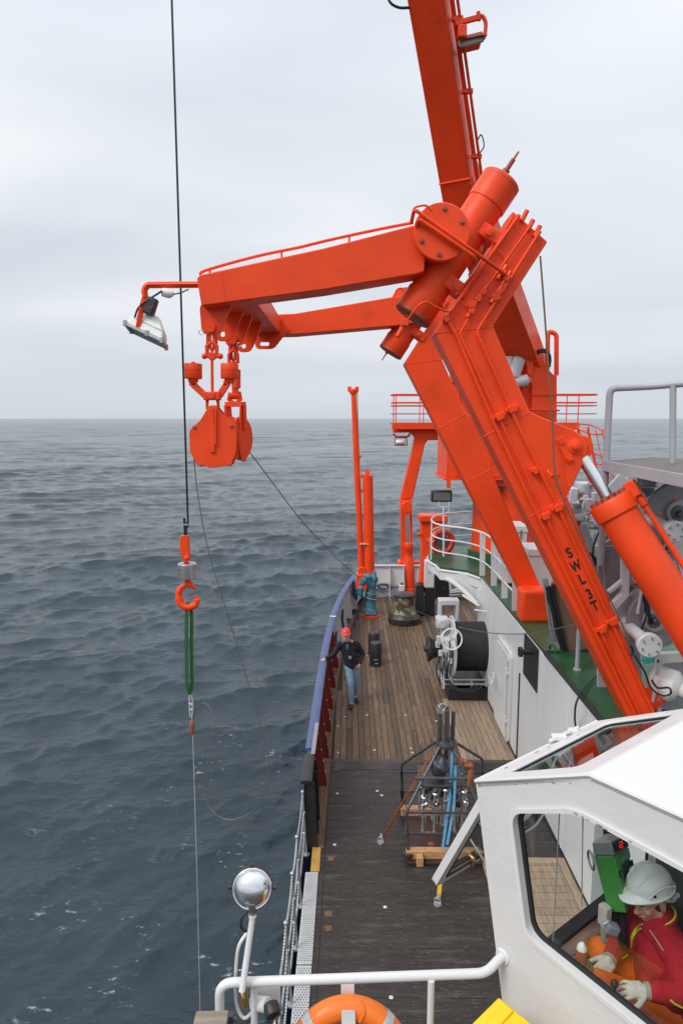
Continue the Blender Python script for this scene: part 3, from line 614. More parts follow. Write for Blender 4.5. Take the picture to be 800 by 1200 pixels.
# ================================================================== SIDE GALLOWS (two legs, two tilting cylinders, two arms)
OR = 'orange_paint'; YF = 8.3; DY = 4.55; TH = 0.40
ga = thing('side_gallows', 'big orange two legged side gallows lettered SWL 3T, its arms reaching over the sea', 'gallows crane', (3.7, 10.5, ZU))
leg_px = [(601, 247), (641.5, 283), (577.5, 382), (620, 482), (648, 494), (672, 503.5), (682, 511), (688, 522), (688, 533), (677, 556), (664, 582), (772, 846), (737, 846), (509, 390)]
XZ = lambda px, Y: (PY(px[0], px[1], Y).x, PY(px[0], px[1], Y).z)
leg_xz = [XZ(p, YF) for p in leg_px]
D = lambda k: V(0, DY*k, 0)
def q(px, py, Y=YF): return PY(px, py, Y)
for k in (0, 1):
    d = D(k)
    lg = MB().prism([V(x, YF, z)+d for x, z in leg_xz], V(0, TH, 0)).build('leg', OR, ga, bevel=.018)
    mb = MB()                                           # weld lines between plates
    for a, b in (((566, 512), (621, 482)), ((620, 606), (664, 582)), ((509, 391), (577, 383)), ((624, 612), (622, 607)), ((648, 494), (666, 580))):
        A, B = q(*a)+d, q(*b)+d; mb.tube([A+V(0, -.001, 0), B+V(0, -.001, 0)], .006, 5)
    mb.build('weld_seam', OR, lg)
    # tilting cylinder carried along the upper part of the leg
    yc = YF+.17
    A = q(588.5, 210, yc)+d; B = q(482, 372, yc)+d; ax = (B-A).normalized(); Ln = (B-A).length; R = .232
    cb = MB().lathe(A, ax, [(0, R*.93), (.02, R+.006), (.34, R+.006), (.345, R-.008), (Ln*.83, R-.008), (Ln*.835, R+.004), (Ln-.02, R+.004), (Ln, R*.95)], 40).build('tilt_cylinder', OR, ga)
    MB().lathe(A, ax, [(-.004, R*.9), (.0, R*.935), (.055, R+.0075), (.06, R+.007)], 40).build('worn_end', 'orange_bare', cb); MB().lathe(B, ax, [(-.05, R+.005), (-.02, R+.006), (.0, R*.96), (.004, R*.9)], 40).build('worn_end', 'orange_bare', cb)
    sd = ax.cross(V(0, 1, 0)).normalized()
    mb = MB(); e = A+V(.02, .0, 0); mb.lathe(A-sd*.02+V(0, -.02, 0), -ax, [(0, .045), (.10, .045), (.10, .028), (.24, .028), (.24, .014), (.34, .012)], 10); mb.build('grease_rod', 'orange_bare', cb)
    mb = MB(); mb.lathe(B+V(0, -.08, 0)-sd*.05, ax, [(0, .03), (.05, .03), (.05, .014), (.2, .01)], 10); mb.build('drain_rod', 'orange_bare', cb)
    # cross tube with bolted disc
    C = q(517.5, 271.5, YF-.3); C.y = YF-.3; C = C+d
    mb = MB(); mb.lathe(C, (0, 1, 0), [(.035 if k == 0 else .29, .29), (.86, .29), (.87, .27)], 40); mb.build('cross_tube', OR, ga)
    if k == 0:
        ds = MB().lathe(C, (0, 1, 0), [(0, .305), (.012, .317), (.05, .317), (.055, .30)], 44).build('end_disc', OR, ga)
        for j in range(6):
            an = j*math.tau/6+.42; c = C+V(.245*math.cos(an), -.002, .245*math.sin(an)); mb = MB(); mb.lathe(c, (0, -1, 0), [(0, .032), (.006, .03), (.0065, .016), (.024, .016)], 12); mb.build('disc_bolt', 'orange_bare', ds)
    # brackets between cylinder and leg
    for a, b in (((557, 262), (588, 282)), ((523, 327), (548, 345))):
        P0 = q(*a, YF-.02)+d; P1 = q(*b, YF-.02)+d
        m_ = (P0+P1)/2; u = (P1-P0).normalized(); R3 = Matrix((u, V(0, 1, 0), u.cross(V(0, 1, 0)))).transposed()
        MB().box(m_+V(0, .12, 0), ((P1-P0).length, .26, .16), R3).build('cylinder_bracket', OR, ga, bevel=.02)
        mb = MB(); mb.lathe(m_+V(0, -.012, 0), (0, -1, 0), [(0, .05), (.03, .05), (.035, .03)], 12); mb.build('bracket_pin', OR, ga)
    # small lifting eye and lug plate on the leg edge
    P = q(631, 703, YF+DY) if k else q(770, 822)
    mb = MB(); mb.plate(roundpoly([P+V(-.16, .12, .14), P+V(.1, .12, .1), P+V(.16, .12, -.04), P+V(.06, .12, -.16), P+V(-.12, .12, -.18)], .06), [circle(P+V(.07, .12, -.02), (0, 1, 0), .035, 12)], V(0, .05, 0)); mb.build('lifting_eye', OR, ga, bevel=.006)
# retaining plate and pin on the bulge of the near leg
for k in (0, 1):
    d = D(k); c = q(672, 523)+d
    mb = MB(); mb.lathe(c, (0, -1, 0), [(0, .085), (.03, .085), (.035, .075)], 24); mb.lathe(c, (0, -1, 0), [(.03, .045), (.075, .045), (.08, .035)], 6); mb.build('pivot_pin', OR, ga)
    a, b = q(656.5, 517)+d, q(666, 537)+d; u = (b-a).normalized(); R3 = Matrix((u, V(0, 1, 0), u.cross(V(0, 1, 0)))).transposed()
    mb = MB(); mb.box((a+b)/2+V(0, -.012, 0), ((b-a).length+.1, .024, .1), R3); mb.build('keeper_plate', OR, ga, bevel=.006)
    for e in (a, b): mb = MB(); bolt(mb, e+V(0, -.024, 0), (0, -1, 0), .032, .025); mb.build('keeper_bolt', OR, ga)
# feet of the legs
def foot(px, py, d, nm='foot_bracket'):
    p = q(px, py)+d
    mb = MB()
    for y in (-.14, TH+.06):
        mb.prism(roundpoly([V(p.x-.3, YF+y, ZU)+d, V(p.x+.3, YF+y, ZU)+d, V(p.x+.2, YF+y, ZU+.2)+d, V(p.x-.1, YF+y, ZU+.2)+d], .05), V(0, .08, 0))
    mb.span(V(p.x-.2, YF-.2, ZU+.001)+d, V(p.x+.4, YF+TH+.2, ZU+.03)+d); mb.cyl(V(p.x+.05, YF-.2, ZU+.1)+d, V(p.x+.05, YF+TH+.2, ZU+.1)+d, .07, n=20)
    mb.build(nm, OR, ga, bevel=.012)
foot(750, 837, D(1))
# big foot box of the far leg at the deck edge
p = q(622, 738, 12.1)
mb = MB(); mb.span((p.x-.1, 12.45, ZU-.02), (p.x+.48, 12.88, ZU+.62)); mb.build('foot_box', OR, ga, bevel=.07, seg=3)
# arms
arm_px = [(230.5, 326), (234, 322), (380, 290.5), (488, 263), (500, 278), (497, 318), (489, 321), (380, 339.5), (236, 358.5)]
AY = 8.12; ath = .42
arm = MB().prism([q(x, y, AY) for x, y in arm_px], V(0, ath, 0)).build('arm', OR, ga, bevel=.014)
mb = MB(); mb.tube([q(259, 319, AY)+V(0, -.001, 0), q(264, 352, AY)+V(0, -.001, 0)], .006, 5); mb.build('weld_seam', OR, arm)
FAY = AY+DY
far_px = [(308, 369), (345, 367.5), (465, 347), (500, 352), (500, 376), (465, 381.5), (345, 392), (322, 392.5), (311, 384)]
MB().prism([q(x, y, FAY) for x, y in far_px], V(0, ath, 0)).build('arm', OR, ga, bevel=.014)
# cross beam joining the outer ends of the arms, with its hanging lugs
xa, za = XZ((232, 330), AY)[0]+.03, XZ((236, 358), AY)[1]
xe, ze = XZ((322, 392), FAY)
mb = MB(); A0 = V(xa+.02, AY+ath-.02, za+.005); w0 = .60
mb.hexa([V(xa+.02, AY+.05, za+.01), V(xa+w0, AY+.05, za+.06), V(xe+.1, FAY+.3, ze+.03), V(xe-.32, FAY+.3, ze+.02),
         V(xa+.02, AY+.05, za+.29), V(xa+w0, AY+.05, za+.40), V(xe+.1, FAY+.3, ze+.30), V(xe-.32, FAY+.3, ze+.30)])
mb.build('cross_beam', OR, ga, bevel=.02)
def lug(c, top_y, w_, slot=False, hr=.035):
    c = Vector(c)
    o = roundpoly([V(c.x-w_*.75, c.y, top_y), V(c.x+w_*1.9, c.y, top_y+.05), V(c.x+w_*1.4, c.y, c.z+.16), V(c.x+w_*.62, c.y, c.z-.09), V(c.x-w_*.62, c.y, c.z-.09)], .08)
    h = [c+V((.05 if slot else 0)*(1 if math.cos(t) > 0 else -1)+hr*math.cos(t), 0, hr*math.sin(t)) for t in np.linspace(0.05, math.tau+.05, 16, endpoint=False)]
    MB().plate(o, [h], V(0, .045, 0)).build('lug', OR, ga, bevel=.006)
LUGS = [(246, 383, 8.35), (261, 391.5, 9.15), (272.5, 398, 9.75), (285.5, 405.5, 10.6), (310, 403, 12.55)]
lp = [q(*l) for l in LUGS]
for i, c in enumerate(lp):
    t_ = (c.y-AY)/(FAY-AY); tz = za+(ze-za)*t_+.05
    lug(c, tz, .16 if i < 4 else .26, slot=(i == 4))
# rail pipe on the near arm and the pipework on the legs
mb = MB(); mb.tube(spline([q(235, 323, AY+.1), q(241, 317, AY+.1), q(300, 300.5, AY+.1), q(350, 290, AY+.1), q(385, 281.5, AY+.1), q(440, 269.5, AY+.1), q(484, 261, AY+.1)], 4), .018, 7)
for a, b in (((246, 316), (246, 321)), ((330, 294), (330, 302)), ((409, 276), (409, 284))): mb.cyl(q(*a, AY+.1), q(*b, AY+.1), .014, n=6)
mb.build('arm_pipe', OR, ga)
PYF = YF-.045
def pipe(pts, r=.02, y=PYF, nm='hydraulic_pipe', rr=.06): MB().tube(fillet([q(a, b, y) for a, b in pts], rr, 4), r, 8).build(nm, OR, ga)
pipe([(524, 375), (535, 394), (580, 500), (630, 606), (743, 836)])
pipe([(538, 392), (589, 500), (640, 608), (749, 836)], .016)
pipe([(632.5, 271), (558, 389), (607, 500), (656, 600), (765, 836)], .021)
pipe([(608, 252), (531, 360), (524, 370)], .024); pipe([(600, 255), (577, 295), (534, 345)], .014)
pipe([(623, 262), (566, 342), (560, 352), (538, 392)], .015)
pipe([(575, 285), (592, 302), (590, 312)], .009)
for a in ((614, 253), (621, 264), (629, 271)): 
    p = q(*a, PYF+.03); mb = MB(); mb.cyl(p+V(-.03, 0, -.06), p+V(.03, 0, .06), .028, n=8); mb.build('pipe_stub', OR, ga)
mb = MB()
for a in ((588, 319), (593, 326), (580, 347), (583, 343), (566, 342), (560, 350), (552, 364)):
    p = q(*a, PYF); mb.box(p, (.07, .07, .07), Matrix.Rotation(.6, 3, 'Y')); mb.cyl(p+V(-.05, 0, -.08), p+V(.05, 0, .08), .03, n=6)
mb.build('pipe_coupling', OR, ga, bevel=.006)
ang = math.atan2(.89, .45)
def clamp(px, py, w_):
    p = q(px, py, YF); u = (q(px+10, py-4.5, YF)-p).normalized(); R3 = Matrix((u, V(0, 1, 0), u.cross(V(0, 1, 0)))).transposed()
    mb = MB(); mb.box(p+V(0, -.02, 0), (w_, .04, .07), R3); mb.box(p+V(0, -.055, 0), (w_*.62, .05, .085), R3); bolt(mb, p+u*w_*.4+V(0, -.04, 0), (0, -1, 0), .014, .02); bolt(mb, p-u*w_*.4+V(0, -.04, 0), (0, -1, 0), .014, .02); mb.build('pipe_clamp', OR, ga, bevel=.006)
for px, py, w_ in ((584, 488, .16), (599, 479, .16), (637, 604, .15), (652, 594, .17), (703, 736, .15), (716, 727, .17), (522, 374, .1), (551, 358, .13), (580, 349, .13), (625, 551, .09)): clamp(px, py, w_)
# two pipes swung across the end disc, with a guard loop
for a, b, y in (((485, 245), (593, 322), YF-.36), ((490, 256), (556, 301), YF-.36)):
    A, B = q(*a, y), q(*b, y if b[0] < 560 else YF-.08); M_ = [q(549, 290.5, y)] if b[0] > 560 else []; MB().tube(fillet([A+V(-.02, .12, -.12), A]+M_+[B, B+V(.03, .1, -.05)], .05, 4), .022, 8).build('swing_pipe', OR, ga)
MB().tube(fillet([q(483, 258, YF-.2), q(484, 243, YF-.3), q(499, 240, YF-.3), q(505, 246, YF-.3)], .05), .012, 6).build('pipe_guard', OR, ga)
MB().tube(spline([q(551, 300, YF-.3), q(556, 312, YF-.25), q(549, 322, YF-.2), q(555, 332, YF-.1)], 6), .008, 6).build('small_hose', OR, ga)
MB().tube(fillet([q(466, 392, YF-.1), q(476, 376, YF-.12), q(491, 357, YF-.2), q(499, 353, YF-.2), q(512, 361, YF-.15), q(527, 366, YF-.1), q(533, 358, YF-.1)], .1, 4), .014, 7).build('drain_pipe', OR, ga)
mb = MB(); mb.cyl(q(465, 395, YF-.1), q(477, 375, YF-.1), .03, n=8); mb.box(q(474, 378, YF-.1), (.09, .09, .09)); mb.build('valve', OR, ga, bevel=.01)
MB().tube(fillet([q(461, 351, YF+2.2), q(464, 339, YF+2.2), q(471, 337, YF+2.2), q(475, 344, YF+2.2)], .05), .012, 6).build('grab_loop', OR, ga)
# lettering SWL 3T painted down the near leg
u = (q(110, 50)-q(100, 55)); u.y = 0
ld = (q(732.5, 837)-q(509, 390)); ld.y = 0; ld.normalize(); lr = V(-ld.z, 0, ld.x); lr = lr if lr.x > 0 else -lr
for ch, px, py in (('S', 666.6, 648.3), ('W', 674.4, 663.8), ('L', 681.2, 679.2), ('3', 690.2, 696.4), ('T', 696.6, 710.4)):
    cu = bpy.data.curves.new('letter', 'FONT'); cu.body = ch; cu.size = .185; cu.align_x = 'CENTER'; cu.align_y = 'CENTER'; cu.extrude = .0015; cu.offset = .007
    to = bpy.data.objects.new('letter', cu); COL.objects.link(to); bpy.context.view_layer.update()
    me = bpy.data.meshes.new_from_object(to.evaluated_get(bpy.context.evaluated_depsgraph_get())); bpy.data.objects.remove(to)
    mb = MB(); c = q(px, py)+V(0, -.0025, 0)
    mb.v = [c+lr*v.co.x*(.62 if ch == 'W' else .72)-ld*v.co.y+V(0, -1, 0)*v.co.z for v in me.vertices]; mb.f = [tuple(p.vertices) for p in me.polygons]
    mb.build('letter', 'black_letter', ga, smooth=False); bpy.data.meshes.remove(me)
# hydraulic ram pushing the near leg, and the same ram behind it on the far leg
for k in (0, 1):
    d = D(k); P0 = q(676, 524, YF+.2)+d; P0.y = YF+.2+d.y
    P1 = PY(713, 586, 8.2)+d; P2 = PY(880, 852, 7.35)+d
    ax = (P2-P1).normalized(); P0r = P1-ax*.75
    MB().cyl(P0r-ax*.05, P1+ax*.05, .072, n=24).build('ram_rod', 'chrome', ga)
    mb = MB(); mb.lathe(P0r-ax*.10, ax, [(0, .10), (.10, .115), (.17, .10), (.19, .075)], 24); mb.lathe(P0+V(0, -.14, 0), (0, 1, 0), [(0, .15), (.28, .15)], 28); mb.build('rod_eye', OR, ga, bevel=.008)
    mb = MB(); mb.lathe(P1, ax, [(0, .25), (.02, .262), (.2, .262), (.22, .235), (3.3, .24)], 40); mb.build('ram_barrel', OR, ga)
    a_, b_, _ = frame(ax); mb = MB()
    for j in range(16):
        t = j*math.tau/16; c = P1+(a_*math.cos(t)+b_*math.sin(t))*.2; mb.cyl(c+ax*.01, c-ax*.05, .036, n=6)
    mb.lathe(P1, ax, [(-.03, .09), (-.025, .15), (.01, .16)], 24); mb.build('gland_bolts', 'orange_bare', ga)
    side_ = ax.cross(ray(713, 586)).normalized(); side_ = side_ if side_.x > 0 else -side_; s0 = P1+side_*.31+ax*.02
    mb = MB(); mb.tube([s0, s0+ax*3.0], .034, 10); mb.build('ram_pipe', OR, ga)
    mb = MB(); mb.box(s0-side_*.02, (.14, .14, .2), ax.to_track_quat('Z', 'Y').to_matrix()); mb.cyl(s0+ax*.12, s0+ax*.24, .05, n=8); mb.build('ram_valve', OR, ga, bevel=.012)
# lamp arm at the tip of the near arm
fl = thing('arm_floodlight', 'white floodlight with dark lens on an orange bracket at the tip of the near arm', 'floodlight', q(172, 370, AY))
mb = MB(); mb.tube(fillet([q(233, 333.5, AY+.15), q(173, 334, AY+.15), q(169, 339, AY+.15), q(170.5, 349, AY+.15)], .03, 3), .04, 4); mb.build('bracket', OR, fl, bevel=.004)
A = q(170.5, 346, AY+.15); B = q(163, 378, AY+.1)
mb = MB(); mb.beam(A, q(167, 358, AY+.15), .03, .06); mb.beam(q(167, 356, AY+.02), q(162, 384, AY-.02), .02, .06); mb.beam(q(170, 358, AY+.3), q(180, 372, AY+.36), .02, .06); mb.build('yoke', OR, fl, bevel=.004)
c0 = q(171, 392, AY+.12); apex = q(171, 368, AY+.12)
ex = (q(192.5, 403, AY+.12)-q(150, 383, AY+.12)).normalized(); ez = -V(-ex.z, 0, ex.x); ez = ez if ez.z < 0 else -ez; ez = (ez+V(0, -.2, 0)).normalized(); ey = ez.cross(ex).normalized(); ey = ey if ey.y > 0 else -ey
def rect(c, a, b): return [c+ex*i*a+ey*j*b for i, j in ((-1, -1), (1, -1), (1, 1), (-1, 1))]
cc = (q(150, 383, AY+.12)+q(192.5, 403, AY+.12))/2
mb = MB(); mb.hexa(rect(cc, .235, .15)+rect(cc-ez*.10, .2, .13)); mb.hexa(rect(cc-ez*.101, .2, .13)+rect(cc-ez*.25-ex*.03, .09, .08)); mb.build('housing', 'lamp_white', fl, bevel=.018)
mb = MB(); mb.plate(rect(cc+ez*.022, .245, .16), [rect(cc+ez*.022, .205, .125)], -ez*.04); 
for i, j in ((-1, -1), (1, -1), (.2, -1), (1, 1), (-1, 1)): mb.box(cc+ex*i*.23+ey*j*.15, (.04, .04, .07))
mb.build('rim', 'galvanised', fl, bevel=.004)
MB().prism(rect(cc+ez*.008, .204, .124), -ez*.004).build('lens', 'lens_grey', fl)
MB().box(q(177, 359, AY+.05), (.12, .12, .2), Matrix.Rotation(.35, 3, 'Y')).build('ballast_box', 'black_bag', fl, bevel=.02)
mb = MB(); mb.lathe(q(189, 342, AY+.1), (q(203, 345, AY+.1)-q(189, 342, AY+.1)), [(0, .02), (.02, .05), (.1, .055), (.14, .03)], 14); mb.build('junction_plug', 'lamp_white', fl)
mb = MB(); mb.tube(spline([q(158, 372, AY), q(163, 360, AY), q(176, 350, AY), q(190, 341, AY+.05)], 6), .012, 6); mb.tube(spline([q(203, 345, AY+.1), q(212, 343, AY+.1), q(221, 339, AY+.15)], 5), .008, 6); mb.build('cable', 'rubber', fl)
# ================================================================== BLOCKS HANGING FROM THE ARM
def shackle(mb, c, w_, h, r, pin_y=True):      # U-bow hanging below its pin
    c = Vector(c); s = w_/2
    mb.tube([c+V(-s, 0, 0), c+V(-s*1.15, 0, -h*.6), c+V(-s*.6, 0, -h*.92), c+V(0, 0, -h), c+V(s*.6, 0, -h*.92), c+V(s*1.15, 0, -h*.6), c+V(s, 0, 0)], r, 8)
    mb.cyl(c+V(-s-.04, 0, 0), c+V(s+.04, 0, 0), r*1.1, n=10); mb.ball(c+V(-s-.03, 0, 0), r*1.7, 8, 6); mb.ball(c+V(s+.03, 0, 0), r*1.7, 8, 6)
YB1 = 8.37; c1 = q(247.5, 384, YB1)
b1 = thing('sheave_block', 'orange hanging block with two weight drums on a forked yoke, nearest the arm tip', 'pulley block', q(249, 510, YB1))
mb = MB(); mb.lathe(c1+V(0, -.06, 0), (0, 1, 0), [(0, .06), (.17, .06)], 14); mb.tube([c1+V(-.03, .02, 0), c1+V(-.04, .02, -.18), c1+V(0, .02, -.27), c1+V(.04, .02, -.18), c1+V(.03, .02, 0)], .032, 8); mb.build('shackle', OR, b1)
MB().ring(q(236, 389, YB1-.05), (0, 1, 0), .03, .006, 14, 6).build('split_ring', 'galvanised', b1)
p = q(248.5, 417.5, YB1); mb = MB(); mb.tube([p+V(-.055, 0, 0), p+V(-.06, 0, .12), p+V(0, 0, .165), p+V(.06, 0, .12), p+V(.055, 0, 0)], .026, 8); mb.cyl(p+V(-.10, 0, 0), p+V(.12, 0, 0), .024, n=10); mb.ball(p+V(-.09, 0, 0), .036, 8, 6); mb.ball(p+V(.1, 0, 0), .036, 8, 6); mb.build('shackle', OR, b1)
mb = MB(); mb.beam(p+V(0, 0, .02), q(249, 462, YB1), .05, .03); mb.cyl(p+V(0, -.03, 0), p+V(0, .03, 0), .05, n=12); mb.build('suspension_bar', OR, b1, bevel=.006)
for s_, px in ((-1, 226.5), (1, 269)):
    t_ = q(px, 426, YB1); bt = q(px, 444, YB1)
    dr = MB().lathe(bt, t_-bt, [(0, .10), (.01, .107), (.09, .107), (.095, .1), (.10, .107), ((t_-bt).length-.01, .107), ((t_-bt).length, .1)], 28).build('weight_drum', OR, b1)
    mb = MB(); mb.cyl(t_, t_+V(0, 0, .02), .025, n=8); mb.build('cap_nut', OR, dr)
    mb = MB(); mb.lathe(bt, (0, 0, -1), [(0, .062), (.035, .062), (.04, .05), (.055, .05)], 20); e = q(226 if s_ < 0 else 266, 452, YB1); e2 = q(241 if s_ < 0 else 257, 464, YB1)
    mb.beam(e+V(0, 0, .06), e, .075, .07, (0, 1, 0)); mb.beam(e+V(0, 0, .02), e2, .075, .07, (0, 1, 0)); mb.beam(e2, q(249, 464.5, YB1), .06, .1, (0, 1, 0)); mb.build('yoke_arm', OR, b1, bevel=.01)
mb = MB(); c = q(249, 464, YB1); mb.box(c, (.2, .14, .1)); mb.cyl(c+V(0, -.09, 0), c+V(0, .09, 0), .045, n=14); mb.tube([c+V(-.06, 0, 0), c+V(-.07, 0, -.14), c+V(.07, 0, -.14), c+V(.06, 0, 0)], .025, 8); mb.build('yoke_hub', OR, b1, bevel=.01)
pl = [(247, 475), (254, 475), (262, 485), (277, 495), (279, 512), (278.5, 529), (272, 545.5), (262, 546), (250, 548), (243, 546), (234, 546), (224.8, 529), (224, 504), (237, 492)]
for y in (YB1-.10, YB1+.08): MB().prism(roundpoly([q(x, yy, YB1)+V(0, y-YB1, 0) for x, yy in pl], .03, 3), V(0, .02, 0)).build('cheek_plate', OR, b1, bevel=.005)
sc = q(251.5, 517, YB1); MB().lathe(sc+V(0, -.075, 0), (0, 1, 0), [(0, .26), (.04, .265), (.075, .215), (.11, .265), (.15, .26)], 36).build('sheave', 'dark_steel', b1)
mb = MB(); mb.beam(q(247.5, 478, YB1-.115), q(249, 530, YB1-.115), .06, .02, (0, 1, 0)); mb.beam(q(252.5, 478, YB1-.12), q(252.5, 521, YB1-.12), .02, .035, (0, 1, 0)); mb.build('strap_bar', OR, b1, bevel=.004)
for a in ((228, 500.5), (271.5, 499.5), (235.5, 545), (270, 544), (250, 520)):
    mb = MB(); mb.lathe(q(*a, YB1-.1), (0, -1, 0), [(0, .022), (.012, .022), (.016, .012)], 10); mb.build('bolt', 'orange_bare', b1)
# second block, turned a quarter
YB2 = 9.75; c2 = lp[2]+V(0, .02, 0)
b2 = thing('sheave_block', 'orange hanging block turned edge on, wire groove showing, behind the block with drums', 'pulley block', q(275, 500, YB2))
mb = MB(); mb.lathe(c2+V(0, -.06, 0), (0, 1, 0), [(0, .07), (.16, .07)], 14); mb.tube([c2+V(-.03, .02, 0), c2+V(-.04, .02, -.2), c2+V(0, .02, -.30), c2+V(.04, .02, -.2), c2+V(.03, .02, 0)], .034, 8); mb.build('shackle', OR, b2)
MB().ring(q(280.5, 404, YB2-.05), (0, 1, 0), .028, .006, 12, 6).build('split_ring', 'galvanised', b2)
p = q(273.5, 424, YB2); mb = MB(); mb.tube([p+V(-.06, 0, -.02), p+V(-.06, 0, .1), p+V(0, 0, .16), p+V(.06, 0, .1), p+V(.06, 0, -.02)], .026, 8); mb.build('shackle', OR, b2)
mb = MB(); mb.beam(p, q(276.5, 466, YB2), .09, .07, (0, 1, 0)); mb.cyl(q(277.5, 433, YB2), q(277.5, 455, YB2), .055, n=12); mb.lathe(q(275, 464, YB2), (1, .2, 0), [(-.06, .05), (.06, .05)], 12); mb.tube([q(270, 460, YB2), q(268, 468, YB2), q(275, 473, YB2), q(282, 468, YB2), q(280, 459, YB2)], .03, 8); mb.build('swivel', OR, b2, bevel=.008)
c = q(276.5, 508, YB2); n2 = V(.93, -.37, 0).normalized(); t2 = V(.37, .93, 0).normalized()
def pt2(a, z, off): return c+t2*a+V(0, 0, z)+n2*off
pl2 = [(-.07, .42), (.07, .42), (.10, .16), (.12, -.05), (.10, -.3), (.05, -.40), (-.05, -.40), (-.10, -.3), (-.12, -.05), (-.10, .16)]
for off in (-.13, .11): MB().prism(roundpoly([pt2(a, z, off) for a, z in pl2], .04, 3), n2*.02).build('cheek_plate', OR, b2, bevel=.005)
MB().lathe(pt2(0, -.07, -.1), n2, [(0, .30), (.03, .31), (.10, .235), (.17, .31), (.2, .30)], 40).build('sheave', OR, b2)
mb = MB(); mb.ring(pt2(0, -.07, 0), n2, .25, .016, 30, 6)
for k in (-.02, .02): mb.ring(pt2(0, -.07, k), n2, .255, .014, 30, 6); mb.build('wire_turn', 'dark_wire', b2)
mb = MB(); mb.beam(pt2(0, .40, -.16), pt2(0, -.1, -.16), .06, .03, n2); mb.beam(pt2(0, .4, .15), pt2(0, .05, .15), .06, .03, n2); mb.beam(pt2(0, .41, -.14), pt2(0, .41, .14), .12, .07); mb.build('strap_bar', OR, b2, bevel=.006)
# ================================================================== DECK CRANE WITH ITS BOOM
CX, CY_ = 4.17, 18.45
dc = thing('deck_crane', 'large orange slewing deck crane on a round pedestal, its boom rising out of the picture', 'deck crane', (CX, CY_, ZU))
MB().lathe(V(CX, CY_, ZU-.05), (0, 0, 1), [(0, .92), (.06, .92), (.07, .84), (2.1, .82), (2.11, .9), (2.25, .9), (2.26, .84), (2.5, .84)], 48).build('pedestal', OR, dc)
mb = MB(); mb.lathe(V(CX, CY_, ZU), (0, 0, 1), [(0, .93), (.25, .93), (.26, .84)], 48); mb.build('pedestal_foot', 'green_deck', dc)
mb = MB()
for k in range(40):
    t = k*math.tau/40; bolt(mb, V(CX+.87*math.cos(t), CY_+.87*math.sin(t), ZU+2.2), (0, 0, 1), .022, .03)
mb.build('flange_bolts', OR, dc)
hx0, hx1 = PY(524, 500, 17.5).x, PY(623, 500, 17.5).x
zt, zb = PY(560, 448, 17.5).z, PY(560, 560, 17.5).z
MB().span((hx0, 17.5, zb), (hx1, 19.4, zt)).build('crane_house', OR, dc, bevel=.03)
mb = MB()
for x in (hx0+.25, hx0+1.0, hx0+1.75, hx1-.3): mb.span((x, 17.47, zb+.05), (x+.04, 17.5, zt-.05))
mb.span((hx0-.06, 17.46, zb-.06), (hx1+.03, 19.4, zb-.001)); mb.span((hx0, 17.455, zb+1.15), (hx1, 17.469, zb+1.2)); mb.build('house_stiffener', OR, dc, bevel=.006)
MB().span((PY(571, 570, 17.5).x, 17.49, PY(571, 576, 17.5).z), (PY(590, 570, 17.5).x, 17.6, PY(571, 571, 17.5).z)).build('slot', 'black_paint', dc)
mb = MB(); mb.cyl(V(hx0+.1, 17.52, zt), V(hx0+.1, 17.52, zt+.24), .07, n=10); mb.box(V(hx0+.06, 17.5, zb-.16), (.1, .1, .2)); mb.build('house_lug', OR, dc)
# side cheek carrying the boom pivot
ck = [(623, 483), (623, 442), (625.5, 430), (630, 423), (634, 417.5), (643, 434), (652, 443), (652, 495)]
for y in (17.3, 18.9):
    MB().prism([PY(x, yy, 17.3)+V(0, y-17.3, 0) for x, yy in ck], V(0, .1, 0)).build('cheek', OR, dc, bevel=.01)
a = PY(623, 483, 17.3); b = PY(652, 495, 17.3)
MB().span((a.x+.03, 17.41, b.z+.02), (b.x-.01, 18.89, PY(640, 440, 17.4).z)).build('cheek_housing', OR, dc, bevel=.02)
MB().beam(PY(623, 462.5, 17.28), PY(652, 462.5, 17.28), .02, .03).build('seam_bar', OR, dc)
MB().cyl(PY(620, 480, 17.2), PY(655, 481, 17.2), .022, n=8).build('grab_bar', 'red_ring', dc)
MB().tube(fillet([PY(651.5, 440, 17.6), PY(651.5, 391, 17.6), PY(641.5, 388, 17.6), PY(641, 432, 17.6)], .12), .06, 8).build('hoop_rail', OR, dc)
MB().tube(fillet([PY(619, 394, 18.3), PY(626, 394, 18.3), PY(630.5, 401, 18.3), PY(630.5, 425, 18.3)], .12), .05, 8).build('hoop_rail', OR, dc)
mb = MB()
for k in range(3): mb.tube(spline([PY(624, 417+k*2, 17.3), PY(631, 411+k, 17.1), PY(640, 411+k, 17.1), PY(644, 420, 17.1), PY(641+k, 430, 17.1)], 6), .035, 7)
mb.build('hydraulic_hose', 'rubber', dc)
mb = MB(); p = PY(604, 430, 17.2); mb.lathe(p, (.3, 0, 1), [(-.25, .16), (.2, .18), (.25, .1)], 16); mb.lathe(p+V(.1, 0, -.35), (1, 0, .2), [(-.2, .14), (.2, .14)], 14); mb.box(p+V(-.25, 0, .1), (.25, .2, .3)); mb.build('boom_motor', 'pale_grey_paint', dc, bevel=.01)
piv = PY(616, 430, 17.9); knee = PY(537, 205, 14.2); tip0 = PY(495.5, -60, 12.4)
def boombox(p0, p1, w0, h0, w1, h1, xdir):
    p0, p1 = Vector(p0), Vector(p1); t = (p1-p0).normalized(); x = (Vector(xdir)-t*Vector(xdir).dot(t)).normalized(); n = t.cross(x)
    c = lambda p, w_, h_: [p+x*i*w_/2+n*j*h_/2 for i, j in ((-1, -1), (1, -1), (1, 1), (-1, 1))]
    return c(p0, w0, h0)+c(p1, w1, h1), x, n, t
BX = (1, -.42, 0)
h8, _, _, _ = boombox(piv, knee, .95, .7, .62, .75, BX); mb = MB(); mb.hexa(h8); bm_lower = mb.build('boom_lower', OR, dc, bevel=.02)
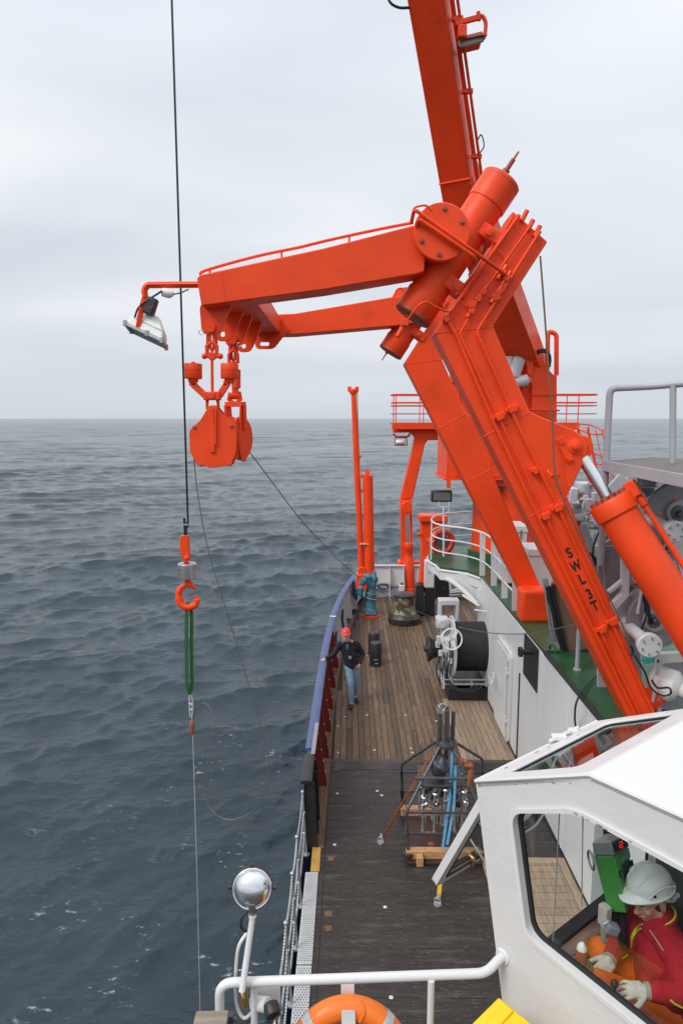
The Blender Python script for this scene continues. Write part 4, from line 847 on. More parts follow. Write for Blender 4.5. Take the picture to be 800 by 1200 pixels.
d_ = (tip0-knee).normalized(); far_end = knee+d_*9.5
h8, bx, bn, bt_ = boombox(knee-d_*1.5, far_end, .60, .72, .64, .70, BX); bu = MB().hexa(h8).build('boom_upper', OR, dc, bevel=.02)
front = -bn if (-bn).y < 0 else bn           # face turned to the after deck
mb = MB(); kf = knee+front*.365; mb.beam(kf-bx*.31, kf+bx*.31, .03, .03); mb.build('weld_seam', OR, bu)
# foot bracket of the boom at the house
mb = MB(); mb.prism([PY(613, 402, 17.2), PY(620, 393.5, 17.2), PY(625, 430, 17.2), PY(623, 442, 17.2), PY(618, 438, 17.2), PY(615, 420, 17.2)], V(0, .12, 0)); mb.build('boom_foot', OR, dc, bevel=.01)
for off, r_ in ((.38, .04), (.47, .028)):
    MB().tube([knee+bx*off-d_*.3+front*.12, far_end+bx*off+front*.12], r_, 8).build('boom_pipe', OR, dc)
mb = MB()
for k in range(8):
    c = knee+d_*(.3+k*1.1)+bx*.42+front*.12; mb.box(c, (.2, .08, .08))
mb.build('pipe_clamp', OR, dc, bevel=.01)
MB().tube(spline([knee+bx*.45+d_*.3, knee+bx*.56+d_*.42, knee+bx*.54+d_*.62, knee+bx*.46+d_*.55], 6), .012, 6).build('cable_loop', 'dark_wire', dc)
jib_top = V(-2.15, 8.95, far_end.z+1.2)
MB().hexa(boombox(far_end-d_*.2, jib_top+V(-.25, -.3, .35), .6, .6, .4, .4, BX)[0]).build('jib', OR, dc, bevel=.02)
MB().lathe(jib_top+V(.22, 0, .1)-V(0, .06, 0), (0, 1, 0), [(0, .3), (.03, .3), (.06, .24), (.09, .3), (.12, .3)], 32).build('jib_sheave', 'dark_steel', dc)
bl = thing('boom_floodlight', 'rectangular floodlight with orange hood on a bracket at the side of the tall boom', 'floodlight', PY(551, 42, 12.6))
W_ = lambda x, y: PY(x, y, 12.6)
mb = MB(); mb.beam(W_(533, 28), W_(562, 20), .07, .07, (0, 1, 0)); mb.tube(fillet([W_(545, 24), W_(565, 18), W_(569, 26), W_(568, 42)], .1), .035, 6); mb.cyl(W_(560, 14), W_(561, 24), .035, n=8); mb.build('bracket', OR, bl)
mb = MB(); a, b, c, e = W_(536, 46), W_(569, 38), W_(569, 47), W_(537, 56); m_ = roundpoly([a, b, c, e], .1)
mb.plate(m_, [roundpoly([W_(539, 47), W_(567, 40.5), W_(567, 46), W_(539.5, 53.5)], .07)], V(0, .18, .06)); mb.build('rim', 'dark_grey_paint', bl, bevel=.01)
MB().prism([W_(539, 46.6)+V(0, .05, 0), W_(567, 40)+V(0, .05, 0), W_(567, 46.5)+V(0, .05, 0), W_(539.5, 54)+V(0, .05, 0)], V(0, .03, 0)).build('lens', 'lens_amber', bl)
mb = MB(); mb.hexa([W_(540, 45)+V(0, .05, 0), W_(568, 38)+V(0, .05, 0), W_(568, 40)+V(0, .5, 0), W_(540, 47)+V(0, .5, 0), W_(546, 37)+V(0, .1, 0), W_(566, 32)+V(0, .1, 0), W_(566, 33)+V(0, .45, 0), W_(546, 38)+V(0, .45, 0)]); mb.box(W_(541, 38), (.15, .15, .2)); mb.build('hood', OR, bl, bevel=.02)
tag(MB().tube(spline([PY(453, -6, 12.6), PY(458, 4, 12.6), PY(468, 9, 12.6), PY(480, 9, 12.6)], 8), .022, 7).build('cable_loop', 'dark_wire', base=PY(465, 5, 12.6)), 'short black cable loop sticking out left of the boom at the picture top', 'cable')
# ================================================================== HANGING WIRE, HOOK AND SLING
wt = jib_top; hx = V(-2.15, 8.95, 0)
wire_o = tag(MB().tube([V(hx.x, hx.y, PY(217, 618, 8.95).z), V(hx.x, hx.y, jib_top.z+.1)], .0135, 8).build('crane_wire', 'dark_wire', base=V(hx.x, hx.y, 5)), 'long dark wire hanging straight down from above the picture to the hook', 'wire')
def K(px, py): p = PY(px, py, 8.95); return V(p.x, 8.95, p.z)
hk = thing('crane_hook', 'orange crane hook under a bare steel ball weight and wedge socket', 'hook', K(219, 690))
mb = MB(); mb.tube([K(216, 607), K(217, 628)], .016, 8); mb.tube([K(218.2, 612), K(218.5, 628)], .014, 8); mb.build('wire_tail', 'dark_wire', hk); mb = MB(); mb.box(K(218, 614.5), (.07, .04, .025)); mb.tube([K(215, 615), K(220, 614), K(222, 616)], .008, 6); mb.build('wire_clip', 'galvanised', hk)
mb = MB(); mb.prism(roundpoly([K(212, 627), K(221, 627), K(222.5, 646), K(223, 657), K(215.5, 659), K(213, 650), K(211, 644)], .02, 3), V(0, .07, 0)); mb.v = [v-V(0, .035, 0) for v in mb.v]; mb.cyl(K(220, 653)+V(0, -.06, 0), K(220, 653)+V(0, .06, 0), .028, n=10); mb.ball(K(220, 653)+V(0, -.055, 0), .035, 10, 6); mb.build('wedge_socket', OR, hk, bevel=.008)
c = K(219.5, 668); MB().lathe(c+V(0, 0, -.115), (0, 0, 1), [(0, .112), (.012, .125), (.20, .125), (.212, .112), (.225, .05)], 32).build('ball_weight', 'brushed_steel', hk)
hkp = [K(219.5, 678), K(219.5, 684), K(212, 689), (K(209.5, 698)), K(213, 708), K(221, 711.5), K(229, 708.5), K(231, 702.5), K(228.5, 698)]
MB().tube(spline(hkp, 5), [.04]*6+[.036]*5+[.045]*5+[.053]*5+[.053]*5+[.05]*5+[.04]*5+[.022]*5, 12).build('hook', OR, hk)
mb = MB(); mb.tube(spline([K(221, 684), K(227, 688), K(230, 690.5)], 5), [.045]*3+[.03]*3+[.022]*4+[.01], 10); mb.build('hook_nose', OR, hk)
sl = thing('webbing_sling', 'dark green webbing sling hanging doubled from the crane hook', 'sling', K(222, 760))
for a, b, y in ((217.9, 220.2, -.02), (222.9, 225.4, .02)):
    mb = MB(); w0 = .024
    P = [K(220, 706)+V(0, y, 0), K(a+1.2, 720)+V(0, y, 0), K(a+1.2, 760)+V(0, y, 0), K((a+b)/2+.6, 800)+V(0, y, 0), K(223, 814)+V(0, y*.3, 0)]
    P = spline(P, 6); vs = []
    for i, p in enumerate(P): vs += [p+V(-w0, -.008, 0), p+V(w0, -.008, 0), p+V(w0, .008, 0), p+V(-w0, .008, 0)]
    n4 = len(P); fs = [(i*4+j, i*4+(j+1) % 4, i*4+4+(j+1) % 4, i*4+4+j) for i in range(n4-1) for j in range(4)]+[(3, 2, 1, 0), (n4*4-4, n4*4-3, n4*4-2, n4*4-1)]
    mb.add(vs, fs); mb.build('webbing', 'green_webbing', sl, bevel=.004)
rs = thing('rope_thimble', 'small pale spliced rope end with a brown sleeve below the green sling', 'rope fitting', K(225, 835))
mb = MB(); mb.tube(spline([K(222.5, 810), K(222, 822), K(223, 840)], 5), .011, 7); mb.tube(spline([K(224, 812), K(226, 825), K(225, 842)], 5), .011, 7); mb.tube([K(221, 824), K(226, 826)], .018, 6); mb.tube([K(222, 832), K(226, 831)], .016, 6); mb.build('spliced_eye', 'white_rope', rs)
MB().lathe(K(225.5, 860), (0, 0, 1), [(0, .022), (.02, .034), (.14, .036), (.19, .03), (.2, .02)], 12).build('sleeve', 'orange_cloth', rs)
b_ = K(226, 860); sea_hit = V(b_.x+.02, b_.y, SEA-.1)
tag(MB().tube([b_, V(b_.x+.01, b_.y-.05, 0), sea_hit+V(.0, -.2, 0)], .0055, 6).build('down_line', 'white_rope', base=b_), 'thin pale line running from the sling fitting straight down into the sea', 'line')
T = lambda px, py, Y: PY(px, py, Y)
lo = [T(226, 845, 8.95), T(229, 833, 8.95), T(237, 824, 8.9), T(245, 828, 8.85), T(249.5, 842, 8.8), T(249, 858, 8.75), T(245, 890, 8.7), T(242, 925, 8.65), T(246, 947, 8.6), T(262, 959.5, 8.55), T(280, 959, 8.5), T(300, 947, 8.45), T(313, 922, 8.4), T(316, 905, 8.4), T(313, 880, 8.4), T(303, 840, 8.4), T(285, 780, 8.4), T(262, 705, 8.4), T(243, 640, 8.4), T(232, 580, 8.4), T(227, 535, 8.4)]
tag(MB().tube(spline(lo, 8), .0075, 6).build('slack_line', 'wire_steel', base=lo[9]), 'slack thin line looping over the water between the orange block and the sling fitting', 'line')
# wire from the second block across the deck to the winch
wl = [T(283.5, 518, 9.75), T(310, 553, 10.4), T(350, 606, 11.6), T(380, 639, 12.6), T(410, 668, 13.5), T(440, 690, 14.3), T(470, 707, 15.0), T(500, 721, 15.6), T(520, 729, 15.9)]
tag(MB().tube(spline(wl, 6), .008, 6).build('winch_wire', 'wire_steel', base=wl[4]), 'grey wire running from the edge on block over the wooden deck to the winch', 'wire')
w2 = [T(531, 733, 15.6), T(545, 737, 15.4), PX(572, 741.5, 3.08), PX(600, 743, 3.11), PX(625, 742, 3.14), PX(640, 739.5, 3.2), PX(658, 735.5, 3.3), PY(675, 731.5, PZ(675.5, 785, ZU).y-.03)]
tag(MB().tube(spline(w2, 6), .0095, 6).build('guide_wire', 'wire_steel', base=w2[3]), 'grey wire slung from the winch drum across the white wall to a grey post', 'wire')
rp_ = [T(632.5, 300, 8.22), T(636, 345, 8.2), T(641, 415, 8.18), T(647, 500, 8.16), T(650, 556, 8.16), T(659, 583, 8.16), T(680, 631, 8.18), T(701, 676, 8.2), T(719, 712, 8.2), T(737, 751, 8.2)]
tag(MB().tube(spline(rp_, 6), .011, 6).build('tag_line', 'brown_rope', base=rp_[4]), 'brown line hanging from the leg top and lying down along the near orange leg', 'rope')
mb = MB(); mb.tube(spline([T(641, 551, 8.24), T(645, 556, 8.2), T(651, 561, 8.2), T(655, 557, 8.2), T(648, 556, 8.18), T(643, 559, 8.2)], 5), .012, 6); tag(mb.build('rope_hitch', OR, base=T(648, 557, 8.2)), 'small orange hook holding the brown line against the near leg', 'hook')
mb = MB(); mb.tube(spline([T(738, 756, 8.2), T(741, 764, 8.2), T(738, 769, 8.2)], 4), .016, 6); mb.tube(spline([T(743, 768, 8.2), T(755, 788, 8.2), T(762, 806, 8.2), T(775, 815, 8.15), T(785, 813, 8.1), T(783, 806, 8.1), T(770, 806, 8.2), T(763, 797, 8.2)], 6), .013, 6); tag(mb.build('black_cable', 'rubber', base=T(760, 800, 8.2)), 'black cable hanging beside the foot of the near orange leg', 'cable')
mb = MB(); mb.tube(spline([PZ(706, 787, 2.76), PZ(690, 800, 2.75), PZ(676, 820, 2.78), PX(673, 840, 3.1), PX(674, 852, 3.14), PX(676, 870, 3.14)], 8), .014, 7); tag(mb.build('drain_hose', 'rubber', base=PZ(690, 800, 2.75)), 'black hose lying on the green deck and hanging down the white wall', 'hose')
pp = PZ(675.5, 785, ZU); mb = MB(); mb.cyl(pp, V(pp.x, pp.y, PY(674.5, 729, pp.y).z), .032, n=12); mb.lathe(pp, (0, 0, 1), [(0, .06), (.02, .06)], 12); tag(mb.build('grey_post', 'grey_paint', base=pp), 'grey tubular post standing on the green deck holding the wire end', 'post')
# ================================================================== FAR END OF THE DECK
# slim derrick wrapped in a teal tarpaulin
sd_ = thing('slim_derrick', 'slender orange derrick of two tubes, foot wrapped in a teal tarpaulin', 'derrick', PZ(434, 722, 0))
YD = 21.95; G = lambda x, y: PY(x, y, YD)
MB().tube([G(424.5, 690), G(418.5, 560), G(414, 457)], [.105, .10, .085], 14).build('mast_tube', OR, sd_)
mb = MB(); mb.lathe(G(413.7, 459), (0, 0, 1), [(-.08, .1), (0, .13), (.06, .13), (.1, .08)], 14); mb.box(G(409.5, 456), (.12, .06, .16)); mb.box(G(418, 456), (.12, .06, .16)); mb.box(G(420.5, 535), (.14, .1, .1)); mb.box(G(422.5, 575), (.14, .1, .1)); mb.build('mast_head', OR, sd_, bevel=.01)
MB().tube([G(433, 679), G(430.8, 557)], .165, 18).build('cylinder_tube', OR, sd_)
p = G(430.6, 553); mb = MB(); mb.plate([p+V(-.07, 0, -.12), p+V(.07, 0, -.12)]+[p+V(.07*math.cos(t), 0, .07*math.sin(t)+.03) for t in np.linspace(0, math.pi, 8)], [circle(p+V(0, 0, .02), (0, 1, 0), .03, 10)], V(0, .05, 0)); mb.box(G(425.5, 558), (.16, .12, .12)); mb.build('eye', OR, sd_, bevel=.006)
MB().tube([G(418.5, 457.5), G(419.5, 500), G(422, 570), G(426, 650)], .018, 6).build('halyard', 'white_rope', sd_)
MB().box(G(427, 637), (.32, .34, .07)).build('rope_lashing', 'pine', sd_, bevel=.03)
mb = MB(); mb.span((G(426, 670).x-.25, YD-.2, G(426, 690).z), (G(430, 670).x, YD+.15, G(426, 672).z)); mb.cyl(G(424, 668)+V(0, -.15, 0), G(424, 668)+V(0, .15, 0), .14, n=14); mb.build('heel_bracket', OR, sd_, bevel=.02)
MB().lathe(PZ(434, 722, 0), (0, 0, 1), [(0, .30), (.05, .30), (.06, .2)], 24).build('base_plate', OR, sd_)
rng = np.random.default_rng(3)
mb = MB(); prof = []; nn = 26; z0, z1 = .10, G(434, 671).z; vs = []; rows = 22
for i in range(rows):
    t = i/(rows-1); r0 = .155+.09*math.exp(-((t-.0)/.07)**2)+.02*math.sin(t*17)+(.10*max(0, (t-.62)/.38)**.7 if t > .62 else 0); r0 *= 1 if t < .97 else .85
    for k in range(nn):
        a = k*math.tau/nn; f = 1+.10*math.sin(a*5+t*9)+.07*math.sin(a*9-t*21)+rng.normal(0, .012); dx = -.16*max(0, (t-.6)/.4)
        p = G(434.2, 700); vs.append(V(p.x+dx+r0*f*math.cos(a)*(1+.2*(t > .62)), YD+r0*f*math.sin(a)*.9, z0+(z1-z0)*t+rng.normal(0, .01)))
mb.add(vs, [(i*nn+k, i*nn+(k+1) % nn, (i+1)*nn+(k+1) % nn, (i+1)*nn+k) for i in range(rows-1) for k in range(nn)])
tp = mb.build('tarpaulin', 'teal_tarp', sd_, smooth='all')
mb = MB()
for dx, z, r in ((-.33, .93, (.13, .16, .29)), (-.24, 1.22, (.17, .18, .18)), (.09, 1.26, (.12, .16, .30)), (-.08, 1.36, (.2, .19, .14))):
    c = V(G(434, 700).x+dx, YD-.08, z); n0 = len(mb.v); mb.ball(c, r, 18, 12)
    for i in range(n0, len(mb.v)):
        v = mb.v[i]-c; mb.v[i] = c+v*(1+.12*math.sin(v.z*28+v.x*17)+.07*math.sin(v.x*41))
mb.build('tarpaulin_fold', 'teal_tarp', sd_, smooth='all')
mb = MB()
for z in (.25, .62, .8): mb.tube([V(G(434, 700).x+.172*math.cos(t), YD+.16*math.sin(t), z+.03*math.sin(t*2)) for t in np.linspace(0, math.tau, 24, endpoint=False)], .012, 6, closed=True)
mb.build('lashing', 'white_rope', sd_)
mb = MB(); c = PY(416, 690, 22.5); n0 = 0; mb.ball(c, (.13, .2, .42), 14, 10)
for i in range(len(mb.v)):
    v = mb.v[i]-c; mb.v[i] = c+v*(1+.13*math.sin(v.z*19+v.x*25))
tag(mb.build('tarp_bundle', 'teal_tarp', base=c, smooth='all'), 'bundle of teal tarpaulin hung inside the bulwark left of the derrick', 'tarpaulin')
# portal mast of the bow with its platform
YG = 24.9; Gm = lambda x, y: PY(x, y, YG)
pm = thing('portal_mast', 'orange portal mast with leaning legs and railed platform beyond the deck crane', 'mast', Gm(482, 697))
xc = (Gm(460, 497).x+Gm(674, 497).x)/2
def mirror(p): return V(2*xc-p.x, p.y, p.z)
legp = [(469, 586), (484.5, 521), (486, 512), (480, 507), (460.5, 507), (460.5, 497), (530, 497), (530, 516), (501, 516), (497.5, 521), (483.5, 584)]
lower = [(469, 585.5), (482.6, 585.5), (484, 697), (473, 697)]
for f in (lambda p: p, mirror):
    MB().prism([f(Gm(*p)) for p in legp], V(0, .5, 0)).build('leg_head', OR, pm, bevel=.03)
    MB().prism([f(Gm(*p)) for p in lower], V(0, .5, 0)).build('leg', OR, pm, bevel=.03)
MB().span((Gm(530, 497).x-.01, YG+.02, Gm(530, 514).z), (mirror(Gm(530, 497)).x+.01, YG+.48, Gm(530, 498).z)).build('cross_beam', OR, pm, bevel=.02)
for f in (lambda p: p, mirror):
    a, b = f(Gm(459, 497)), f(Gm(560, 497)); x0, x1 = min(a.x, b.x), max(a.x, b.x)
    MB().span((x0, YG-.3, a.z+.002), (x1, YG+1.1, a.z+.05)).build('platform', 'dark_grey_paint', pm)
    MB().span((x0-.02, YG-.34, a.z-.18), (x1, YG-.301, a.z+.06)).build('platform_edge', OR, pm, bevel=.01)
    zz = a.z+.05
    for h_ in (.32, .72, 1.0, 1.05*.58):
        e = x0 if f(V(0, 0, 0)).x == 0 else x1+.75; o_ = x1 if e == x0 else x0
        MB().tube(fillet([V(o_, YG-.28, zz+h_), V(e, YG-.28, zz+h_), V(e, YG+1.05, zz+h_), V(o_, YG+1.05, zz+h_)], .3 if e == x0 else .62), .02 if h_ < 1 else .028, 6).build('railing_bar', OR, pm)
    mb = MB()
    for x in np.linspace(x0+.12, x1-.05, 4):
        for y in (YG-.28, YG+1.05): mb.cyl(V(x, y, zz), V(x, y, zz+1.03), .02, n=6)
    mb.build('railing_posts', OR, pm)
a = Gm(480, 590); b = Gm(481.5, 694); a.y = b.y = YG-.28
yr_ = YG-.28; Gr = lambda x, y: PY(x, y, yr_)
MB().cyl(Gr(477, 600), Gr(478, 640), .07, n=16).build('strut_rod', 'chrome', pm)
MB().lathe(Gr(478.3, 636), Gr(480.5, 695)-Gr(478.3, 636), [(0, .15), (.03, .165), (.25, .165), (.27, .15), (.55, .15), (.6, .175), (1.7, .175), (1.72, .2), (1.9, .2)], 22).build('strut_barrel', OR, pm)
mb = MB(); mb.lathe(Gr(476.5, 594)+V(0, -.12, 0), (0, 1, 0), [(0, .2), (.3, .2)], 18); mb.box(Gr(476.5, 598), (.3, .2, .3)); mb.cyl(Gr(470, 588), Gr(470, 698), .03, n=6); mb.build('strut_eye', OR, pm, bevel=.01)
mb = MB(); mb.span((Gm(466, 660).x, YG-.1, Gm(466, 672).z), (Gm(492, 660).x, YG+.4, Gm(466, 658).z)); mb.build('foot_beam', OR, pm, bevel=.03)
pl_ = thing('platform_lamp', 'cream lamp in a wire guard hanging under the left end of the portal mast platform', 'lamp', Gm(469, 515))
mb = MB(); c = Gm(469, 518); mb.ball(c, (.2, .14, .1), 14, 8); mb.build('lamp_body', 'pine' if 0 else 'lamp_white', pl_)
mb = MB(); mb.tube(fillet([Gm(462, 521), Gm(462.5, 513), Gm(476, 513), Gm(477, 521)], .08), .022, 6); mb.tube(fillet([Gm(461, 508), Gm(463, 512), Gm(478, 512), Gm(480, 508)], .1), .04, 6); mb.tube([Gm(462, 521.5), Gm(477, 521.5)], .03, 6); mb.build('guard', 'orange_bare', pl_)
# caged ladder on the right of the mast
lad = thing('caged_ladder', 'orange ladder with hoop cage slanting down the right side of the portal mast', 'ladder', Gm(705, 570))
La, Lb = Gm(676, 500), Gm(705, 640); Lr = V(.38, 0, 0)
dl = (Lb-La); yc_ = V(0, -.0, 0)
for o_ in (V(0, 0, 0), Lr): MB().tube([La+o_, Lb+o_], .03, 6).build('stringer', OR, lad)
for k in range(15):
    p = La+dl*(k+.5)/15; MB().cyl(p, p+Lr, .015, n=6).build('rung', OR, lad)
for k in range(4):
    c = La+dl*(.02+k*.24)+Lr*.5+V(.12, -.35, 0); MB().ring(c, (.15, -.4, 1), .46, .025, 22, 5).build('cage_hoop', OR, lad)
for t in np.linspace(-2.7, -.3, 5):
    o_ = Lr*.5+V(.12+.46*math.cos(t), -.35+.46*math.sin(t), 0); MB().tube([La+dl*.02+o_, La+dl*.74+o_], .018, 5).build('cage_bar', OR, lad)
# orange post crane, white box with number and black cabinets
YP = 22.3; Q = lambda x, y: PY(x, y, YP)
po = thing('orange_post', 'stubby orange post crane with angled head in front of the bow bulwark', 'post crane', PZ(500, 712, 0))
MB().prism([Q(490, 695), Q(494, 660), Q(493, 610), (Q(497, 606)), Q(520, 604), Q(524, 612), Q(505, 628), Q(505, 695)], V(0, .45, 0)).build('post', OR, po, bevel=.03)
MB().span((Q(491, 612).x, YP-.1, Q(491, 611).z), (Q(524, 612).x, YP+.6, Q(491, 604).z)).build('head_plate', OR, po, bevel=.02)
mb = MB(); mb.cyl(Q(488, 626.5), Q(493, 626.5), .06, n=10); mb.ball(Q(502, 634), (.06, .1, .1), 10, 6); mb.build('boss', OR, po)
nb = thing('numbered_box', 'white electric box numbered 21 on a black lower cabinet beside the orange post', 'cabinet', Q(502, 720))
MB().span((Q(496.5, 655).x, YP-.32, Q(500, 686).z), (Q(507.5, 655).x, YP-.03, Q(500, 655).z)).build('box', 'white_paint', nb, bevel=.02)
MB().span((Q(497, 690).x, YP-.34, 0.0), (Q(508, 690).x, YP-.02, Q(500, 686.3).z)).build('lower_cabinet', 'black_paint', nb, bevel=.01)
cu = bpy.data.curves.new('number', 'FONT'); cu.body = '21'; cu.size = .13; cu.align_x = 'CENTER'; cu.align_y = 'CENTER'; cu.extrude = .001; to = bpy.data.objects.new('number', cu); COL.objects.link(to); bpy.context.view_layer.update()
me = bpy.data.meshes.new_from_object(to.evaluated_get(bpy.context.evaluated_depsgraph_get())); bpy.data.objects.remove(to)
mb = MB(); c = Q(502.3, 668); c.y = YP-.323; mb.v = [c+V(v.co.x, -v.co.z, v.co.y) for v in me.vertices]; mb.f = [tuple(p_.vertices) for p_ in me.polygons]; mb.build('number', 'red_letter', nb, smooth=False)
bc = thing('black_cabinet', 'black sloping cabinet standing behind the capstan left of the numbered box', 'cabinet', Q(491, 716))
mb = MB(); x0, x1 = Q(486, 700).x, Q(495.5, 700).x; mb.prism([V(x0, YP-.35, 0), V(x0, YP+.1, 0), V(x0, YP+.1, Q(490, 683).z), V(x0, YP-.2, Q(490, 684).z)], V(x1-x0, 0, 0)); mb.build('body', 'black_paint', bc, bevel=.02)
mb = MB(); mb.tube(spline([Q(486, 706), Q(489, 712), Q(493, 717), Q(493, 722)], 5), .02, 6); mb.build('hose', 'brown_rope', bc)
mb = MB(); mb.lathe(Q(492, 684), (0, 0, 1), [(0, .08), (.04, .08)], 12); mb.build('cap', 'worn_black', bc)
wb = thing('white_box', 'small white box with dark knob between capstan and leaning orange strut', 'box', Q(470.5, 697))
MB().span((Q(467.5, 690).x, YP-.1, Q(470, 696).z), (Q(473.7, 690).x, YP+.15, Q(470, 685).z)).build('body', 'white_paint', wb, bevel=.02)
mb = MB(); mb.ball(Q(470.5, 684.5), .06, 10, 6); mb.build('knob', 'worn_black', wb); MB().span((Q(468.5, 700).x, YP-.05, 0), (Q(472.5, 700).x, YP+.1, Q(470, 696.2).z)).build('stand', 'dark_grey_paint', wb)
bl2 = thing('black_locker', 'black locker panel against the bow bulwark right of the numbered box', 'locker', PY(516, 698, 24.3))
Q3 = lambda x, y: PY(x, y, 24.3)
MB().span((Q3(508.5, 690).x, 24.2, 0), (Q3(525, 690).x, 24.5, Q3(515, 666).z)).build('body', 'black_paint', bl2, bevel=.02)
mb = MB(); mb.lathe(Q3(520, 671)+V(0, -.1, 0), (0, -1, 0), [(0, .1), (.04, .1)], 14); mb.lathe(Q3(520, 689)+V(0, -.1, 0), (0, -1, 0), [(0, .1), (.04, .1)], 14); mb.span((Q3(522.5, 690).x, 24.16, .1), (Q3(524, 690).x, 24.199, 1.2)); mb.build('fitting', 'worn_black', bl2)
fx_ = thing('steel_cradle', 'white angled steel cradle stowed against the bow bulwark under the green deck', 'frame', PY(540, 696, 24.2))
mb = MB(); Q4 = lambda x, y: PY(x, y, 24.1); mb.tube([Q4(526, 674), Q4(548, 676), Q4(549, 692), Q4(528, 694)], .07, 6, closed=True); mb.tube([Q4(527, 693), Q4(540, 690), Q4(549, 689)], .06, 6); mb.tube([Q4(530, 674), Q4(543, 692)], .05, 6); mb.build('frame_tube', 'white_rusty', fx_)
MB().beam(Q4(526, 698), Q4(549, 697), .16, .12).build('pipe_bundle', 'galvanised', fx_, bevel=.03)
lr_ = thing('bow_lifebuoy', 'red lifebuoy with dark centre hung on the far railing left of the crane pedestal', 'lifebuoy', PY(518, 635, 19.3))
c = PY(518, 635, 19.2); MB().ring(c, (.25, -1, 0), .30, .085, 28, 10).build('ring', 'red_ring', lr_); MB().ring(c, (.25, -1, 0), .385, .012, 28, 5).build('grab_line', 'white_rope', lr_)
MB().lathe(c, (.25, -1, 0), [(-.05, .2), (.03, .2)], 20).build('holder', 'dark_grey_paint', lr_)
fl2 = thing('black_floodlight', 'black square floodlight on a thin post above the curved white railing', 'floodlight', PY(518, 590, 18.0))
Q5 = lambda x, y: PY(x, y, 17.9)
a, b = Q5(505.5, 575), Q5(529.5, 588.5); MB().span((a.x, 17.9, b.z), (b.x, 18.15, a.z)).build('body', 'black_paint', fl2, bevel=.03)
mb = MB(); mb.span((a.x+.05, 17.885, b.z+.05), (b.x-.05, 17.899, a.z-.05)); mb.build('lens', 'lens_grey', fl2)
mb = MB()
for k in range(7): mb.span((a.x+.04+k*.072, 18.151, b.z+.02), (a.x+.06+k*.072, 18.19, a.z-.02))
mb.build('cooling_fins', 'black_paint', fl2)
mb = MB(); mb.tube(fillet([Q5(514, 588), Q5(514, 594), Q5(526, 594), Q5(526, 588)], .05), .016, 6); mb.tube(spline([Q5(525, 590), Q5(526, 598), Q5(520, 603)], 5), .014, 6); mb.cyl(Q5(519.5, 593), Q5(519.5, 652), .03, n=8); mb.build('post', 'pale_grey_paint', fl2)
# ================================================================== DECK FITTINGS
def bollard(c, r, h, label):
    t = thing('bollard', label, 'bollard', c, 'black mooring bollards')
    MB().lathe(c, (0, 0, 1), [(0, r+.03), (.015, r+.03), (.02, r), (h-.02, r), (h, r-.015), (h+.003, 0)], 32).build('barrel', 'black_paint', t)
    MB().lathe(c+V(0, 0, h+.001), (0, 0, 1), [(0, r-.02), (.006, r-.03)], 28).build('lid', 'worn_black', t)
    return t
bA = bollard(PZ(440, 779, 0), .158, .62, 'nearer black bollard standing on the planks, white scratches low on its side')
mb = MB(); c = PZ(440, 779, 0); 
for dx, z, w_ in ((.0, .19, .12), (.02, .09, .1)): mb.box(c+V(dx, -.158, z), (w_, .006, .016))
mb.build('paint_scratch', 'grey_paint', bA)
bollard(PZ(438, 765.5, 0), .158, .60, 'farther black bollard half hidden behind the nearer one')
cpn = thing('capstan', 'worn green and rusty capstan drum on a round black base', 'capstan', PZ(473, 729, 0))
c = PZ(473, 729, 0)
MB().lathe(c, (0, 0, 1), [(0, .5), (.08, .52), (.2, .52), (.24, .48), (.30, .44), (.33, .40)], 44).build('base', 'worn_black', cpn)
MB().lathe(c, (0, 0, 1), [(.325, .40), (.36, .36), (.45, .325), (.75, .31), (.82, .33), (.86, .33)], 40).build('drum', 'rusty_green', cpn)
MB().lathe(c, (0, 0, 1), [(.861, .33), (.88, .345), (.92, .345), (.95, .30), (.97, .12), (.975, .05)], 40).build('cap', 'worn_black', cpn)
mb = MB()
for k in range(12): t = k*math.tau/12; bolt(mb, c+V(.46*math.cos(t), .46*math.sin(t), .255), (0, 0, 1), .022, .03)
mb.build('base_bolt', 'worn_black', cpn)
# ---- rope winch against the deckhouse
wn = thing('rope_winch', 'pale grey deck winch with black rope drum, warping head and three spoke handwheel', 'winch', PZ(545, 805, 0))
Yw = 15.75; Wp = lambda x, y, Y=Yw: PY(x, y, Y)
cz = Wp(555, 757).z; xl_, xr_ = Wp(530, 757).x, Wp(568.5, 757).x
dR = .62
MB().lathe(V(xl_, Yw, cz), (1, 0, 0), [(0, .2), (.001, dR-.05), (xr_-xl_, dR-.05), (xr_-xl_+.001, .2)], 48).build('rope_layer', 'drum_rope', wn)
mb = MB()
for k in range(30):
    x = xl_+.02+(xr_-xl_-.04)*k/29; mb.ring(V(x, Yw, cz), (1, 0, 0), dR-.048, .0135, 40, 5)
mb.build('rope_turns', 'drum_rope', wn)['kind'] = 'stuff'
for x, rr_ in ((xl_-.035, dR+.10), (xr_, dR+.16)): MB().lathe(V(x, Yw, cz), (1, 0, 0), [(0, rr_-.01), (.01, rr_), (.03, rr_), (.036, rr_-.02)], 52).build('drum_flange', 'pale_grey_paint', wn)
mb = MB(); mb.lathe(V(xl_-.62, Yw-.15, cz-.02), (1, 0, 0), [(0, .30), (.03, .31), (.06, .30), (.12, .235), (.25, .20), (.36, .215), (.42, .27), (.44, .27)], 36); mb.build('warping_head', 'black_paint', wn)
MB().cyl(V(xl_-.7, Yw-.15, cz-.02), V(xr_+.1, Yw, cz), .07, n=14).build('main_shaft', 'dark_steel', wn)
fx0 = xl_-.26
mb = MB()
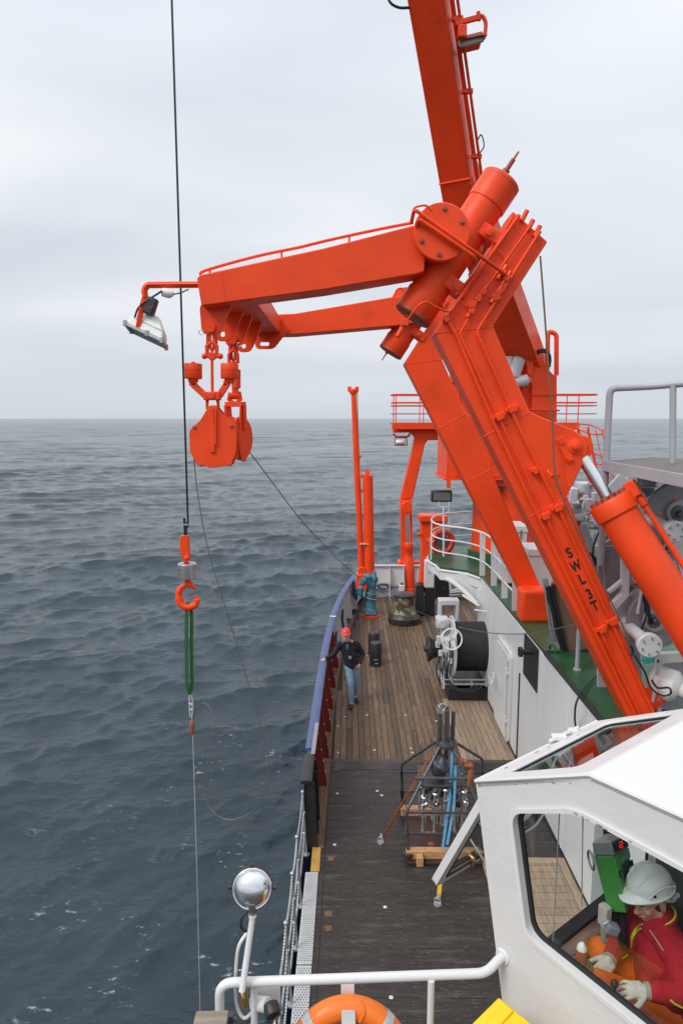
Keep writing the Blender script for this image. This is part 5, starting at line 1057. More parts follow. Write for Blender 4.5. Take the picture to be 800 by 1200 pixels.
for x in (fx0, xl_-.09):
    mb.beam(V(x, Yw-.45, .22), V(x, Yw-.12, cz+.55), .07, .05, (1, 0, 0)); mb.beam(V(x, Yw+.35, .22), V(x, Yw+.05, cz+.55), .07, .05, (1, 0, 0)); mb.beam(V(x, Yw-.42, .35), V(x, Yw+.38, .35), .06, .06)
    mb.beam(V(x, Yw-.28, cz-.1), V(x, Yw+.25, cz-.1), .06, .08)
mb.build('side_frame', 'pale_grey_paint', wn, bevel=.008)
mb = MB(); mb.lathe(V(fx0-.03, Yw-.1, cz), (1, 0, 0), [(0, .3), (.05, .32), (.14, .32), (.16, .28)], 32); mb.build('gear_case', 'pale_grey_paint', wn)
mb = MB(); mb.box(V(fx0-.02, Yw-.1, cz+.62), (.28, .34, .22)); mb.lathe(V(fx0-.05, Yw-.32, cz+.62), (0, 1, 0), [(0, .10), (.5, .1)], 16); mb.tube(fillet([V(fx0+.1, Yw-.15, cz+.7), V(fx0+.22, Yw-.2, cz+.66), V(xl_-.06, Yw-.3, cz+.35), V(xl_-.06, Yw-.35, cz)], .15), .035, 8)
for k in range(6): mb.box(V(fx0-.05+random.uniform(-.1, .2), Yw-.3-random.uniform(0, .12), cz+random.uniform(-.35, .45)), (.1, .1, random.uniform(.08, .2)))
mb.build('brake_gear', 'pale_grey_paint', wn, bevel=.012)
mb = MB()
for k in range(7): a = V(fx0+random.uniform(-.12, .3), Yw-.35-random.uniform(0, .1), .3); mb.tube(spline([a, a+V(random.uniform(-.1, .1), -.05, .4), a+V(random.uniform(-.15, .15), .05, .9)], 5), .014, 6)
mb.build('hose', 'dark_wire', wn)
hw = Wp(529, 749, Yw-.75)
mb = MB(); mb.ring(hw, (.1, -1, .25), .235, .018, 36, 8); mb.build('handwheel', 'lamp_white', wn)
a_, b_, ax_ = frame((.1, -1, .25)); mb = MB()
for k in range(3):
    t = rad(90+k*120)+.35; e = hw+(a_*math.cos(t)+b_*math.sin(t))*.235; mb.hexa([hw+V(0, .0, 0)+a_*math.cos(t+1.57)*.06+b_*math.sin(t+1.57)*.06, hw-a_*math.cos(t+1.57)*.06-b_*math.sin(t+1.57)*.06, e-a_*math.cos(t+1.57)*.015-b_*math.sin(t+1.57)*.015, e+a_*math.cos(t+1.57)*.015+b_*math.sin(t+1.57)*.015]+[p+ax_*-.015 for p in (hw+a_*math.cos(t+1.57)*.06+b_*math.sin(t+1.57)*.06, hw-a_*math.cos(t+1.57)*.06-b_*math.sin(t+1.57)*.06, e-a_*math.cos(t+1.57)*.015-b_*math.sin(t+1.57)*.015, e+a_*math.cos(t+1.57)*.015+b_*math.sin(t+1.57)*.015)])
mb.cyl(hw, hw-ax_*.03, .045, n=12); mb.build('wheel_spokes', 'lamp_white', wn); MB().cyl(hw, hw+V(0, .45, -.05), .025, n=8).build('wheel_spindle', 'pale_grey_paint', wn)
MB().span((Wp(518, 810).x+.05, Yw-.62, 0), (xr_+.05, Yw+.75, .30)).build('bed', 'black_paint', wn, bevel=.02)
mb = MB(); mb.cyl(V(fx0, Yw-.66, .42), V(xr_, Yw-.66, .42), .025, n=8); mb.cyl(V(fx0, Yw-.64, .52), V(xr_, Yw-.64, .52), .02, n=8)
for x in (xl_-.1, xl_+.35, xr_-.1): mb.box(V(x, Yw-.65, .46), (.05, .05, .18))
mb.build('bed_pipe', 'galvanised', wn)
mb = MB()
for k in range(3): mb.tube(spline([V(fx0, Yw-.6, .6), V(fx0+.1+k*.08, Yw-.72, .36), V(fx0+.4+k*.1, Yw-.78, .3), V(fx0+.7+k*.1, Yw-.7, .42)], 6), .018, 6)
mb.build('bed_hose', 'rubber', wn)
MB().span((Wp(533, 820, 15.1).x, 15.15, .01), (3.18, 15.32, .30)).build('coaming', 'grey_timber', wn, bevel=.01)
MB().plate([V(xl_-.26, Yw+.62, cz+.33), V(xl_+.24, Yw+.62, cz+.33), V(xl_+.24, Yw+.62, cz+.95), V(xl_-.26, Yw+.62, cz+.95)], [[V(xl_-.18, Yw+.62, cz+.38), V(xl_+.16, Yw+.62, cz+.38), V(xl_+.16, Yw+.62, cz+.82), V(xl_-.18, Yw+.62, cz+.82)]], V(0, .3, 0)).build('wire_guide', 'pale_grey_paint', wn, bevel=.015)
mb = MB(); mb.beam(V(xr_+.06, Yw-.1, .2), V(xr_+.06, Yw-.1, cz+.5), .05, .06, (0, 1, 0)); mb.beam(V(xr_+.03, Yw+.7, cz+.7), V(xr_+.1, Yw-.45, cz+.15), .06, .05); mb.beam(V(xr_+.06, Yw-.5, .2), V(xr_+.06, Yw-.5, cz+.1), .04, .04, (0, 1, 0)); mb.box(V(xr_+.1, Yw+.2, cz+.55), (.1, .3, .1)); mb.build('end_frame', 'pale_grey_paint', wn, bevel=.006)
# ---- sampling lander lashed on timbers
ln = thing('sampling_frame', 'grey tubular sampling frame with hanging corer tubes, lashed on timbers on the dark deck', 'sampler', V(1.4, 9.9, 0))
Yn, Yf_, Ym = 9.35, 10.5, 9.9; E_ = lambda x, y, Y: PY(x, y, Y)
apx = E_(521.5, 868, Ym); r_ = .024
lf0, lf1 = E_(476, 950.6, Yn), E_(478, 1001, Yn); rf0 = V(1.93, Yn, lf0.z); rf1 = V(1.93, Yn, lf1.z)
lb0, lb1 = E_(470, 896, Yf_), E_(471.5, 945, Yf_); rb0, rb1 = E_(566, 890, Yf_), E_(567, 940, Yf_)
lb1.z = .12; rb1 = V(rb0.x, Yf_, .12)
for top_, a, b in ((apx+V(-.06, -.06, 0), lf0, lf1), (apx+V(.07, -.06, 0), rf0, rf1), (apx+V(-.08, .05, 0), lb0, lb1), (apx+V(.08, .05, 0), rb0, rb1)):
    MB().tube(fillet([top_, a, b], .08), r_, 10).build('leg_tube', 'dark_steel', ln)
    MB().lathe(V(b.x, b.y, .08), (0, 0, 1), [(0, .085), (.02, .09), (.05, .085), (.06, .05)], 18).build('foot', 'worn_black', ln)
for z in (lf0.z-.02, .42):
    MB().tube([V(lf0.x, Yn, z), V(rf0.x, Yn, z), V(rb0.x, Yf_, z), V(lb0.x, Yf_, z)], r_*.85, 8, closed=True).build('hoop_tube', 'dark_steel', ln)
mb = MB(); mb.tube([apx+V(-.5, -.35, -.42), apx+V(.5, -.35, -.42)], r_, 8); mb.build('cross_tube', 'dark_steel', ln)
for dx, dy in ((-.09, 0), (.02, -.04), (.12, .03), (.03, .09)): MB().tube([apx+V(dx, dy, -.3), apx+V(dx, dy, E_(520, 831, Ym).z-apx.z-(.05 if dx > .1 else 0))], .032, 10).build('guide_tube', 'dark_steel', ln)
MB().lathe(apx+V(.015, 0, -.07), (0, 0, 1), [(0, .16), (.04, .17), (.07, .16)], 20).build('collar', 'dark_steel', ln)
mb = MB(); h0 = E_(518, 830, Ym); mb.ring(h0+V(0, 0, .02), (0, 1, 0), .05, .014, 14, 6); mb.ring(h0+V(-.06, 0, .0), (1, .4, 0), .045, .012, 14, 6); mb.box(h0+V(-.02, 0, -.05), (.12, .08, .05)); mb.build('top_shackle', 'galvanised', ln, bevel=.004)
# corer head: black bag, tubes, clamps
bc_ = E_(515, 898, 9.75); mb = MB(); mb.ball(bc_, (.14, .17, .17), 18, 12)
for i in range(len(mb.v)):
    v = mb.v[i]-bc_; mb.v[i] = bc_+v*(1+.1*math.sin(v.z*40+v.x*23)+.08*math.sin(v.x*51))
mb.build('plastic_cover', 'black_bag', ln, smooth='all')
rng = random.Random(4); k = 0
for ix in range(5):
    for iy in range(3):
        x = 1.12+ix*.15+rng.uniform(-.02, .02); y = 9.62+iy*.24; zt_ = rng.uniform(.98, 1.1); zb_ = rng.uniform(.22, .42)
        mb = MB(); mb.tube([V(x, y, zb_), V(x, y, zt_)], .02, 8); mb.box(V(x, y, zb_), (.05, .05, .03)); mb.tube([V(x+.04, y-.03, zb_+.15), V(x+.04, y-.03, zt_-.1)], .008, 6); mb.build('corer_tube', 'galvanised', ln)
        mb = MB(); mb.ball(V(x, y-.03, zt_-.1+rng.uniform(-.05, .05)), (.05, .06, .04), 10, 6); mb.box(V(x+.02, y-.06, zt_-.25), (.09, .05, .05), Matrix.Rotation(rng.uniform(-.5, .5), 3, 'Y')); mb.cyl(V(x-.03, y-.05, zt_-.3), V(x+.05, y-.07, zt_-.18), .014, n=6); mb.build('corer_clamp', 'black_paint' if rng.random() < .4 else 'chrome', ln)
MB().box(V(1.42, 9.85, 1.06), (.72, .62, .03)).build('corer_plate', 'dark_steel', ln, bevel=.004)
# timbers and plate under the frame
tb = thing('timber_pallet', 'pine timbers and dark brown plywood sheet under the sampling frame', 'pallet', V(1.4, 9.9, 0))
MB().span((.84, 9.30, .05), (1.96, 9.42, .17)).build('timber', 'pine', tb, bevel=.006); MB().span((.84, 10.36, .07), (1.9, 10.48, .2)).build('timber', 'pine', tb, bevel=.006)
MB().span((.98, 9.18, .005), (1.08, 9.298, .15)).build('block', 'pine', tb, bevel=.006)
MB().span((.9, 9.425, .055), (1.93, 10.355, .075)).build('plywood_sheet', 'ply_dark', tb); MB().span((.86, 9.22, .004), (1.95, 9.45, .048)).build('skid', 'ply_dark', tb, bevel=.005); MB().span((.86, 10.3, .004), (1.9, 10.5, .068)).build('skid', 'ply_dark', tb, bevel=.005)
for dx, dy in ((.3, .45), (.31, .18)): MB().lathe(V(.93+dx, 9.45+dy, .076), (0, 0, 1), [(0, .05), (.004, .048)], 14).build('cork_disc', 'orange_cloth', tb)
def strap(nm, label, pts, m_, w_=.025, wid=(1, 0, 0)):
    P = [Vector(p) for p in pts]; W3 = Vector(wid)*w_; mb = MB()
    for a, b in zip(P, P[1:]):
        n_ = (b-a).cross(W3).normalized()*.003; mb.hexa([a-W3-n_, a+W3-n_, b+W3-n_, b-W3-n_, a-W3+n_, a+W3+n_, b+W3+n_, b-W3+n_])
    return tag(mb.build(nm, m_, base=P[-1]), label, 'strap')
strap('lashing_strap', 'orange ratchet strap slanting from the frame top down to the dark deck', [E_(506, 882, 9.72), E_(480, 927, 9.6), PZ(448, 982, .06)], 'orange_strap', .028, (.85, .2, .3))
strap('lashing_strap', 'pale blue lashing strap hanging in two strands through the sampling frame', [E_(529.5, 879, 9.8), E_(526.5, 935, 9.55), E_(518, 995, 9.25)], 'blue_strap', .019)
strap('blue_strand', 'second strand of pale blue strap, right of the first on the sampling frame', [E_(533.5, 897, 9.6), E_(531.5, 945, 9.45), E_(523.5, 990, 9.23)], 'blue_strap', .019)
strap('lashing_strap', 'short yellow strap end on the dark deck below the open cabin window', [PD(522, 1018, 8.9), PZ(515.5, 1034, .22), PZ(513.5, 1052, .05)], 'yellow_strap', .028)
for px, py, lab in ((446, 985, 'steel lashing shackle on the dark deck at the lower end of the orange strap'), (512.5, 1057, 'steel lashing shackle on the dark deck at the end of the yellow strap')):
    c = PZ(px, py, .03); mb = MB(); mb.ring(c+V(0, 0, .02), (.5, 1, .3), .045, .014, 16, 6); mb.ring(c+V(.01, .03, .05), (1, .2, .2), .04, .012, 14, 6); mb.lathe(c+V(0, 0, -.03), (0, 0, 1), [(0, .06), (.015, .055)], 14); tag(mb.build('lashing_shackle', 'galvanised', base=c), lab, 'shackle')
oc = E_(548, 898, 9.5); mb = MB()
for dx, dz, r in ((0, .02, (.075, .06, .04)), (-.04, .06, (.04, .04, .05)), (.05, -.12, (.035, .03, .15)), (.02, -.22, (.03, .025, .16)), (-.09, .08, (.03, .02, .07))):
    c = oc+V(dx, 0, dz); n0 = len(mb.v); mb.ball(c, r, 14, 10)
    for i in range(n0, len(mb.v)):
        v = mb.v[i]-c; mb.v[i] = c+v*(1+.15*math.sin(v.z*60+v.x*31))
tag(mb.build('orange_rag', 'orange_cloth', base=oc, smooth='all'), 'knotted orange brown cloth tied to the right side of the sampling frame', 'cloth')
# ---- things on the green deck beside the legs
cr = thing('packing_board', 'brown plywood board in a black frame leaning on the green deck between the legs', 'board', PZ(665, 765, ZU))
B_ = lambda x, y: PY(x, y, 10.9)
pts = [B_(646, 687), B_(700, 682), B_(702, 757), B_(664, 766)]; off = V(.1, .35, 0)
MB().prism(pts, V(.03, .14, 0)).build('board', 'plywood', cr, bevel=.004)
mb = MB(); mb.beam(pts[0]+V(-.02, -.02, 0), pts[3]+V(-.02, -.02, 0), .06, .1, (0, 1, 0)); mb.beam(pts[3]+V(0, -.02, -.02), pts[2]+V(0, -.02, -.02), .06, .1, (0, 1, 0)); mb.beam(pts[0]+V(0, .0, .02), pts[1]+V(0, .0, .02), .04, .1, (0, 1, 0)); mb.build('frame', 'black_paint', cr)
lt = thing('stowed_ladder', 'grey steel stowed bars leaning beside the brown board on the green deck', 'bars', PZ(648, 765, ZU))
mb = MB(); 
for dx in (0, 3.5): mb.tube([B_(636.5+dx, 678), B_(644+dx, 735), B_(648+dx, 752)], .022, 7)
for k in range(7): mb.cyl(B_(637+k*1.2, 684+k*9), B_(640.5+k*1.2, 684+k*9), .012, n=5)
mb.build('bar', 'galvanised', lt); mb = MB(); mb.tube([B_(641, 687), B_(652, 735), B_(662, 768)], .05, 6); mb.build('black_bar', 'rubber', lt)
mb = MB(); c = PZ(647, 762, ZU+.02); mb.ring(c, (1, .3, 0), .09, .022, 16, 6); mb.box(c, (.3, .12, .03)); tag(mb.build('deck_ring', 'green_deck', base=c), 'green painted lashing ring on the green deck edge near the black frame', 'lashing ring')
# ================================================================== WINCH MACHINERY ON THE RIGHT
mc = thing('winch_machinery', 'large grey hydraulic winch machinery with round drums and shafts behind the orange ram', 'winch', V(4.6, 9.2, ZU))
YM = 8.9; R_ = lambda x, y, Y=YM: PY(x, y, Y)
GP, LG, MG, DG = 'grey_paint', 'pale_grey_paint', 'mid_grey_paint', 'dark_grey_paint'
def disc(c, r, t, m_, nm, n=36): return MB().lathe(c, (0, -1, 0), [(0, r), (t-.012, r), (t, r-.012)], n).build(nm, m_, mc)
# two side plates with folded light edges
def sideplate(px, Y, nm='side_plate', m_=MG, t=.05, edge=None):
    o = MB().prism([R_(x, y, Y) for x, y in px], V(0, t, 0)).build(nm, m_, mc, bevel=.006)
    if edge:
        for (a, b) in edge:
            mb = MB(); mb.beam(R_(*a, Y)+V(0, -.1, 0), R_(*b, Y)+V(0, -.1, 0), .30, .045, (0, 1, 0)); mb.build('edge_plate', LG, mc, bevel=.006)
    return o
sideplate([(729, 561), (767, 561), (766, 640), (716, 640), (716, 580)], 10.6, m_=DG, edge=[((712, 582), (731, 561)), ((731, 560), (768, 560))])
sideplate([(789, 571), (840, 571), (840, 745), (745, 745), (738, 620)], YM+.25, m_=MG, edge=[((744, 607), (789, 571)), ((789, 571), (845, 571))])
sideplate([(700, 640), (738, 620), (760, 900), (700, 900)], YM+.45, m_=GP)
disc(R_(790, 604), .43, .06, MG, 'drum_disc'); disc(R_(794, 600, YM-.06), .17, .07, GP, 'hub_ring'); disc(R_(794, 601, YM-.12), .10, .05, DG, 'hub'); disc(R_(795, 602, YM-.16), .05, .08, 'dark_steel', 'hub_nut', 8)
disc(R_(768, 724), .40, .06, MG, 'drum_disc'); disc(R_(765, 726, YM-.06), .155, .07, GP, 'hub_ring'); disc(R_(765, 727, YM-.12), .09, .05, DG, 'hub'); disc(R_(766, 727, YM-.16), .045, .08, 'dark_steel', 'hub_nut', 8)
disc(R_(793, 660, YM+.1), .22, .06, MG, 'small_disc'); disc(R_(743, 585, 10.5), .16, .05, GP, 'small_disc')
mb = MB()
for k in range(8): t = k*.785; bolt(mb, R_(793, 660, YM+.03)+V(.17*math.cos(t), 0, .17*math.sin(t)), (0, -1, 0), .022, .03)
mb.build('disc_bolt', MG, mc)
for px, py, y in ((790.5, 583, YM-.062), (773, 601.5, YM-.062), (747.5, 719, YM-.062), (753, 740, YM-.062)): MB().lathe(R_(px, py, y), (0, -1, 0), [(0, .021), (.003, .02)], 14).build('sticker', 'orange_sticker', mc)
for a, b, r0, r1 in (((752, 605), (788, 622), .075, .175), ((735, 733), (759, 755), .08, .20)):
    A, Bq = R_(*a, YM+.1), R_(*b, YM-.75); u = (Bq-A).normalized()
    MB().cyl(A, Bq, r0, n=20).build('shaft', 'pale_grey_paint', mc); MB().lathe(A-u*.05, u, [(0, .15), (.12, .15), (.14, .12), (.15, .085)], 24).build('shaft_bearing', LG, mc)
    MB().lathe(Bq-u*.03, u, [(0, r1*.72), (.01, r1*.75), (.09, r1*.75), (.1, r1*.7)], 30).build('shaft_end', LG, mc)
    a_, b_, _ = frame(u)
    for k in range(6): t = k*1.047+.4; mb = MB(); mb.cyl(Bq+u*.07+(a_*math.cos(t)+b_*math.sin(t))*r1*.5, Bq+u*.09+(a_*math.cos(t)+b_*math.sin(t))*r1*.5, .014, n=6); mb.build('end_bolt', MG, mc)
MB().beam(R_(792, 628, YM-.5), R_(812, 700, YM-.5), .16, .05, (0, 1, 0)).build('arm_plate', LG, mc, bevel=.006)
MB().beam(R_(741, 606, YM+.05), R_(772, 611, YM+.05), .26, .2, (0, 1, 0)).build('beam', LG, mc, bevel=.012)
MB().beam(R_(725, 728, YM+.1), R_(757, 697, YM+.1), .34, .05, (0, 1, 0)).build('brace_plate', LG, mc, bevel=.006)
mb = MB(); mb.beam(R_(732, 640, YM), R_(731, 698, YM), .1, .1, (0, 1, 0)); mb.beam(R_(732, 695, YM), R_(712, 716, YM), .1, .1, (0, 1, 0)); mb.beam(R_(729, 680, YM), R_(712, 694, YM), .05, .08, (0, 1, 0)); mb.build('frame_bar', LG, mc, bevel=.01)
MB().prism([R_(705, 640, YM+.3), R_(745, 640, YM+.3), R_(760, 730, YM+.3), R_(712, 730, YM+.3)], V(0, .05, 0)).build('guard_plate', MG, mc)
for px, py, rot in ((755, 639, .4), (758, 773, -.2)):
    c = R_(px, py, YM-.6); mb = MB(); mb.box(c, (.12, .08, .08), Matrix.Rotation(rot, 3, 'Y')); mb.box(c+V(.04, 0, .03), (.06, .06, .07)); mb.build('plug_cap', 'teal_plug', mc, bevel=.015); mb = MB(); mb.cyl(c+V(.04, 0, -.01), c+V(.16, .05, -.04), .02, n=8); mb.build('plug_cable', 'rubber', mc)
mb = MB(); mb.plate([R_(768, 766, YM-.45), R_(850, 762, YM-.45), R_(850, 900, YM-.45), R_(770, 900, YM-.45)], [roundpoly([R_(773, 778, YM-.45), R_(846, 774, YM-.45), R_(846, 880, YM-.45), R_(776, 880, YM-.45)], .1)], V(0, .08, 0)); mb.build('casing_rim', LG, mc, bevel=.01)
MB().prism([R_(770, 768, YM-.3), R_(850, 764, YM-.3), R_(850, 900, YM-.3), R_(772, 900, YM-.3)], V(0, .03, 0)).build('casing', GP, mc)
c = R_(797, 806, YM-.5); MB().lathe(c+V(-.28, .25, .04), (.75, -.62, -.18), [(0, .12), (.06, .2), (.30, .215), (.36, .16), (.38, .10), (.5, .09), (.52, .05)], 30).build('motor', 'lamp_white', mc)
mb = MB(); mb.tube(spline([R_(767, 770, YM-.6), R_(766, 786, YM-.62), R_(763, 800, YM-.6), R_(766, 812, YM-.6), R_(764, 822, YM-.55)], 5), .02, 7); mb.build('cable_conduit', LG, mc)
mb = MB()
for k in range(14):
    x = 742+random.uniform(-4, 24); y = 640+random.uniform(-6, 50); mb.lathe(R_(x+25, y-8, YM+.24), (0, -1, 0), [(0, .03), (.03, .03), (.035, .015)], 6)
mb.build('plate_bolt', MG, mc)
rg2 = random.Random(31)
for k in range(9):
    a = R_(rg2.uniform(742, 790), rg2.uniform(615, 690), YM-.1); b = a+V(rg2.uniform(-.25, .35), rg2.uniform(-.1, .1), -rg2.uniform(.4, .9)); mb = MB(); mb.tube(spline([a, (a+b)/2+V(rg2.uniform(-.12, .12), -.08, 0), b], 6), rg2.choice([.014, .02, .026]), 6); mb.build('hose', rg2.choice(['rubber', 'rubber', LG, 'galvanised']), mc)
for k in range(8):
    p_ = R_(rg2.uniform(735, 785), rg2.uniform(625, 700), YM+.1); mb = MB(); mb.box(p_, (rg2.uniform(.08, .2), .14, rg2.uniform(.05, .14))); mb.lathe(p_+V(0, -.07, 0), (0, -1, 0), [(0, .04), (.05, .04), (.055, .02), (.09, .02)], 8); mb.build('valve', rg2.choice([LG, GP, MG]), mc, bevel=.008)
for px, py in ((745, 560), (752, 570)): MB().cyl(R_(px, py, 10.4), R_(px+26, py-9, 10.4), .022, n=6).build('pipe', 'galvanised', mc)
# hydraulic manifolds glimpsed between the leg and the ram
hm = thing('valve_manifold', 'cluster of pale grey valves, pipes and black hoses between near leg and orange ram', 'valves', V(3.6, 10.3, ZU))
H_ = lambda x, y, Y=10.4: PY(x, y, Y); rg = random.Random(9)
mb = MB(); mb.beam(H_(667, 625), H_(697, 660), .05, .55, (0, 1, 0)); mb.prism([H_(668, 598), H_(682, 598), H_(701, 655), H_(700, 700), H_(672, 640)], V(0, .05, 0)); mb.build('plate', LG, hm)
MB().lathe(H_(664, 603, 10.2), H_(683, 604, 10.2)-H_(664, 603, 10.2), [(0, .17), (.15, .18), (.2, .17), (.22, .05)], 22).build('accumulator', LG, hm)
for k in range(16):
    c = H_(rg.uniform(668, 706), rg.uniform(566, 690), rg.uniform(10.0, 10.8)); mb = MB()
    mb.box(c, (rg.uniform(.08, .2), .12, rg.uniform(.06, .18))); mb.lathe(c, (rg.uniform(-1, 1), -.4, rg.uniform(-1, 1)), [(0, .05), (.12, .05), (.13, .03), (.2, .03)], 10); mb.build('valve', rg.choice([LG, LG, GP, 'galvanised']), hm, bevel=.008)
for k in range(13):
    a = H_(rg.uniform(676, 712), rg.uniform(600, 650), rg.uniform(9.9, 10.5)); b = a+V(rg.uniform(-.2, .3), 0, -rg.uniform(.4, 1.0)); mb = MB(); mb.tube(spline([a, (a+b)/2+V(rg.uniform(-.15, .15), -.1, 0), b], 6), rg.choice([.014, .02, .028]), 6); mb.build('hose', rg.choice(['rubber', 'rubber', LG, 'galvanised']), hm)
MB().prism([H_(686, 640, 10.9), H_(725, 640, 10.9), H_(725, 712, 10.9), H_(690, 712, 10.9)], V(0, .04, 0)).build('back_plate', 'pale_grey_paint', hm)
MB().span((H_(686, 660).x, 10.3, H_(690, 672).z), (H_(715, 660).x, 10.8, H_(690, 667).z)).build('shelf', LG, hm, bevel=.01)
mb = MB()
for k in range(5): x = 690+k*5; mb.cyl(H_(x, 668, 10.3), H_(x+1, 705, 10.3), .025, n=7)
mb.build('standpipe', 'galvanised', hm)
for x0, y0, w_, h_ in ((666, 572, 10, 26), (678, 566, 22, 12), (682, 580, 12, 20)): MB().span((H_(x0, 600, 11).x, 11, H_(x0, y0+h_, 11).z), (H_(x0+w_, 600, 11).x, 11.3, H_(x0, y0, 11).z)).build('valve_block', LG, hm, bevel=.02)
# grey working platform with handrail
gp = thing('grey_platform', 'grey mesh platform with tubular handrail above the winch machinery', 'platform', V(4.5, 9.6, 5.9))
zP = 5.93; p0 = PZ(708, 541, zP); p1 = PZ(760, 536.5, zP); 
c0 = V(p0.x, p0.y, zP); c1 = V(c0.x+.85, c0.y+1.3, zP); c2_ = V(c0.x+3, c0.y+.6, zP); c3 = V(c0.x+2.6, c0.y-1.2, zP)
c1 = PZ(763, 536, zP); c3 = PZ(830, 562, zP); c2_ = PZ(850, 540, zP)
MB().prism([c0, c1, c2_, c3], V(0, 0, -.03)).build('mesh_floor', 'steel_mesh', gp, bevel=-1)
mb = MB()
for a, b in ((c0, c3), (c0, c1), (c1, c2_)): mb.beam(a+V(0, 0, -.055), b+V(0, 0, -.055), .03, .13)
mb.build('floor_rim', GP, gp)
zt_ = PY(712, 455, c0.y).z
MB().tube(fillet([c0+V(.03, .03, -1.4), V(c0.x+.03, c0.y+.03, zt_), PY(760, 453, c0.y-.1), PY(840, 446, c0.y-.5)], .09, 5), .045, 12).build('handrail', GP, gp)
ptop = PY(788, 450.5, c0.y-.25); MB().cyl(ptop, PY(787.5, 545, c0.y-.25), .04, n=12).build('rail_post', GP, gp)
MB().cyl(PY(784, 560, 10.2), PY(784, 580, 10.2)+V(0, 0, -1), .13, n=18).build('support_post', LG, gp)
MB().span((PY(749, 560, 10.4).x, 10.3, PY(749, 570, 10.4).z), (PY(765, 552, 10.4).x, 10.5, PY(749, 552, 10.4).z)).build('support_block', 'dark_steel', gp)
# ================================================================== PEOPLE
def basis(fwd, up=(0, 0, 1)):
    y = Vector(fwd).normalized(); x = y.cross(Vector(up)).normalized(); z = x.cross(y); return Matrix((x, y, z)).transposed()
def head_parts(c, B):
    P = lambda x, y, z: Vector(c)+B@V(x, y, z); e = lambda p, r: ('e', P(*p), r, B); k = lambda a, b, r0, r1: ('c', P(*a), P(*b), r0, r1)
    L_ = [e((0, -.012, .035), (.076, .097, .092)), e((0, .018, -.035), (.062, .074, .080)), e((0, .055, -.095), (.030, .026, .022)), k((-.05, .0, -.07), (0, .058, -.092), .026, .024), k((.05, .0, -.07), (0, .058, -.092), .026, .024),
          k((0, .088, .008), (0, .108, -.035), .010, .015), e((0, .096, -.038), (.020, .014, .010)), k((-.05, .074, .022), (.05, .074, .022), .014, .014), e((0, .085, .022), (.03, .012, .012)), e((-.042, .064, -.022), (.024, .024, .022)), e((.042, .064, -.022), (.024, .024, .022)), k((-.018, .082, -.065), (.018, .082, -.065), .012, .012)]
    for s in (-1, 1): L_ += [e((s*.079, -.012, -.01), (.011, .02, .034)), k((s*.086, -.022, .012), (s*.083, -.012, -.035), .008, .008)]
    return L_
def face_details(c, B, root, hair, brow_dark=True):
    P = lambda x, y, z: Vector(c)+B@V(x, y, z)
    for s in (-1, 1):
        e = MB().ball(P(s*.031, .0785, .002), .0105, 14, 10).build('eye', 'eye_white', root)
        MB().ball(P(s*.031, .0862, .0), .005, 10, 8).build('iris', 'eye_dark', e)
        MB().tube([P(s*.052, .078, .022), P(s*.034, .090, .027), P(s*.016, .090, .022)], [.004, .006, .005], 6).build('eyebrow', hair, root)
    mb = MB(); mb.tube([P(-.024, .083, -.064), P(0, .0935, -.061), P(.024, .083, -.064)], [.003, .006, .003], 8); mb.tube([P(-.02, .084, -.070), P(0, .0925, -.071), P(.02, .084, -.070)], [.003, .0065, .003], 8); mb.build('lips', 'lips', root)
def hand_parts(w, d, n, side, curl=.5, spread=.12, g=0.0):
    """wrist point, finger direction, back-of-hand normal; side +1: thumb lies along d x n"""
    d = Vector(d).normalized(); n = (Vector(n)-d*Vector(n).dot(d)).normalized(); t = d.cross(n)*side; w = Vector(w)
    L_ = [('e', w+d*.048, (.040+g, .052+g, .017+g), Matrix((t, d, n)).transposed()), ('c', w-d*.02, w+d*.03, .026+g, .027+g), ('c', w+d*.03+t*.028, w+d*.075+t*.026, .014+g, .011+g), ('c', w+d*.03-t*.028, w+d*.072-t*.028, .014+g, .0105+g)]
    for i, (o, ln, r) in enumerate(((.027, .072, .0092), (.009, .082, .0095), (-.010, .076, .009), (-.028, .06, .008))):
        p = w+d*(.083-.004*abs(i-1))+t*o*(1.25 if g else 1); a = 0.12; ff = (d+t*spread*(1.3-i)*.6).normalized()
        for seg, fr in enumerate((.45, .30, .25)):
            a += curl*(.7, 1.0, .8)[seg]*(1+.12*i); q2 = p+(ff*math.cos(a)-n*math.sin(a))*ln*fr; L_.append(('c', p, q2, r+g*.35-.0006*seg, r+g*.35-.0006*(seg+1))); p = q2
    p = w+d*.022+t*.03; 
    for seg, (ln, an) in enumerate(((.042, .85), (.032, .55), (.026, .3))):
        q2 = p+(t*math.sin(an)+d*math.cos(an)-n*(.25+curl*.35)).normalized()*ln; L_.append(('c', p, q2, (.014, .0105, .0095)[seg]+g, (.0105, .0095, .008)[seg]+g)); p = q2
    return L_
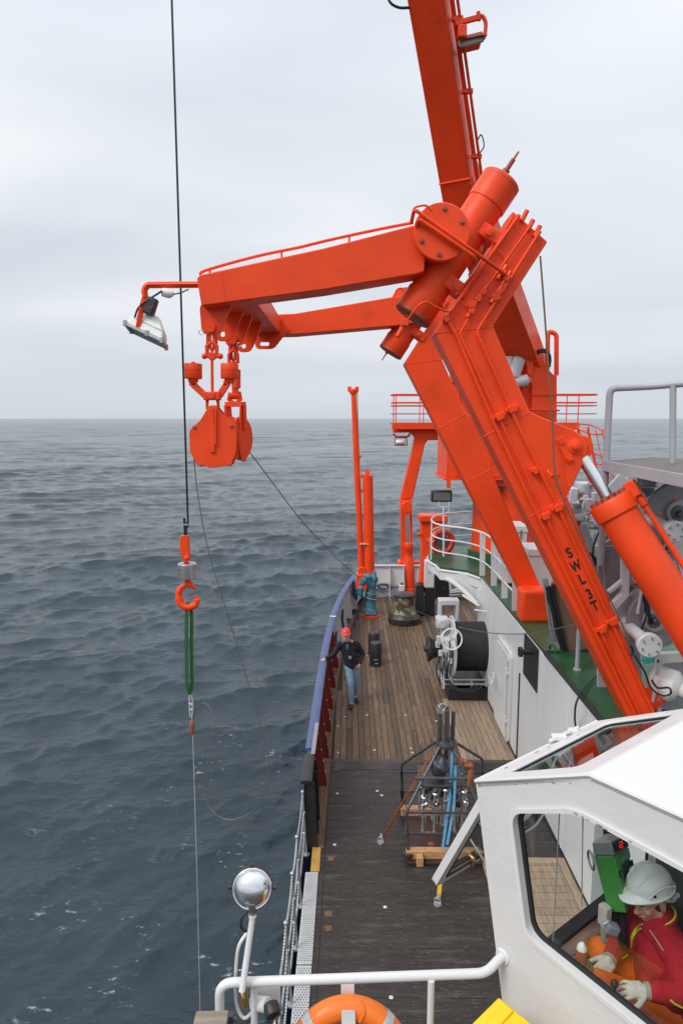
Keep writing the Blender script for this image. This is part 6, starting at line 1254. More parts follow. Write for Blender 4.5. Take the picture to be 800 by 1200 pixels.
def helmet(c, B, root, m_, visor=.055, ridge=True, rx=.112, ry=.142, rz=.118):
    P = lambda x, y, z: Vector(c)+B@V(x, y, z); n = 40; vs = []; fs = []; rows = 14
    for j in range(rows+1):
        th = math.pi/2*j/rows
        for i in range(n):
            ph = math.tau*i/n; vs.append(P(rx*math.sin(th)*math.cos(ph), ry*math.sin(th)*math.sin(ph), rz*math.cos(th)))
    def edge(out_, dz):
        for i in range(n):
            ph = math.tau*i/n; f = max(0, math.sin(ph))**2.2; vs.append(P((rx+out_+f*visor*.15)*math.cos(ph), (ry+out_+f*visor)*math.sin(ph), dz-f*.014))
    edge(.004, -.012); edge(.012, -.016); edge(.012, -.021); edge(-.004, -.019)
    for j in range(rows+4):
        for i in range(n): a, b = j*n+i, j*n+(i+1) % n; fs.append((a, a+n, b+n, b))
    mb = MB(); mb.add(vs, fs); h = mb.build('helmet', m_, root)
    if ridge:
        mb = MB()
        for s in (-1, 1): mb.tube(spline([P(s*.045, ry*.80, rz*.42), P(s*.05, ry*.4, rz*.83), P(s*.05, -ry*.2, rz*.89), P(s*.045, -ry*.75, rz*.5)], 6), [.004]+[.0065]*17+[.004], 8)
        mb.tube(spline([P(-.045, ry*.80, rz*.42), P(0, ry*.9, rz*.40), P(.045, ry*.80, rz*.42)], 6), .0055, 6)
        for s in (-1, 1): mb.tube(spline([P(s*rx*.99, .09, .012), P(s*rx*1.0, .0, .05), P(s*rx*.96, -.09, .03)], 6), .005, 6)
        mb.build('helmet_ridge', m_, h)
    return h
# ---- the man by the rail
YQ = 14.8; Z_ = lambda x, y, Y=YQ: PY(x, y, Y)
m1 = thing('person', 'person in red helmet, navy sweater and jeans, leaning one hand on the blue rail', 'person', PZ(412, 830, 0))
f1 = PZ(411.5, 829, 0); f2 = PZ(416.5, 821, 0)
hd = V(-.085, 14.74, 1.685); B1 = basis((-.05, -1, .16))
nk = V(-.06, 14.80, 1.53); sR = V(-.22, 14.80, 1.455); sL = V(.16, 14.84, 1.45); pel = V(.07, 14.88, .98)
eR = V(-.37, 14.76, 1.235); wR = Z_(380.5, 779.5, 14.7); wR = V(-.53, 14.70, 1.165)
eL = V(.29, 14.92, 1.20); wL = V(.225, 14.78, 1.0)
hipR, hipL = V(-.02, 14.87, .94), V(.16, 14.89, .94); kR = V(.03, 14.80, .52); kL = V(.13, 14.98, .52); aR = f1+V(0, .08, .10); aL = f2+V(0, .10, .10)
handR = hand_parts(wR+V(-.02, 0, -.01), (-.85, -.25, -.22), (-.1, -.15, 1), -1, .25)
body = head_parts(hd, B1)+[('c', hd+V(0, .02, -.08), nk, .055, .06), ('c', nk+V(0, .04, -.12), V(.0, 14.88, 1.2), .07, .10), ('c', V(.02, 14.89, 1.25), pel, .10, .10), ('c', nk, sR, .055, .06), ('c', nk, sL, .055, .06), ('c', sR, eR, .05, .04), ('c', eR, wR, .038, .028), ('c', sL, eL, .05, .04), ('c', eL, wL, .038, .03), ('c', hipR, kR, .075, .055), ('c', kR, aR, .05, .035), ('c', hipL, kL, .075, .055), ('c', kL, aL, .05, .035), ('c', aR, f1+V(0, -.03, .04), .035, .03), ('c', aL, f2+V(0, -.03, .04), .035, .03)]+handR+hand_parts(wL, (-.3, -.2, -1), (.6, -.6, 0), 1, .5)
blob('body', body, 'skin', m1, .008, 4); face_details(hd, B1, m1, 'hair_grey')
sw = [('c', sR, eR, .075, .06), ('c', eR, wR+(eR-wR)*.12, .058, .045), ('c', sL, eL, .075, .062), ('c', eL, wL+(eL-wL)*.15, .058, .048), ('c', nk+V(0, .02, -.05), sR, .085, .078), ('c', nk+V(0, .02, -.05), sL, .085, .078), ('e', V(-.02, 14.84, 1.36), (.20, .135, .16), None), ('e', V(.01, 14.86, 1.2), (.19, .15, .2), None), ('e', V(.045, 14.87, 1.08), (.19, .155, .16), None), ('e', V(.06, 14.87, .99), (.19, .15, .09), None), ('c', V(-.02, 14.85, 1.3), V(.05, 14.87, 1.0), .15, .15)]
sw_o = blob('sweater', sw, 'navy_wool', m1, .012, 6)
mb = MB(); mb.tube([nk+V(.075*math.cos(t), .005+.075*math.sin(t)-.02, .012-.02*(math.sin(t) < -.3)) for t in np.linspace(0, math.tau, 16, endpoint=False)], .02, 8, closed=True); mb.build('collar', 'navy_wool', m1)
MB().prism([nk+V(-.03, -.075, .0), nk+V(.045, -.075, -.0), nk+V(.02, -.105, -.16), nk+V(-.0, -.105, -.16)], V(0, -.018, -.004)).build('shirt', 'teal_shirt', m1)
jn = [('e', V(.07, 14.88, .95), (.175, .125, .11), None), ('c', hipR, kR, .098, .078), ('c', kR, aR+V(0, 0, -.02), .072, .058), ('c', hipL, kL, .098, .078), ('c', kL, aL+V(0, 0, -.02), .072, .058)]
blob('jeans', jn, 'denim', m1, .011, 4)
for f_, dx in ((f1, -.02), (f2, .03)):
    sh = [('e', f_+V(dx*.5, -.02, .045), (.045, .13, .04), None), ('e', f_+V(dx, -.09, .04), (.05, .07, .035), None), ('c', f_+V(0, .07, .08), f_+V(0, .08, .03), .045, .042)]; blob('shoe', sh, 'leather', m1, .009, 3)
helmet(hd+V(0, .0, .072), basis((-.05, -1, .10)), m1, 'red_helmet', .035, False, .106, .134, .11)
mb = MB(); mb.ball(hd+V(0, .02, -.01), (.082, .095, .06), 16, 10); mb.build('hair', 'hair_grey', m1)
cmr = V(.0, 14.66, 1.215); ct = thing('compact_camera', 'small black camera hanging on the chest of the person at the rail', 'camera', cmr)
MB().box(cmr, (.12, .05, .075)).build('body', 'leather', ct, bevel=.01); mb = MB(); mb.lathe(cmr+V(.01, -.02, 0), (0, -1, 0), [(0, .032), (.05, .03), (.055, .02)], 16); mb.build('lens', 'galvanised', ct)
for s in (-1, 1): MB().tube(spline([cmr+V(s*.06, 0, .03), V(-.02+s*.085, 14.69, 1.34), nk+V(s*.08, -.04, .0)], 6), .006, 5).build('neck_strap', 'leather', ct)
# ================================================================== OPERATOR'S CABIN
CS, CVv = V(.63, -.7766, 0), V(.7766, .63, 0); Pc = PD(557, 915, 3.72); ZE = Pc.z; CN = -CVv
def C(s, v, z): return V(Pc.x, Pc.y, z)+CS*s+CVv*v
def onA(px, py, off=0.): p = PP(px, py, Pc+CVv*off, CN); return (p-Pc).dot(CS), p.z
s_r, ZR = onA(690, 915); s_lo, z_lo = onA(590, 1190); LEAN = s_lo/(ZE-z_lo)
ZFL = 2.9; DV = 1.19; SR = 1.75
cb_ = thing('operator_cabin', 'white steel operator cabin with big side window, skylight and opened front pane', 'cabin', C(.6, .5, 2.7))
hole_px = [(599.5, 951.5), (668, 951.5), (684, 956), (800, 1019), (880, 1062.5)]; low_px = [(880, 1309), (745, 1199), (618, 1096)]
hA = [onA(*p) for p in hole_px]+[onA(*p) for p in low_px]
sleft = lambda z: LEAN*(ZE-z)
outA = [(sleft(2.6), 2.6), (0, ZE), (s_r, ZR), (SR, ZR), (SR, 2.6)]
rA = roundpoly([C(s, 0, z) for s, z in hA], .075, 6)
MB().plate([C(s, 0, z) for s, z in outA], [rA], CVv*.06).build('side_wall', 'white_rusty', cb_, bevel=.006)
def inset(poly, d, off):
    c = sum(poly, V(0, 0, 0))/len(poly); return [p+(c-p).normalized()*d+CVv*off for p in poly]
MB().plate([p-CVv*.014 for p in inset(rA, -.022, 0)], [[p-CVv*.014 for p in inset(rA, .004, 0)]], CVv*.013).build('window_lip', 'white_paint', cb_, bevel=.005)
MB().plate(inset(rA, -.0, .035), [inset(rA, .022, .035)], CVv*.02).build('window_gasket', 'rubber', cb_)
MB().prism(inset(rA, .015, .044), CVv*.004).build('side_window', 'clear_glass', cb_, smooth=False)
for a, b in (((655, 953), (646.5, 1121)), ((682.5, 957), (681, 1062))):
    (s0, z0), (s1, z1) = onA(*a, .1), onA(*b, .1); MB().tube([C(s0, .1, z0), C(s1, .1, z1)], .003, 6).build('pane_joint', 'mid_grey_paint', cb_)
# front wall (leaning outward at the top) with its open window
def Bp(v, z, ds=0.): return C(sleft(z)+ds, v, z)
oB = [Bp(.062, 2.6), Bp(.062, ZE-.002), Bp(DV, ZE-.002), Bp(DV, 2.6)]; hB = roundpoly([Bp(.13, 3.47), Bp(.13, ZE-.10), Bp(DV-.04, ZE-.10), Bp(DV-.04, 3.47)], .10)
MB().plate(oB, [hB], CS*.05).build('front_wall', 'white_paint', cb_, bevel=.004)
MB().plate([p-CS*.012 for p in hB], [[p-CS*.012+(sum(hB, V(0, 0, 0))/len(hB)-p).normalized()*.03 for p in hB]], CS*.075).build('front_gasket', 'rubber', cb_)
oC = [C(.05, DV, 2.6), C(.05, DV, ZE), C(s_r+.0, DV, ZR), C(SR, DV, ZR), C(SR, DV, 2.6)]; hC = roundpoly([C(.14, DV, 3.55), C(.14, DV, ZE-.08), C(.42, DV, ZE-.02), C(.42, DV, 3.55)], .08)
MB().plate(oC, [hC], -CVv*.05).build('far_wall', 'white_paint', cb_, bevel=.004)
MB().plate([p-CVv*.052 for p in hC], [[p-CVv*.052+(sum(hC, V(0, 0, 0))/len(hC)-p).normalized()*.04 for p in hC]], -CVv*.02).build('far_gasket', 'rubber', cb_)
MB().prism([p-CVv*.03 for p in hC], -CVv*.004).build('far_window', 'clear_glass', cb_, smooth=False)
MB().prism([C(.47, DV-.056, 2.9), C(.47, DV-.056, ZR-.14), C(SR-.055, DV-.056, ZR-.1), C(SR-.055, DV-.056, 2.9)], -CVv*.012).build('wall_lining', 'dark_grey_paint', cb_)
MB().plate([C(SR, .062, 2.6), C(SR, DV-.052, 2.6), C(SR, DV-.052, ZR), C(SR, .062, ZR)], [roundpoly([C(SR, .2, 3.5), C(SR, DV-.2, 3.5), C(SR, DV-.2, ZR-.15), C(SR, .2, ZR-.15)], .08)], -CS*.05).build('back_wall', 'white_paint', cb_)  # out of view; its opening is added to let more daylight into the cabin
# roof and sloping skylight panel
MB().prism([C(s_r, -.0, ZR+.001), C(SR+.02, 0, ZR+.001), C(SR+.02, DV+.02, ZR+.001), C(s_r, DV+.02, ZR+.001)], V(0, 0, .045)).build('roof', 'white_paint', cb_, bevel=.012)
e0, e1, g0, g1 = C(0, 0, ZE), C(0, DV+.02, ZE), C(s_r-.002, 0, ZR+.04), C(s_r-.002, DV+.02, ZR+.04)
sn = (g0-e0).cross(e1-e0).normalized(); sn = sn if sn.z > 0 else -sn
def onS(px, py): return PP(px, py, e0+sn*.0, sn)
e0, e1, g0, g1 = [p-sn*.0 for p in (e0, e1, g0, g1)]
def Sk(t, v): return e0+(g0-e0)*t+(e1-e0)*v
hS = roundpoly([Sk(.17, .10), Sk(.80, .10), Sk(.80, .92), Sk(.17, .92)], .055, 6)
MB().plate([e0, g0, g1, e1], [hS], -sn*.04).build('skylight_panel', 'white_rusty', cb_, bevel=.006)
hS2 = [p+(sum(hS, V(0, 0, 0))/len(hS)-p).normalized()*.016 for p in hS]
MB().plate([p-sn*.012 for p in hS], [[p-sn*.012 for p in hS2]], -sn*.02).build('skylight_gasket', 'rubber', cb_)
MB().prism([p-sn*.018 for p in hS], -sn*.005).build('skylight', 'skylight_glass', cb_, smooth=False)
MB().tube([C(0, 0.0, ZE-.004), C(0, DV, ZE-.004)], .012, 6).build('eave_bead', 'white_rusty', cb_); MB().tube([C(.0, -.004, ZE), C(s_r, -.004, ZR+.03), C(SR, -.004, ZR+.03)], .01, 6).build('roof_bead', 'white_rusty', cb_)
mb = MB(); c = Sk(.03, .62)+sn*.02; mb.box(c, (.09, .05, .03)); mb.box(Sk(.02, .75)+sn*.015, (.06, .05, .025)); mb.cyl(Sk(.02, .55)+sn*.02, Sk(.02, .8)+sn*.02, .012, n=8); mb.build('window_hinge', 'white_rusty', cb_, bevel=.005)
# rust scabs along the window top and blistered paint above it
rr = random.Random(21)
def scab(p, u, n_, ln, h):
    w3 = n_.cross(u).normalized(); k = 11
    MB().prism([p+u*ln*math.cos(t)*rr.uniform(.55, 1)+w3*h*math.sin(t)*rr.uniform(.5, 1) for t in np.linspace(0, math.tau, k, endpoint=False)], n_*.0012).build('rust_scab', 'rust_stain', cb_, smooth=False)
uA = (C(hA[3][0], 0, hA[3][1])-C(hA[2][0], 0, hA[2][1])).normalized()
for px, py, ln, h in ((676, 953.5, .016, .005), (684, 957, .012, .004), (704, 967.5, .022, .006), (711, 971.5, .012, .004), (740, 986, .01, .004), (690, 960.5, .008, .003)):
    s_, z_ = onA(px, py-1.2); scab(C(s_, -.0145, z_), uA, CN, ln, h)
for px, py, ln, h in ((616, 918, .013, .004), (648, 917.5, .016, .004), (604, 919, .008, .003), (668, 918, .007, .003)):
    s_, z_ = onA(px, py); scab(C(s_, -.0005, z_), CS, CN, ln, h)
for t, v, ln, h in ((.05, .18, .02, .007), (.04, .42, .03, .006), (.06, .50, .015, .006), (.12, .70, .012, .006)): scab(Sk(t, v)+sn*.0008, (e1-e0).normalized(), sn, ln, h)
# opened window pane, hinged along the top of the front wall
H0, H1 = Bp(.10, ZE-.06, -.02), Bp(DV-.06, ZE-.06, -.02)
pn = (CS.cross(V(0, 0, 1))).normalized(); E0 = PP(503.5, 1033, H0, CVv); dE = E0-H0; H1b = H1
MB  # (pane lies in the plane through the hinge line and the lower corner)
pw = dE.normalized(); pv = (H1-H0); pnrm = pw.cross(pv.normalized()).normalized()
oP = roundpoly([H0, H1, H1+dE, H0+dE], .05); iP = roundpoly([H0+pw*.05+pv*.055, H1+pw*.05-pv*.055, H1+dE-pw*.05-pv*.055, H0+dE-pw*.05+pv*.055], .05)
pnf = MB().plate(oP, [iP], pnrm*.045).build('opened_window', 'white_paint', cb_, bevel=.008)
MB().plate([p-pnrm*.004 for p in iP], [[p-pnrm*.004+(sum(iP, V(0, 0, 0))/len(iP)-p).normalized()*.022 for p in iP]], pnrm*.05).build('pane_gasket', 'rubber', pnf)
MB().prism([p+pnrm*.016 for p in iP], pnrm*.005).build('pane', 'clear_glass', pnf, smooth=False)
mb = MB(); a = H0+dE*.97+pv*.10; mb.tube([H0+dE*.94+pv*.08+pnrm*.03, H0+dE*.94+pv*.9+pnrm*.03], .011, 8); mb.ring(H0+dE*.93+pv*.30+pnrm*.035, pv, .028, .010, 12, 6); mb.box(H0+dE*.93+pv*.38+pnrm*.03, (.05, .03, .04)); mb.build('latch_bar', 'brass', pnf)
MB().tube([H0+dE*.52+pv*.08+pnrm*.05, Bp(.2, 3.75, .0)], .006, 8).build('stay_arm', 'chrome', cb_)
# inside: floor, console, seat, instruments
MB().prism([C(.1, .065, 2.7), C(SR-.05, .065, 2.7), C(SR-.05, DV-.055, 2.7), C(.1, DV-.055, 2.7)], V(0, 0, .2)).build('cabin_floor', 'red_brown_mat', cb_)
def cbox(s0, s1, v0, v1, z0, z1): return [C(s0, v0, z0), C(s1, v0, z0), C(s1, v1, z0), C(s0, v1, z0), C(s0, v0, z1), C(s1, v0, z1), C(s1, v1, z1), C(s0, v1, z1)]
mb = MB(); mb.hexa(cbox(.22, .42, .10, DV-.08, 2.91, 3.36)); mb.hexa(cbox(.42, 1.1, .92, DV-.08, 2.91, 3.3)); mb.build('console', 'seat_black', cb_, bevel=.02)
MB().hexa(cbox(.19, .26, .075, DV-.07, 3.361, 3.45)).build('sill_bar', 'black_paint', cb_, bevel=.015)
MB().hexa(cbox(.14, .2, .075, DV-.07, 3.0, 3.2)).build('sill_pad', 'maroon_paint', cb_, bevel=.015)
mb = MB(); mb.hexa(cbox(.98, 1.45, .16, .62, 3.12, 3.26)); mb.hexa(cbox(1.46, 1.58, .16, .62, 3.2, 4.0)); mb.hexa(cbox(1.1, 1.3, .3, .5, 2.91, 3.119)); mb.build('seat', 'seat_black', cb_, bevel=.04)
# green instrument box with a red digital display
ib = thing('instrument_box', 'green instrument box with grey top and red digital display inside the cabin', 'instrument', PD(715, 1020, 3.95))
Ip = lambda x, y, d: PD(x, y, d)
ftl, ftr, fbl, fbr = Ip(695, 1003, 3.92), Ip(719, 1003.5, 3.80), Ip(712, 1068, 3.92), Ip(733, 1070.5, 3.80)
rtr, rbr = Ip(737, 993, 3.98), Ip(742, 1059, 3.98); btl, bbl = ftl+(rtr-ftr), fbl+(rbr-fbr)
MB().hexa([fbl, fbr, rbr, bbl, ftl, ftr, rtr, btl]).build('case', 'green_box', ib, bevel=.008)
uu = (ftl-fbl).normalized()
MB().hexa([ftl+uu*.003, ftr+uu*.003, rtr+uu*.003, btl+uu*.003, ftl+uu*.075+(btl-ftl)*.1, ftr+uu*.085, rtr+uu*.085, btl+uu*.085]).build('display_case', 'silver_panel', ib, bevel=.006)
sx1, sx2 = (rtr-ftr), uu; nn2 = sx1.cross(sx2).normalized(); nn2 = nn2 if nn2.dot(O3-ftr) > 0 else -nn2
def face(a, b, h0, h1, t0=.0015): 
    base = ftr+nn2*t0; return [base+sx1*a+uu*h0, base+sx1*b+uu*h0, base+sx1*b+uu*h1, base+sx1*a+uu*h1]
MB().prism(face(.1, .9, .015, .07), nn2*.003).build('display', 'eye_dark', ib)
mb = MB(); f0, f1_, f2_ = .40, .56, .42
def segm(a0, h0_, a1, h1_): mb.tube([ftr+nn2*.0055+sx1*a0+uu*h0_, ftr+nn2*.0055+sx1*a1+uu*h1_], .0018, 5)
segm(.4, .058, .6, .058); segm(.6, .058, .6, .043); segm(.4, .043, .6, .043); segm(.4, .043, .4, .028); segm(.4, .028, .6, .028); mb.build('digit', 'led_red', ib)
MB().prism(face(.35, .9, -.05, -.018), nn2*.002).build('label_plate', 'silver_panel', ib); MB().prism(face(.3, .95, -.15, -.07), nn2*.003).build('keypad', 'seat_black', ib); MB().prism(face(.06, .22, -.13, -.095), nn2*.006).build('switch', 'eye_dark', ib)
MB().ball(ftr+nn2*.003+sx1*.2-uu*.185, .008, 10, 8).build('knob', 'orange_plastic', ib)
mb = MB(); mb.ring(Ip(692, 1008, 3.95), (1, 0, .1), .05, .007, 18, 6); mb.build('handle', 'galvanised', ib); mb = MB(); mb.tube([Ip(728, 1068, 3.95), Ip(730, 1110, 3.95)], .03, 8); mb.box(Ip(712, 1075, 3.98), (.07, .07, .1)); mb.build('mount', 'seat_black', ib)
bx_ = Ip(708, 1072, 3.9); tag(MB().box(bx_, (.05, .06, .12), Matrix.Rotation(.5, 3, 'Z')).build('beige_box', 'glove_white', bevel=.008, base=bx_), 'small beige box under the green instrument box on the console', 'box')
ga_ = thing('armrest_lever', 'grey lever with dark pad standing on the console before the operator', 'lever', Ip(708, 1110, 3.75))
mb = MB(); mb.beam(Ip(707, 1105, 3.75), Ip(706, 1085, 3.75), .02, .03); mb.beam(Ip(706, 1085, 3.75), Ip(714, 1080, 3.75), .02, .03); mb.build('lever_bar', 'silver_panel', ga_, bevel=.004); MB().box(Ip(716, 1088, 3.75), (.075, .06, .06), Matrix.Rotation(.4, 3, 'Y')).build('pad', 'mid_grey_paint', ga_, bevel=.012)
bt = thing('beacon_lamp', 'small orange beacon with white top on a round foot inside the cabin', 'beacon', Ip(680, 1135, 3.55))
c = Ip(680, 1135, 3.55); MB().lathe(c, (0, 0, 1), [(0, .062), (.02, .064), (.025, .045), (.035, .04)], 24).build('foot', 'brass', bt); MB().lathe(c+V(0, 0, .036), (0, 0, 1), [(0, .03), (.075, .027)], 20).build('lens', 'orange_strap', bt); MB().lathe(c+V(0, 0, .112), (0, 0, 1), [(0, .027), (.02, .022), (.035, .01)], 20).build('top', 'lamp_white', bt)
# ---- the operator
op = thing('person', 'person in white helmet and dark red fleece sitting at the controls inside the cabin', 'person', C(1.1, .4, 2.9))
hc_ = PD(761, 1052, 3.84); Fd = V(-.88, -.36, -.26); B2 = basis(Fd)
fw = V(-1, .0, 0); lf = V(0, -1, 0)
nk2 = hc_+V(.055, .0, -.145); shL = nk2+V(.04, -.185, -.065); shR = nk2+V(.0, .185, -.065); pv2 = nk2+V(.13, .02, -.54)
hL = PD(744, 1160, 3.52); hR = PD(709, 1132, 3.88)
elL = PD(806, 1166, 3.50); elR = PD(727, 1105, 4.02)
wLp = hL+(elL-hL).normalized()*.055; wRp = hR+(elR-hR).normalized()*.06
kneeR = PD(704, 1116, 4.05); kneeL = PD(700, 1156, 3.74); hipR2, hipL2 = pv2+V(-.03, .1, .0), pv2+V(-.03, -.1, .0)
ftR, ftL = V(kneeR.x-.02, kneeR.y+.05, 2.98), V(kneeL.x-.02, kneeL.y, 2.98)
dL = (hL-wLp).normalized(); dR2 = (hR-wRp).normalized()
glL = hand_parts(wLp, dL, (-.1, -.35, .9), -1, .40, .30, .0035); glR = hand_parts(wRp, dR2, (-.2, -.5, .8), 1, .42, .30, .0035)
body2 = head_parts(hc_, B2)+[('c', hc_+V(.02, 0, -.07), nk2, .056, .062), ('c', nk2+V(.03, 0, -.14), pv2, .08, .11), ('c', nk2, shL, .05, .05), ('c', nk2, shR, .05, .05), ('c', shL, elL, .052, .042), ('c', elL, wLp, .04, .03), ('c', shR, elR, .052, .042), ('c', elR, wRp, .04, .03), ('c', hipR2, kneeR, .08, .06), ('c', kneeR, ftR, .055, .04), ('c', hipL2, kneeL, .08, .06), ('c', kneeL, ftL, .055, .04)]+[(k[0], k[1], tuple(x*.8 for x in k[2]), k[3]) if k[0] == 'e' else (k[0], k[1], k[2], k[3]*.7, k[4]*.7) for k in glL+glR]
blob('body', body2, 'skin', op, .006, 4); face_details(hc_, B2, op, 'hair_brown')
mid = (nk2+pv2)/2
fl_ = [('c', shL, elL, .088, .076), ('c', elL, wLp+(elL-wLp)*.18, .072, .052), ('c', shR, elR, .088, .074), ('c', elR, wRp+(elR-wRp)*.18, .07, .05), ('c', nk2+V(.02, 0, -.06), shL, .095, .09), ('c', nk2+V(.02, 0, -.06), shR, .095, .09), ('e', nk2+V(.03, 0, -.2), (.135, .205, .17), None), ('e', mid+V(-.015, 0, -.08), (.15, .195, .2), None), ('e', pv2+V(0, 0, .08), (.16, .2, .13), None), ('c', nk2+V(.01, 0, -.05), nk2+V(.0, 0, .02), .10, .086)]
fleece = blob('fleece', fl_, 'red_fleece', op, .009, 5)
blob('trousers', [('e', pv2+V(-.02, 0, -.02), (.16, .19, .12), None), ('c', hipR2, kneeR, .11, .088), ('c', kneeR, ftR+V(0, 0, .05), .085, .07), ('c', hipL2, kneeL, .11, .088), ('c', kneeL, ftL+V(0, 0, .05), .085, .07)], 'hivis_orange', op, .011, 5)
for f_ in (ftR, ftL): blob('boot', [('e', f_+V(-.05, 0, -.03), (.13, .05, .045), None), ('c', f_, f_+V(0, 0, .06), .05, .052)], 'leather', op, .01, 3)
for gl, w_, d_2, e_ in ((glL, wLp, dL, elL), (glR, wRp, dR2, elR)):
    g_ = blob('glove', gl, 'glove_white', op, .0038, 2)
    MB().lathe(w_-d_2*.045, d_2, [(0, .044), (.005, .047), (.05, .040), (.055, .036)], 20).build('cuff', 'glove_grey', g_)
hl = helmet(hc_+B2@V(0, -.012, .086), basis(V(-.93, -.26, -.14)), op, 'helmet_white', .045, True, .104, .132, .112)
Ph = lambda x, y, z: hc_+B2@V(x, y, z)
mb = MB(); n0 = 0; mb.ball(Ph(0, -.03, .0), (.084, .085, .085), 20, 14, B2); mb.ball(Ph(0, -.06, -.055), (.066, .05, .055), 16, 10, B2); mb.build('hair', 'hair_brown', op)
mb = MB(); mb.box(Ph(-.095, -.09, .03), (.02, .05, .02), B2); mb.tube(spline([Ph(-.09, -.03, .03), Ph(-.08, -.1, -.01), Ph(0, -.125, -.02), Ph(.08, -.1, -.01)], 6), .008, 6); mb.build('helmet_cradle', 'glove_white', op)
mb = MB(); mb.lathe(hl['_org'] and Vector(hc_+B2@V(0, -.012, .086)+basis(V(-.93, -.26, -.14))@V(-.101, .045, .012)), (-.2, -.9, .3), [(0, .008), (.004, .007)], 10); mb.build('helmet_vent', 'eye_dark', op)
# neon piping, reflective stripe, zip and badge on the fleece
fl_proj = lambda px, py, d: PD(px, py, d)
bpy.context.view_layer.update()
from mathutils.bvhtree import BVHTree
dg = bpy.context.evaluated_depsgraph_get(); ev = fleece.evaluated_get(dg); mv = ev.to_mesh(); mw = fleece.matrix_world
bvh = BVHTree.FromPolygons([mw@v.co for v in mv.vertices], [tuple(p.vertices) for p in mv.polygons]); ev.to_mesh_clear()
def onto(px, py):
    r = ray(px, py).normalized(); h = bvh.ray_cast(O3, r); return (h[0]-r*.002) if h[0] is not None else None
def seam(nm, pts, r, m_):
    P = [onto(*p) for p in pts]; P = [p for p in P if p]
    if len(P) > 1: MB().tube(spline(P, 5), r, 6).build(nm, m_, op)
seam('piping', [(738.5, 1100), (742, 1092), (748, 1085), (752.5, 1083)], .0045, 'neon_piping'); seam('piping', [(739, 1110), (740, 1100), (745, 1092), (750.5, 1088)], .0055, 'neon_piping')
seam('piping', [(724, 1132), (729, 1123), (735, 1119), (740, 1118)], .005, 'neon_piping'); seam('piping', [(785, 1172), (791, 1177), (799, 1181)], .005, 'neon_piping')
seam('reflective_stripe', [(760.5, 1090), (767, 1099), (776.5, 1114)], .003, 'reflective')
mb = MB(); mb.tube([nk2+V(.005+.078*math.cos(t), .076*math.sin(t), .03+.03*math.cos(t)) for t in np.linspace(0, math.tau, 24, endpoint=False)], .014, 8, closed=True); mb.build('collar', 'red_fleece', op); mb = MB(); mb.tube([nk2+V(.005+.080*math.cos(t), .078*math.sin(t), .043+.032*math.cos(t)) for t in np.linspace(0, math.tau, 24, endpoint=False)], .005, 6, closed=True); mb.build('collar_piping', 'neon_piping', op)
js = thing('joystick', 'black ball topped joystick under the operator\'s left glove', 'joystick', PD(719, 1170, 3.5)); c = PD(719.5, 1153, 3.5)
MB().ball(c, (.02, .02, .024), 14, 10).build('knob', 'seat_black', js); MB().cyl(c, c+V(.01, 0, -.16), .009, n=10).build('stick', 'seat_black', js)
mb = MB(); mb.lathe(c+V(.01, 0, -.24), (0, 0, 1), [(0, .06), (.02, .06), (.05, .035), (.085, .014)], 20); mb.build('gaiter', 'rubber', js)
# ================================================================== NEAR RAIL AND WHAT HANGS ON IT
sA, zA = onA(588.5, 1121); w0 = C(sA, 0, zA)
nr = thing('near_railing', 'white tubular guard rail curving away from the cabin wall at the bottom of the picture', 'railing', PZ(430, 1146, zA))
zr = zA-.02; pR = PZ(569, 1140.5, zr); pL = PZ(284, 1150.5, zr); cL = PZ(257, 1152, zr)
MB().tube(fillet([w0+CVv*.02, w0-CVv*.03, pR, pL+V(.05, 0, 0), cL+V(0, 0, 0), cL+V(0, -.02, -.9)], .14, 8), .0245, 14).build('top_rail', 'white_paint', nr)
MB().lathe(w0-CVv*.001, -CVv, [(0, .045), (.008, .04)], 20).build('wall_flange', 'white_paint', nr)
for px in (505, 297): p = PZ(px, 1146.5, zr); MB().cyl(p+V(0, 0, -.01), p+V(0, 0, -.95), .018, n=12).build('post', 'white_paint', nr)
MB().tube([pR+V(-.05, 0, -.45), cL+V(0, 0, -.45)], .016, 10).build('mid_rail', 'white_paint', nr)
lb = thing('life_ring', 'orange life ring with grey reflective bands hooked below the white guard rail', 'lifebuoy', PD(408, 1243, 3.72))
c = PD(408, 1249, 3.72); axr = V(.03, -1, .28).normalized(); a_, b_, _ = frame(axr)
MB().ring(c, axr, .292, .062, 72, 18).build('ring', 'orange_plastic', lb)
up3 = (V(0, 0, 1)-axr*axr.z).normalized(); rt3 = axr.cross(up3); rt3 = rt3 if rt3.x > 0 else -rt3
for an in (48, 132, 228, 312):
    mb = MB(); P = [c+(rt3*math.cos(rad(an+k))+up3*math.sin(rad(an+k)))*.292 for k in np.linspace(-4.5, 4.5, 6)]; mb.tube(P, .0635, 18, cap=False); mb.build('reflective_band', 'reflective', lb, bevel=-1)
mb = MB(); mb.tube(spline([c+up3*.345+rt3*.07-axr*-.03, c+up3*.30+rt3*.085+axr*.062, c+up3*.25+rt3*.06+axr*.06], 5), .008, 6); mb.build('grab_line', 'orange_plastic', lb)
bk2 = thing('ring_bracket', 'white flat steel bracket holding the life ring on the guard rail', 'bracket', c+up3*.3)
pt = c+up3*.37; mb = MB()
mb.prism(roundpoly([c+up3*.42-rt3*.037-axr*.07, c+up3*.42+rt3*.037-axr*.07, c+up3*.2+rt3*.037-axr*.07, c+up3*.2-rt3*.037-axr*.07], .012), -axr*.006); mb.build('back_plate', 'white_paint', bk2)
mb = MB(); mb.prism(roundpoly([c+up3*.315-rt3*.037+axr*.066, c+up3*.315+rt3*.037+axr*.066, c+up3*.12+rt3*.037+axr*.066, c+up3*.12-rt3*.037+axr*.066], .01), axr*.006); mb.build('front_plate', 'white_paint', bk2)
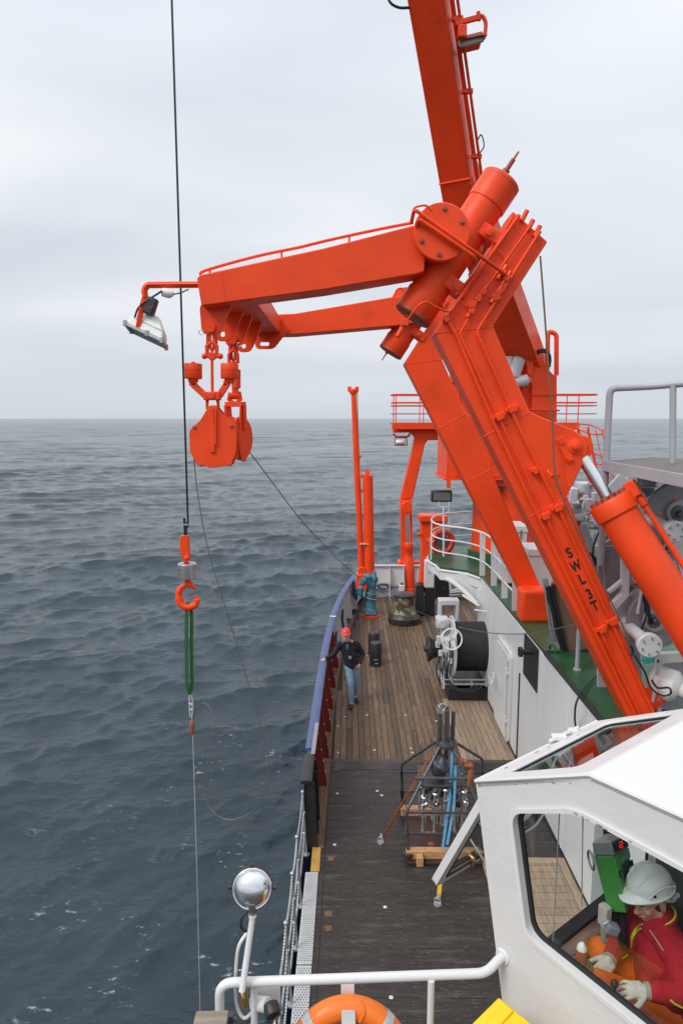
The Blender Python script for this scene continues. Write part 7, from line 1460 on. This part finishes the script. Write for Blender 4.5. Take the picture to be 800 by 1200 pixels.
se = thing('searchlight', 'round chrome searchlight on a thin white pole at the corner of the guard rail', 'searchlight', PZ(287, 1148, zr))
lc = PD(295.5, 1041, 3.55); la = V(.10, -.93, .30).normalized(); RL = .094
MB().lathe(lc, la, [(-.03, .104), (-.02, .107), (.0, .107), (.008, .103), (.008, .094)], 48).build('rim', 'worn_black', se)
MB().ring(lc+la*.009, la, RL+.003, .006, 56, 8).build('rim_band', 'chrome', se)
MB().lathe(lc, la, [(.004, RL)]+[(.004+.062*math.sin(t), RL*math.cos(t)) for t in np.linspace(.08, math.pi/2-.01, 14)], 56).build('chrome_dome', 'chrome', se)
MB().lathe(lc, la, [(-.036, .08), (-.031, .1)], 40).build('front_glass', 'lamp_glass', se)
upl = (V(0, 0, 1)-la*la.z).normalized()
MB().beam(lc+la*.05-upl*.055, lc+la*.012-upl*.11, .034, .02, la).build('dome_bracket', 'dark_grey_paint', se, bevel=.004)
MB().box(lc+upl*.112, (.02, .02, .02)).build('clip', 'worn_black', se)
for x in (-1, 1): MB().cyl(lc+V(x*.108, .01, 0), lc+V(x*.125, .01, 0), .014, n=10).build('clip', 'worn_black', se)
pb = PZ(283.5, 1162, zr); pt_ = lc-upl*.118-la*.02
MB().tube([pb, pt_+V(-.003, 0, -.05), pt_], [.017, .0155, .0155], 12).build('pole', 'white_paint', se)
mb = MB(); mb.cyl(pt_+V(0, 0, -.01), pt_+V(0, 0, .035), .022, n=12); mb.build('swivel', 'rusty_green', se); MB().cyl(pt_+V(0, 0, -.03), pt_+V(0, 0, .005), .02, n=12).build('white_collar', 'lamp_white', se)
mb = MB(); mb.tube(spline([pt_+V(.0, .02, .0), pt_+V(-.05, 0, -.03), pt_+V(-.06, 0, -.09), pt_+V(-.03, 0, -.12)], 6), .007, 7); mb.build('lamp_cable', 'rubber', se)
mb = MB(); mb.tube(spline([pt_+V(-.03, 0, -.12), PD(279, 1112, 3.55), PD(276, 1150, 3.6), PD(278, 1180, 3.62), PD(286, 1193, 3.62), PD(295, 1186, 3.6), PD(297, 1176, 3.6)], 7), .009, 8); mb.build('white_cable', 'white_paint', se)
mb = MB(); mb.box(PD(287, 1166, 3.6), (.03, .03, .13)); mb.tube(spline([PD(283, 1160, 3.57), PD(285, 1170, 3.55), PD(283, 1180, 3.57)], 5), .012, 7); mb.build('pole_clamp', 'brass', se, bevel=.004)
cc_ = thing('rail_camera', 'white cylindrical camera with black lens on a bracket below the searchlight', 'camera', PD(312, 1176, 3.6))
a = PD(298, 1176, 3.62); b = PD(320.5, 1178, 3.56); u = (b-a).normalized()
MB().lathe(a, u, [(0, .03), (.02, .036), (.09, .038), (.095, .03)], 22).build('body', 'white_paint', cc_); MB().lathe(b-u*.02, V(.35, -.8, -.25), [(0, .04), (.05, .042), (.06, .036)], 24).build('lens_hood', 'black_paint', cc_); MB().lathe(b-u*.02+V(.35, -.8, -.25).normalized()*.061, V(.35, -.8, -.25), [(0, .03), (.004, .02)], 18).build('lens', 'eye_dark', cc_)
MB().box(PD(312, 1165, 3.68), (.15, .012, .10)).build('mounting_plate', 'white_paint', cc_, bevel=.004); MB().cyl(PD(294, 1177, 3.6), PD(304, 1174, 3.6), .03, n=14).build('gland', 'white_paint', cc_)
wp = thing('timber_board', 'weathered grey timber board end beside the rail corner, lower left', 'board', PD(249, 1192, 3.3))
a = PD(230, 1184.5, 3.35); b = PD(268, 1183.5, 3.35); MB().hexa([a+V(-.01, -.4, -.10), b+V(0, -.4, -.10), b+V(0, 0, -.035), a+V(0, 0, -.035), a+V(-.01, -.4, -.065), b+V(0, -.4, -.065), b, a]).build('board', 'grey_timber', wp, bevel=.004)
mb = MB(); p = PD(270, 1194, 3.38); mb.cyl(p+V(-.04, 0, 0), p+V(.03, 0, 0), .014, n=8); mb.box(p, (.03, .03, .05)); mb.build('bolt', 'dark_steel', wp)
yb = thing('yellow_bin', 'yellow plastic bin with sloping lid at the foot of the cabin wall', 'bin', PD(600, 1230, 3.6))
t0 = PD(584, 1167, 3.42); u1 = CS.copy(); u2 = -CVv
q_ = [t0, t0+u1*.40, t0+u1*.40+u2*.34, t0+u2*.34]; dn = V(0, 0, -.05)
MB().hexa([p+V(0, 0, -.7) for p in [q_[0]+u1*.02+u2*.02, q_[1]-u1*.02+u2*.02, q_[2]-u1*.02-u2*.02, q_[3]+u1*.02-u2*.02]]+[q_[0]+u1*.01+u2*.01+dn, q_[1]-u1*.01+u2*.01+dn, q_[2]-u1*.01-u2*.01+dn-V(0, 0, .05), q_[3]+u1*.01-u2*.01+dn-V(0, 0, .05)]).build('bin_body', 'yellow_plastic', yb, bevel=.015)
MB().hexa([p+dn*.9 for p in q_[:2]]+[p+dn*.9-V(0, 0, .05) for p in q_[2:]]+[q_[0], q_[1], q_[2]-V(0, 0, .05), q_[3]-V(0, 0, .05)]).build('lid', 'yellow_plastic', yb, bevel=.012)
mb = MB()
for t in (.2, .8): mb.beam(q_[0]+u1*.40*t+u2*.02+V(0, 0, .004), q_[3]+u1*.40*t-u2*.02+V(0, 0, -.046), .05, .012)
mb.build('lid_rib', 'yellow_plastic', yb, bevel=.004)
# (the platform the photographer looks from lies below and behind the frame)
pf = bpy.data.objects.new('platform_deck', None); COL.objects.link(pf); pf['kind'] = 'structure'; pf['_org'] = (0, 0, 0)
MB().span((-.7, -3, 2.45), (3.19, 2.95, 2.55)).build('deck_plating', 'red_brown_mat', pf)
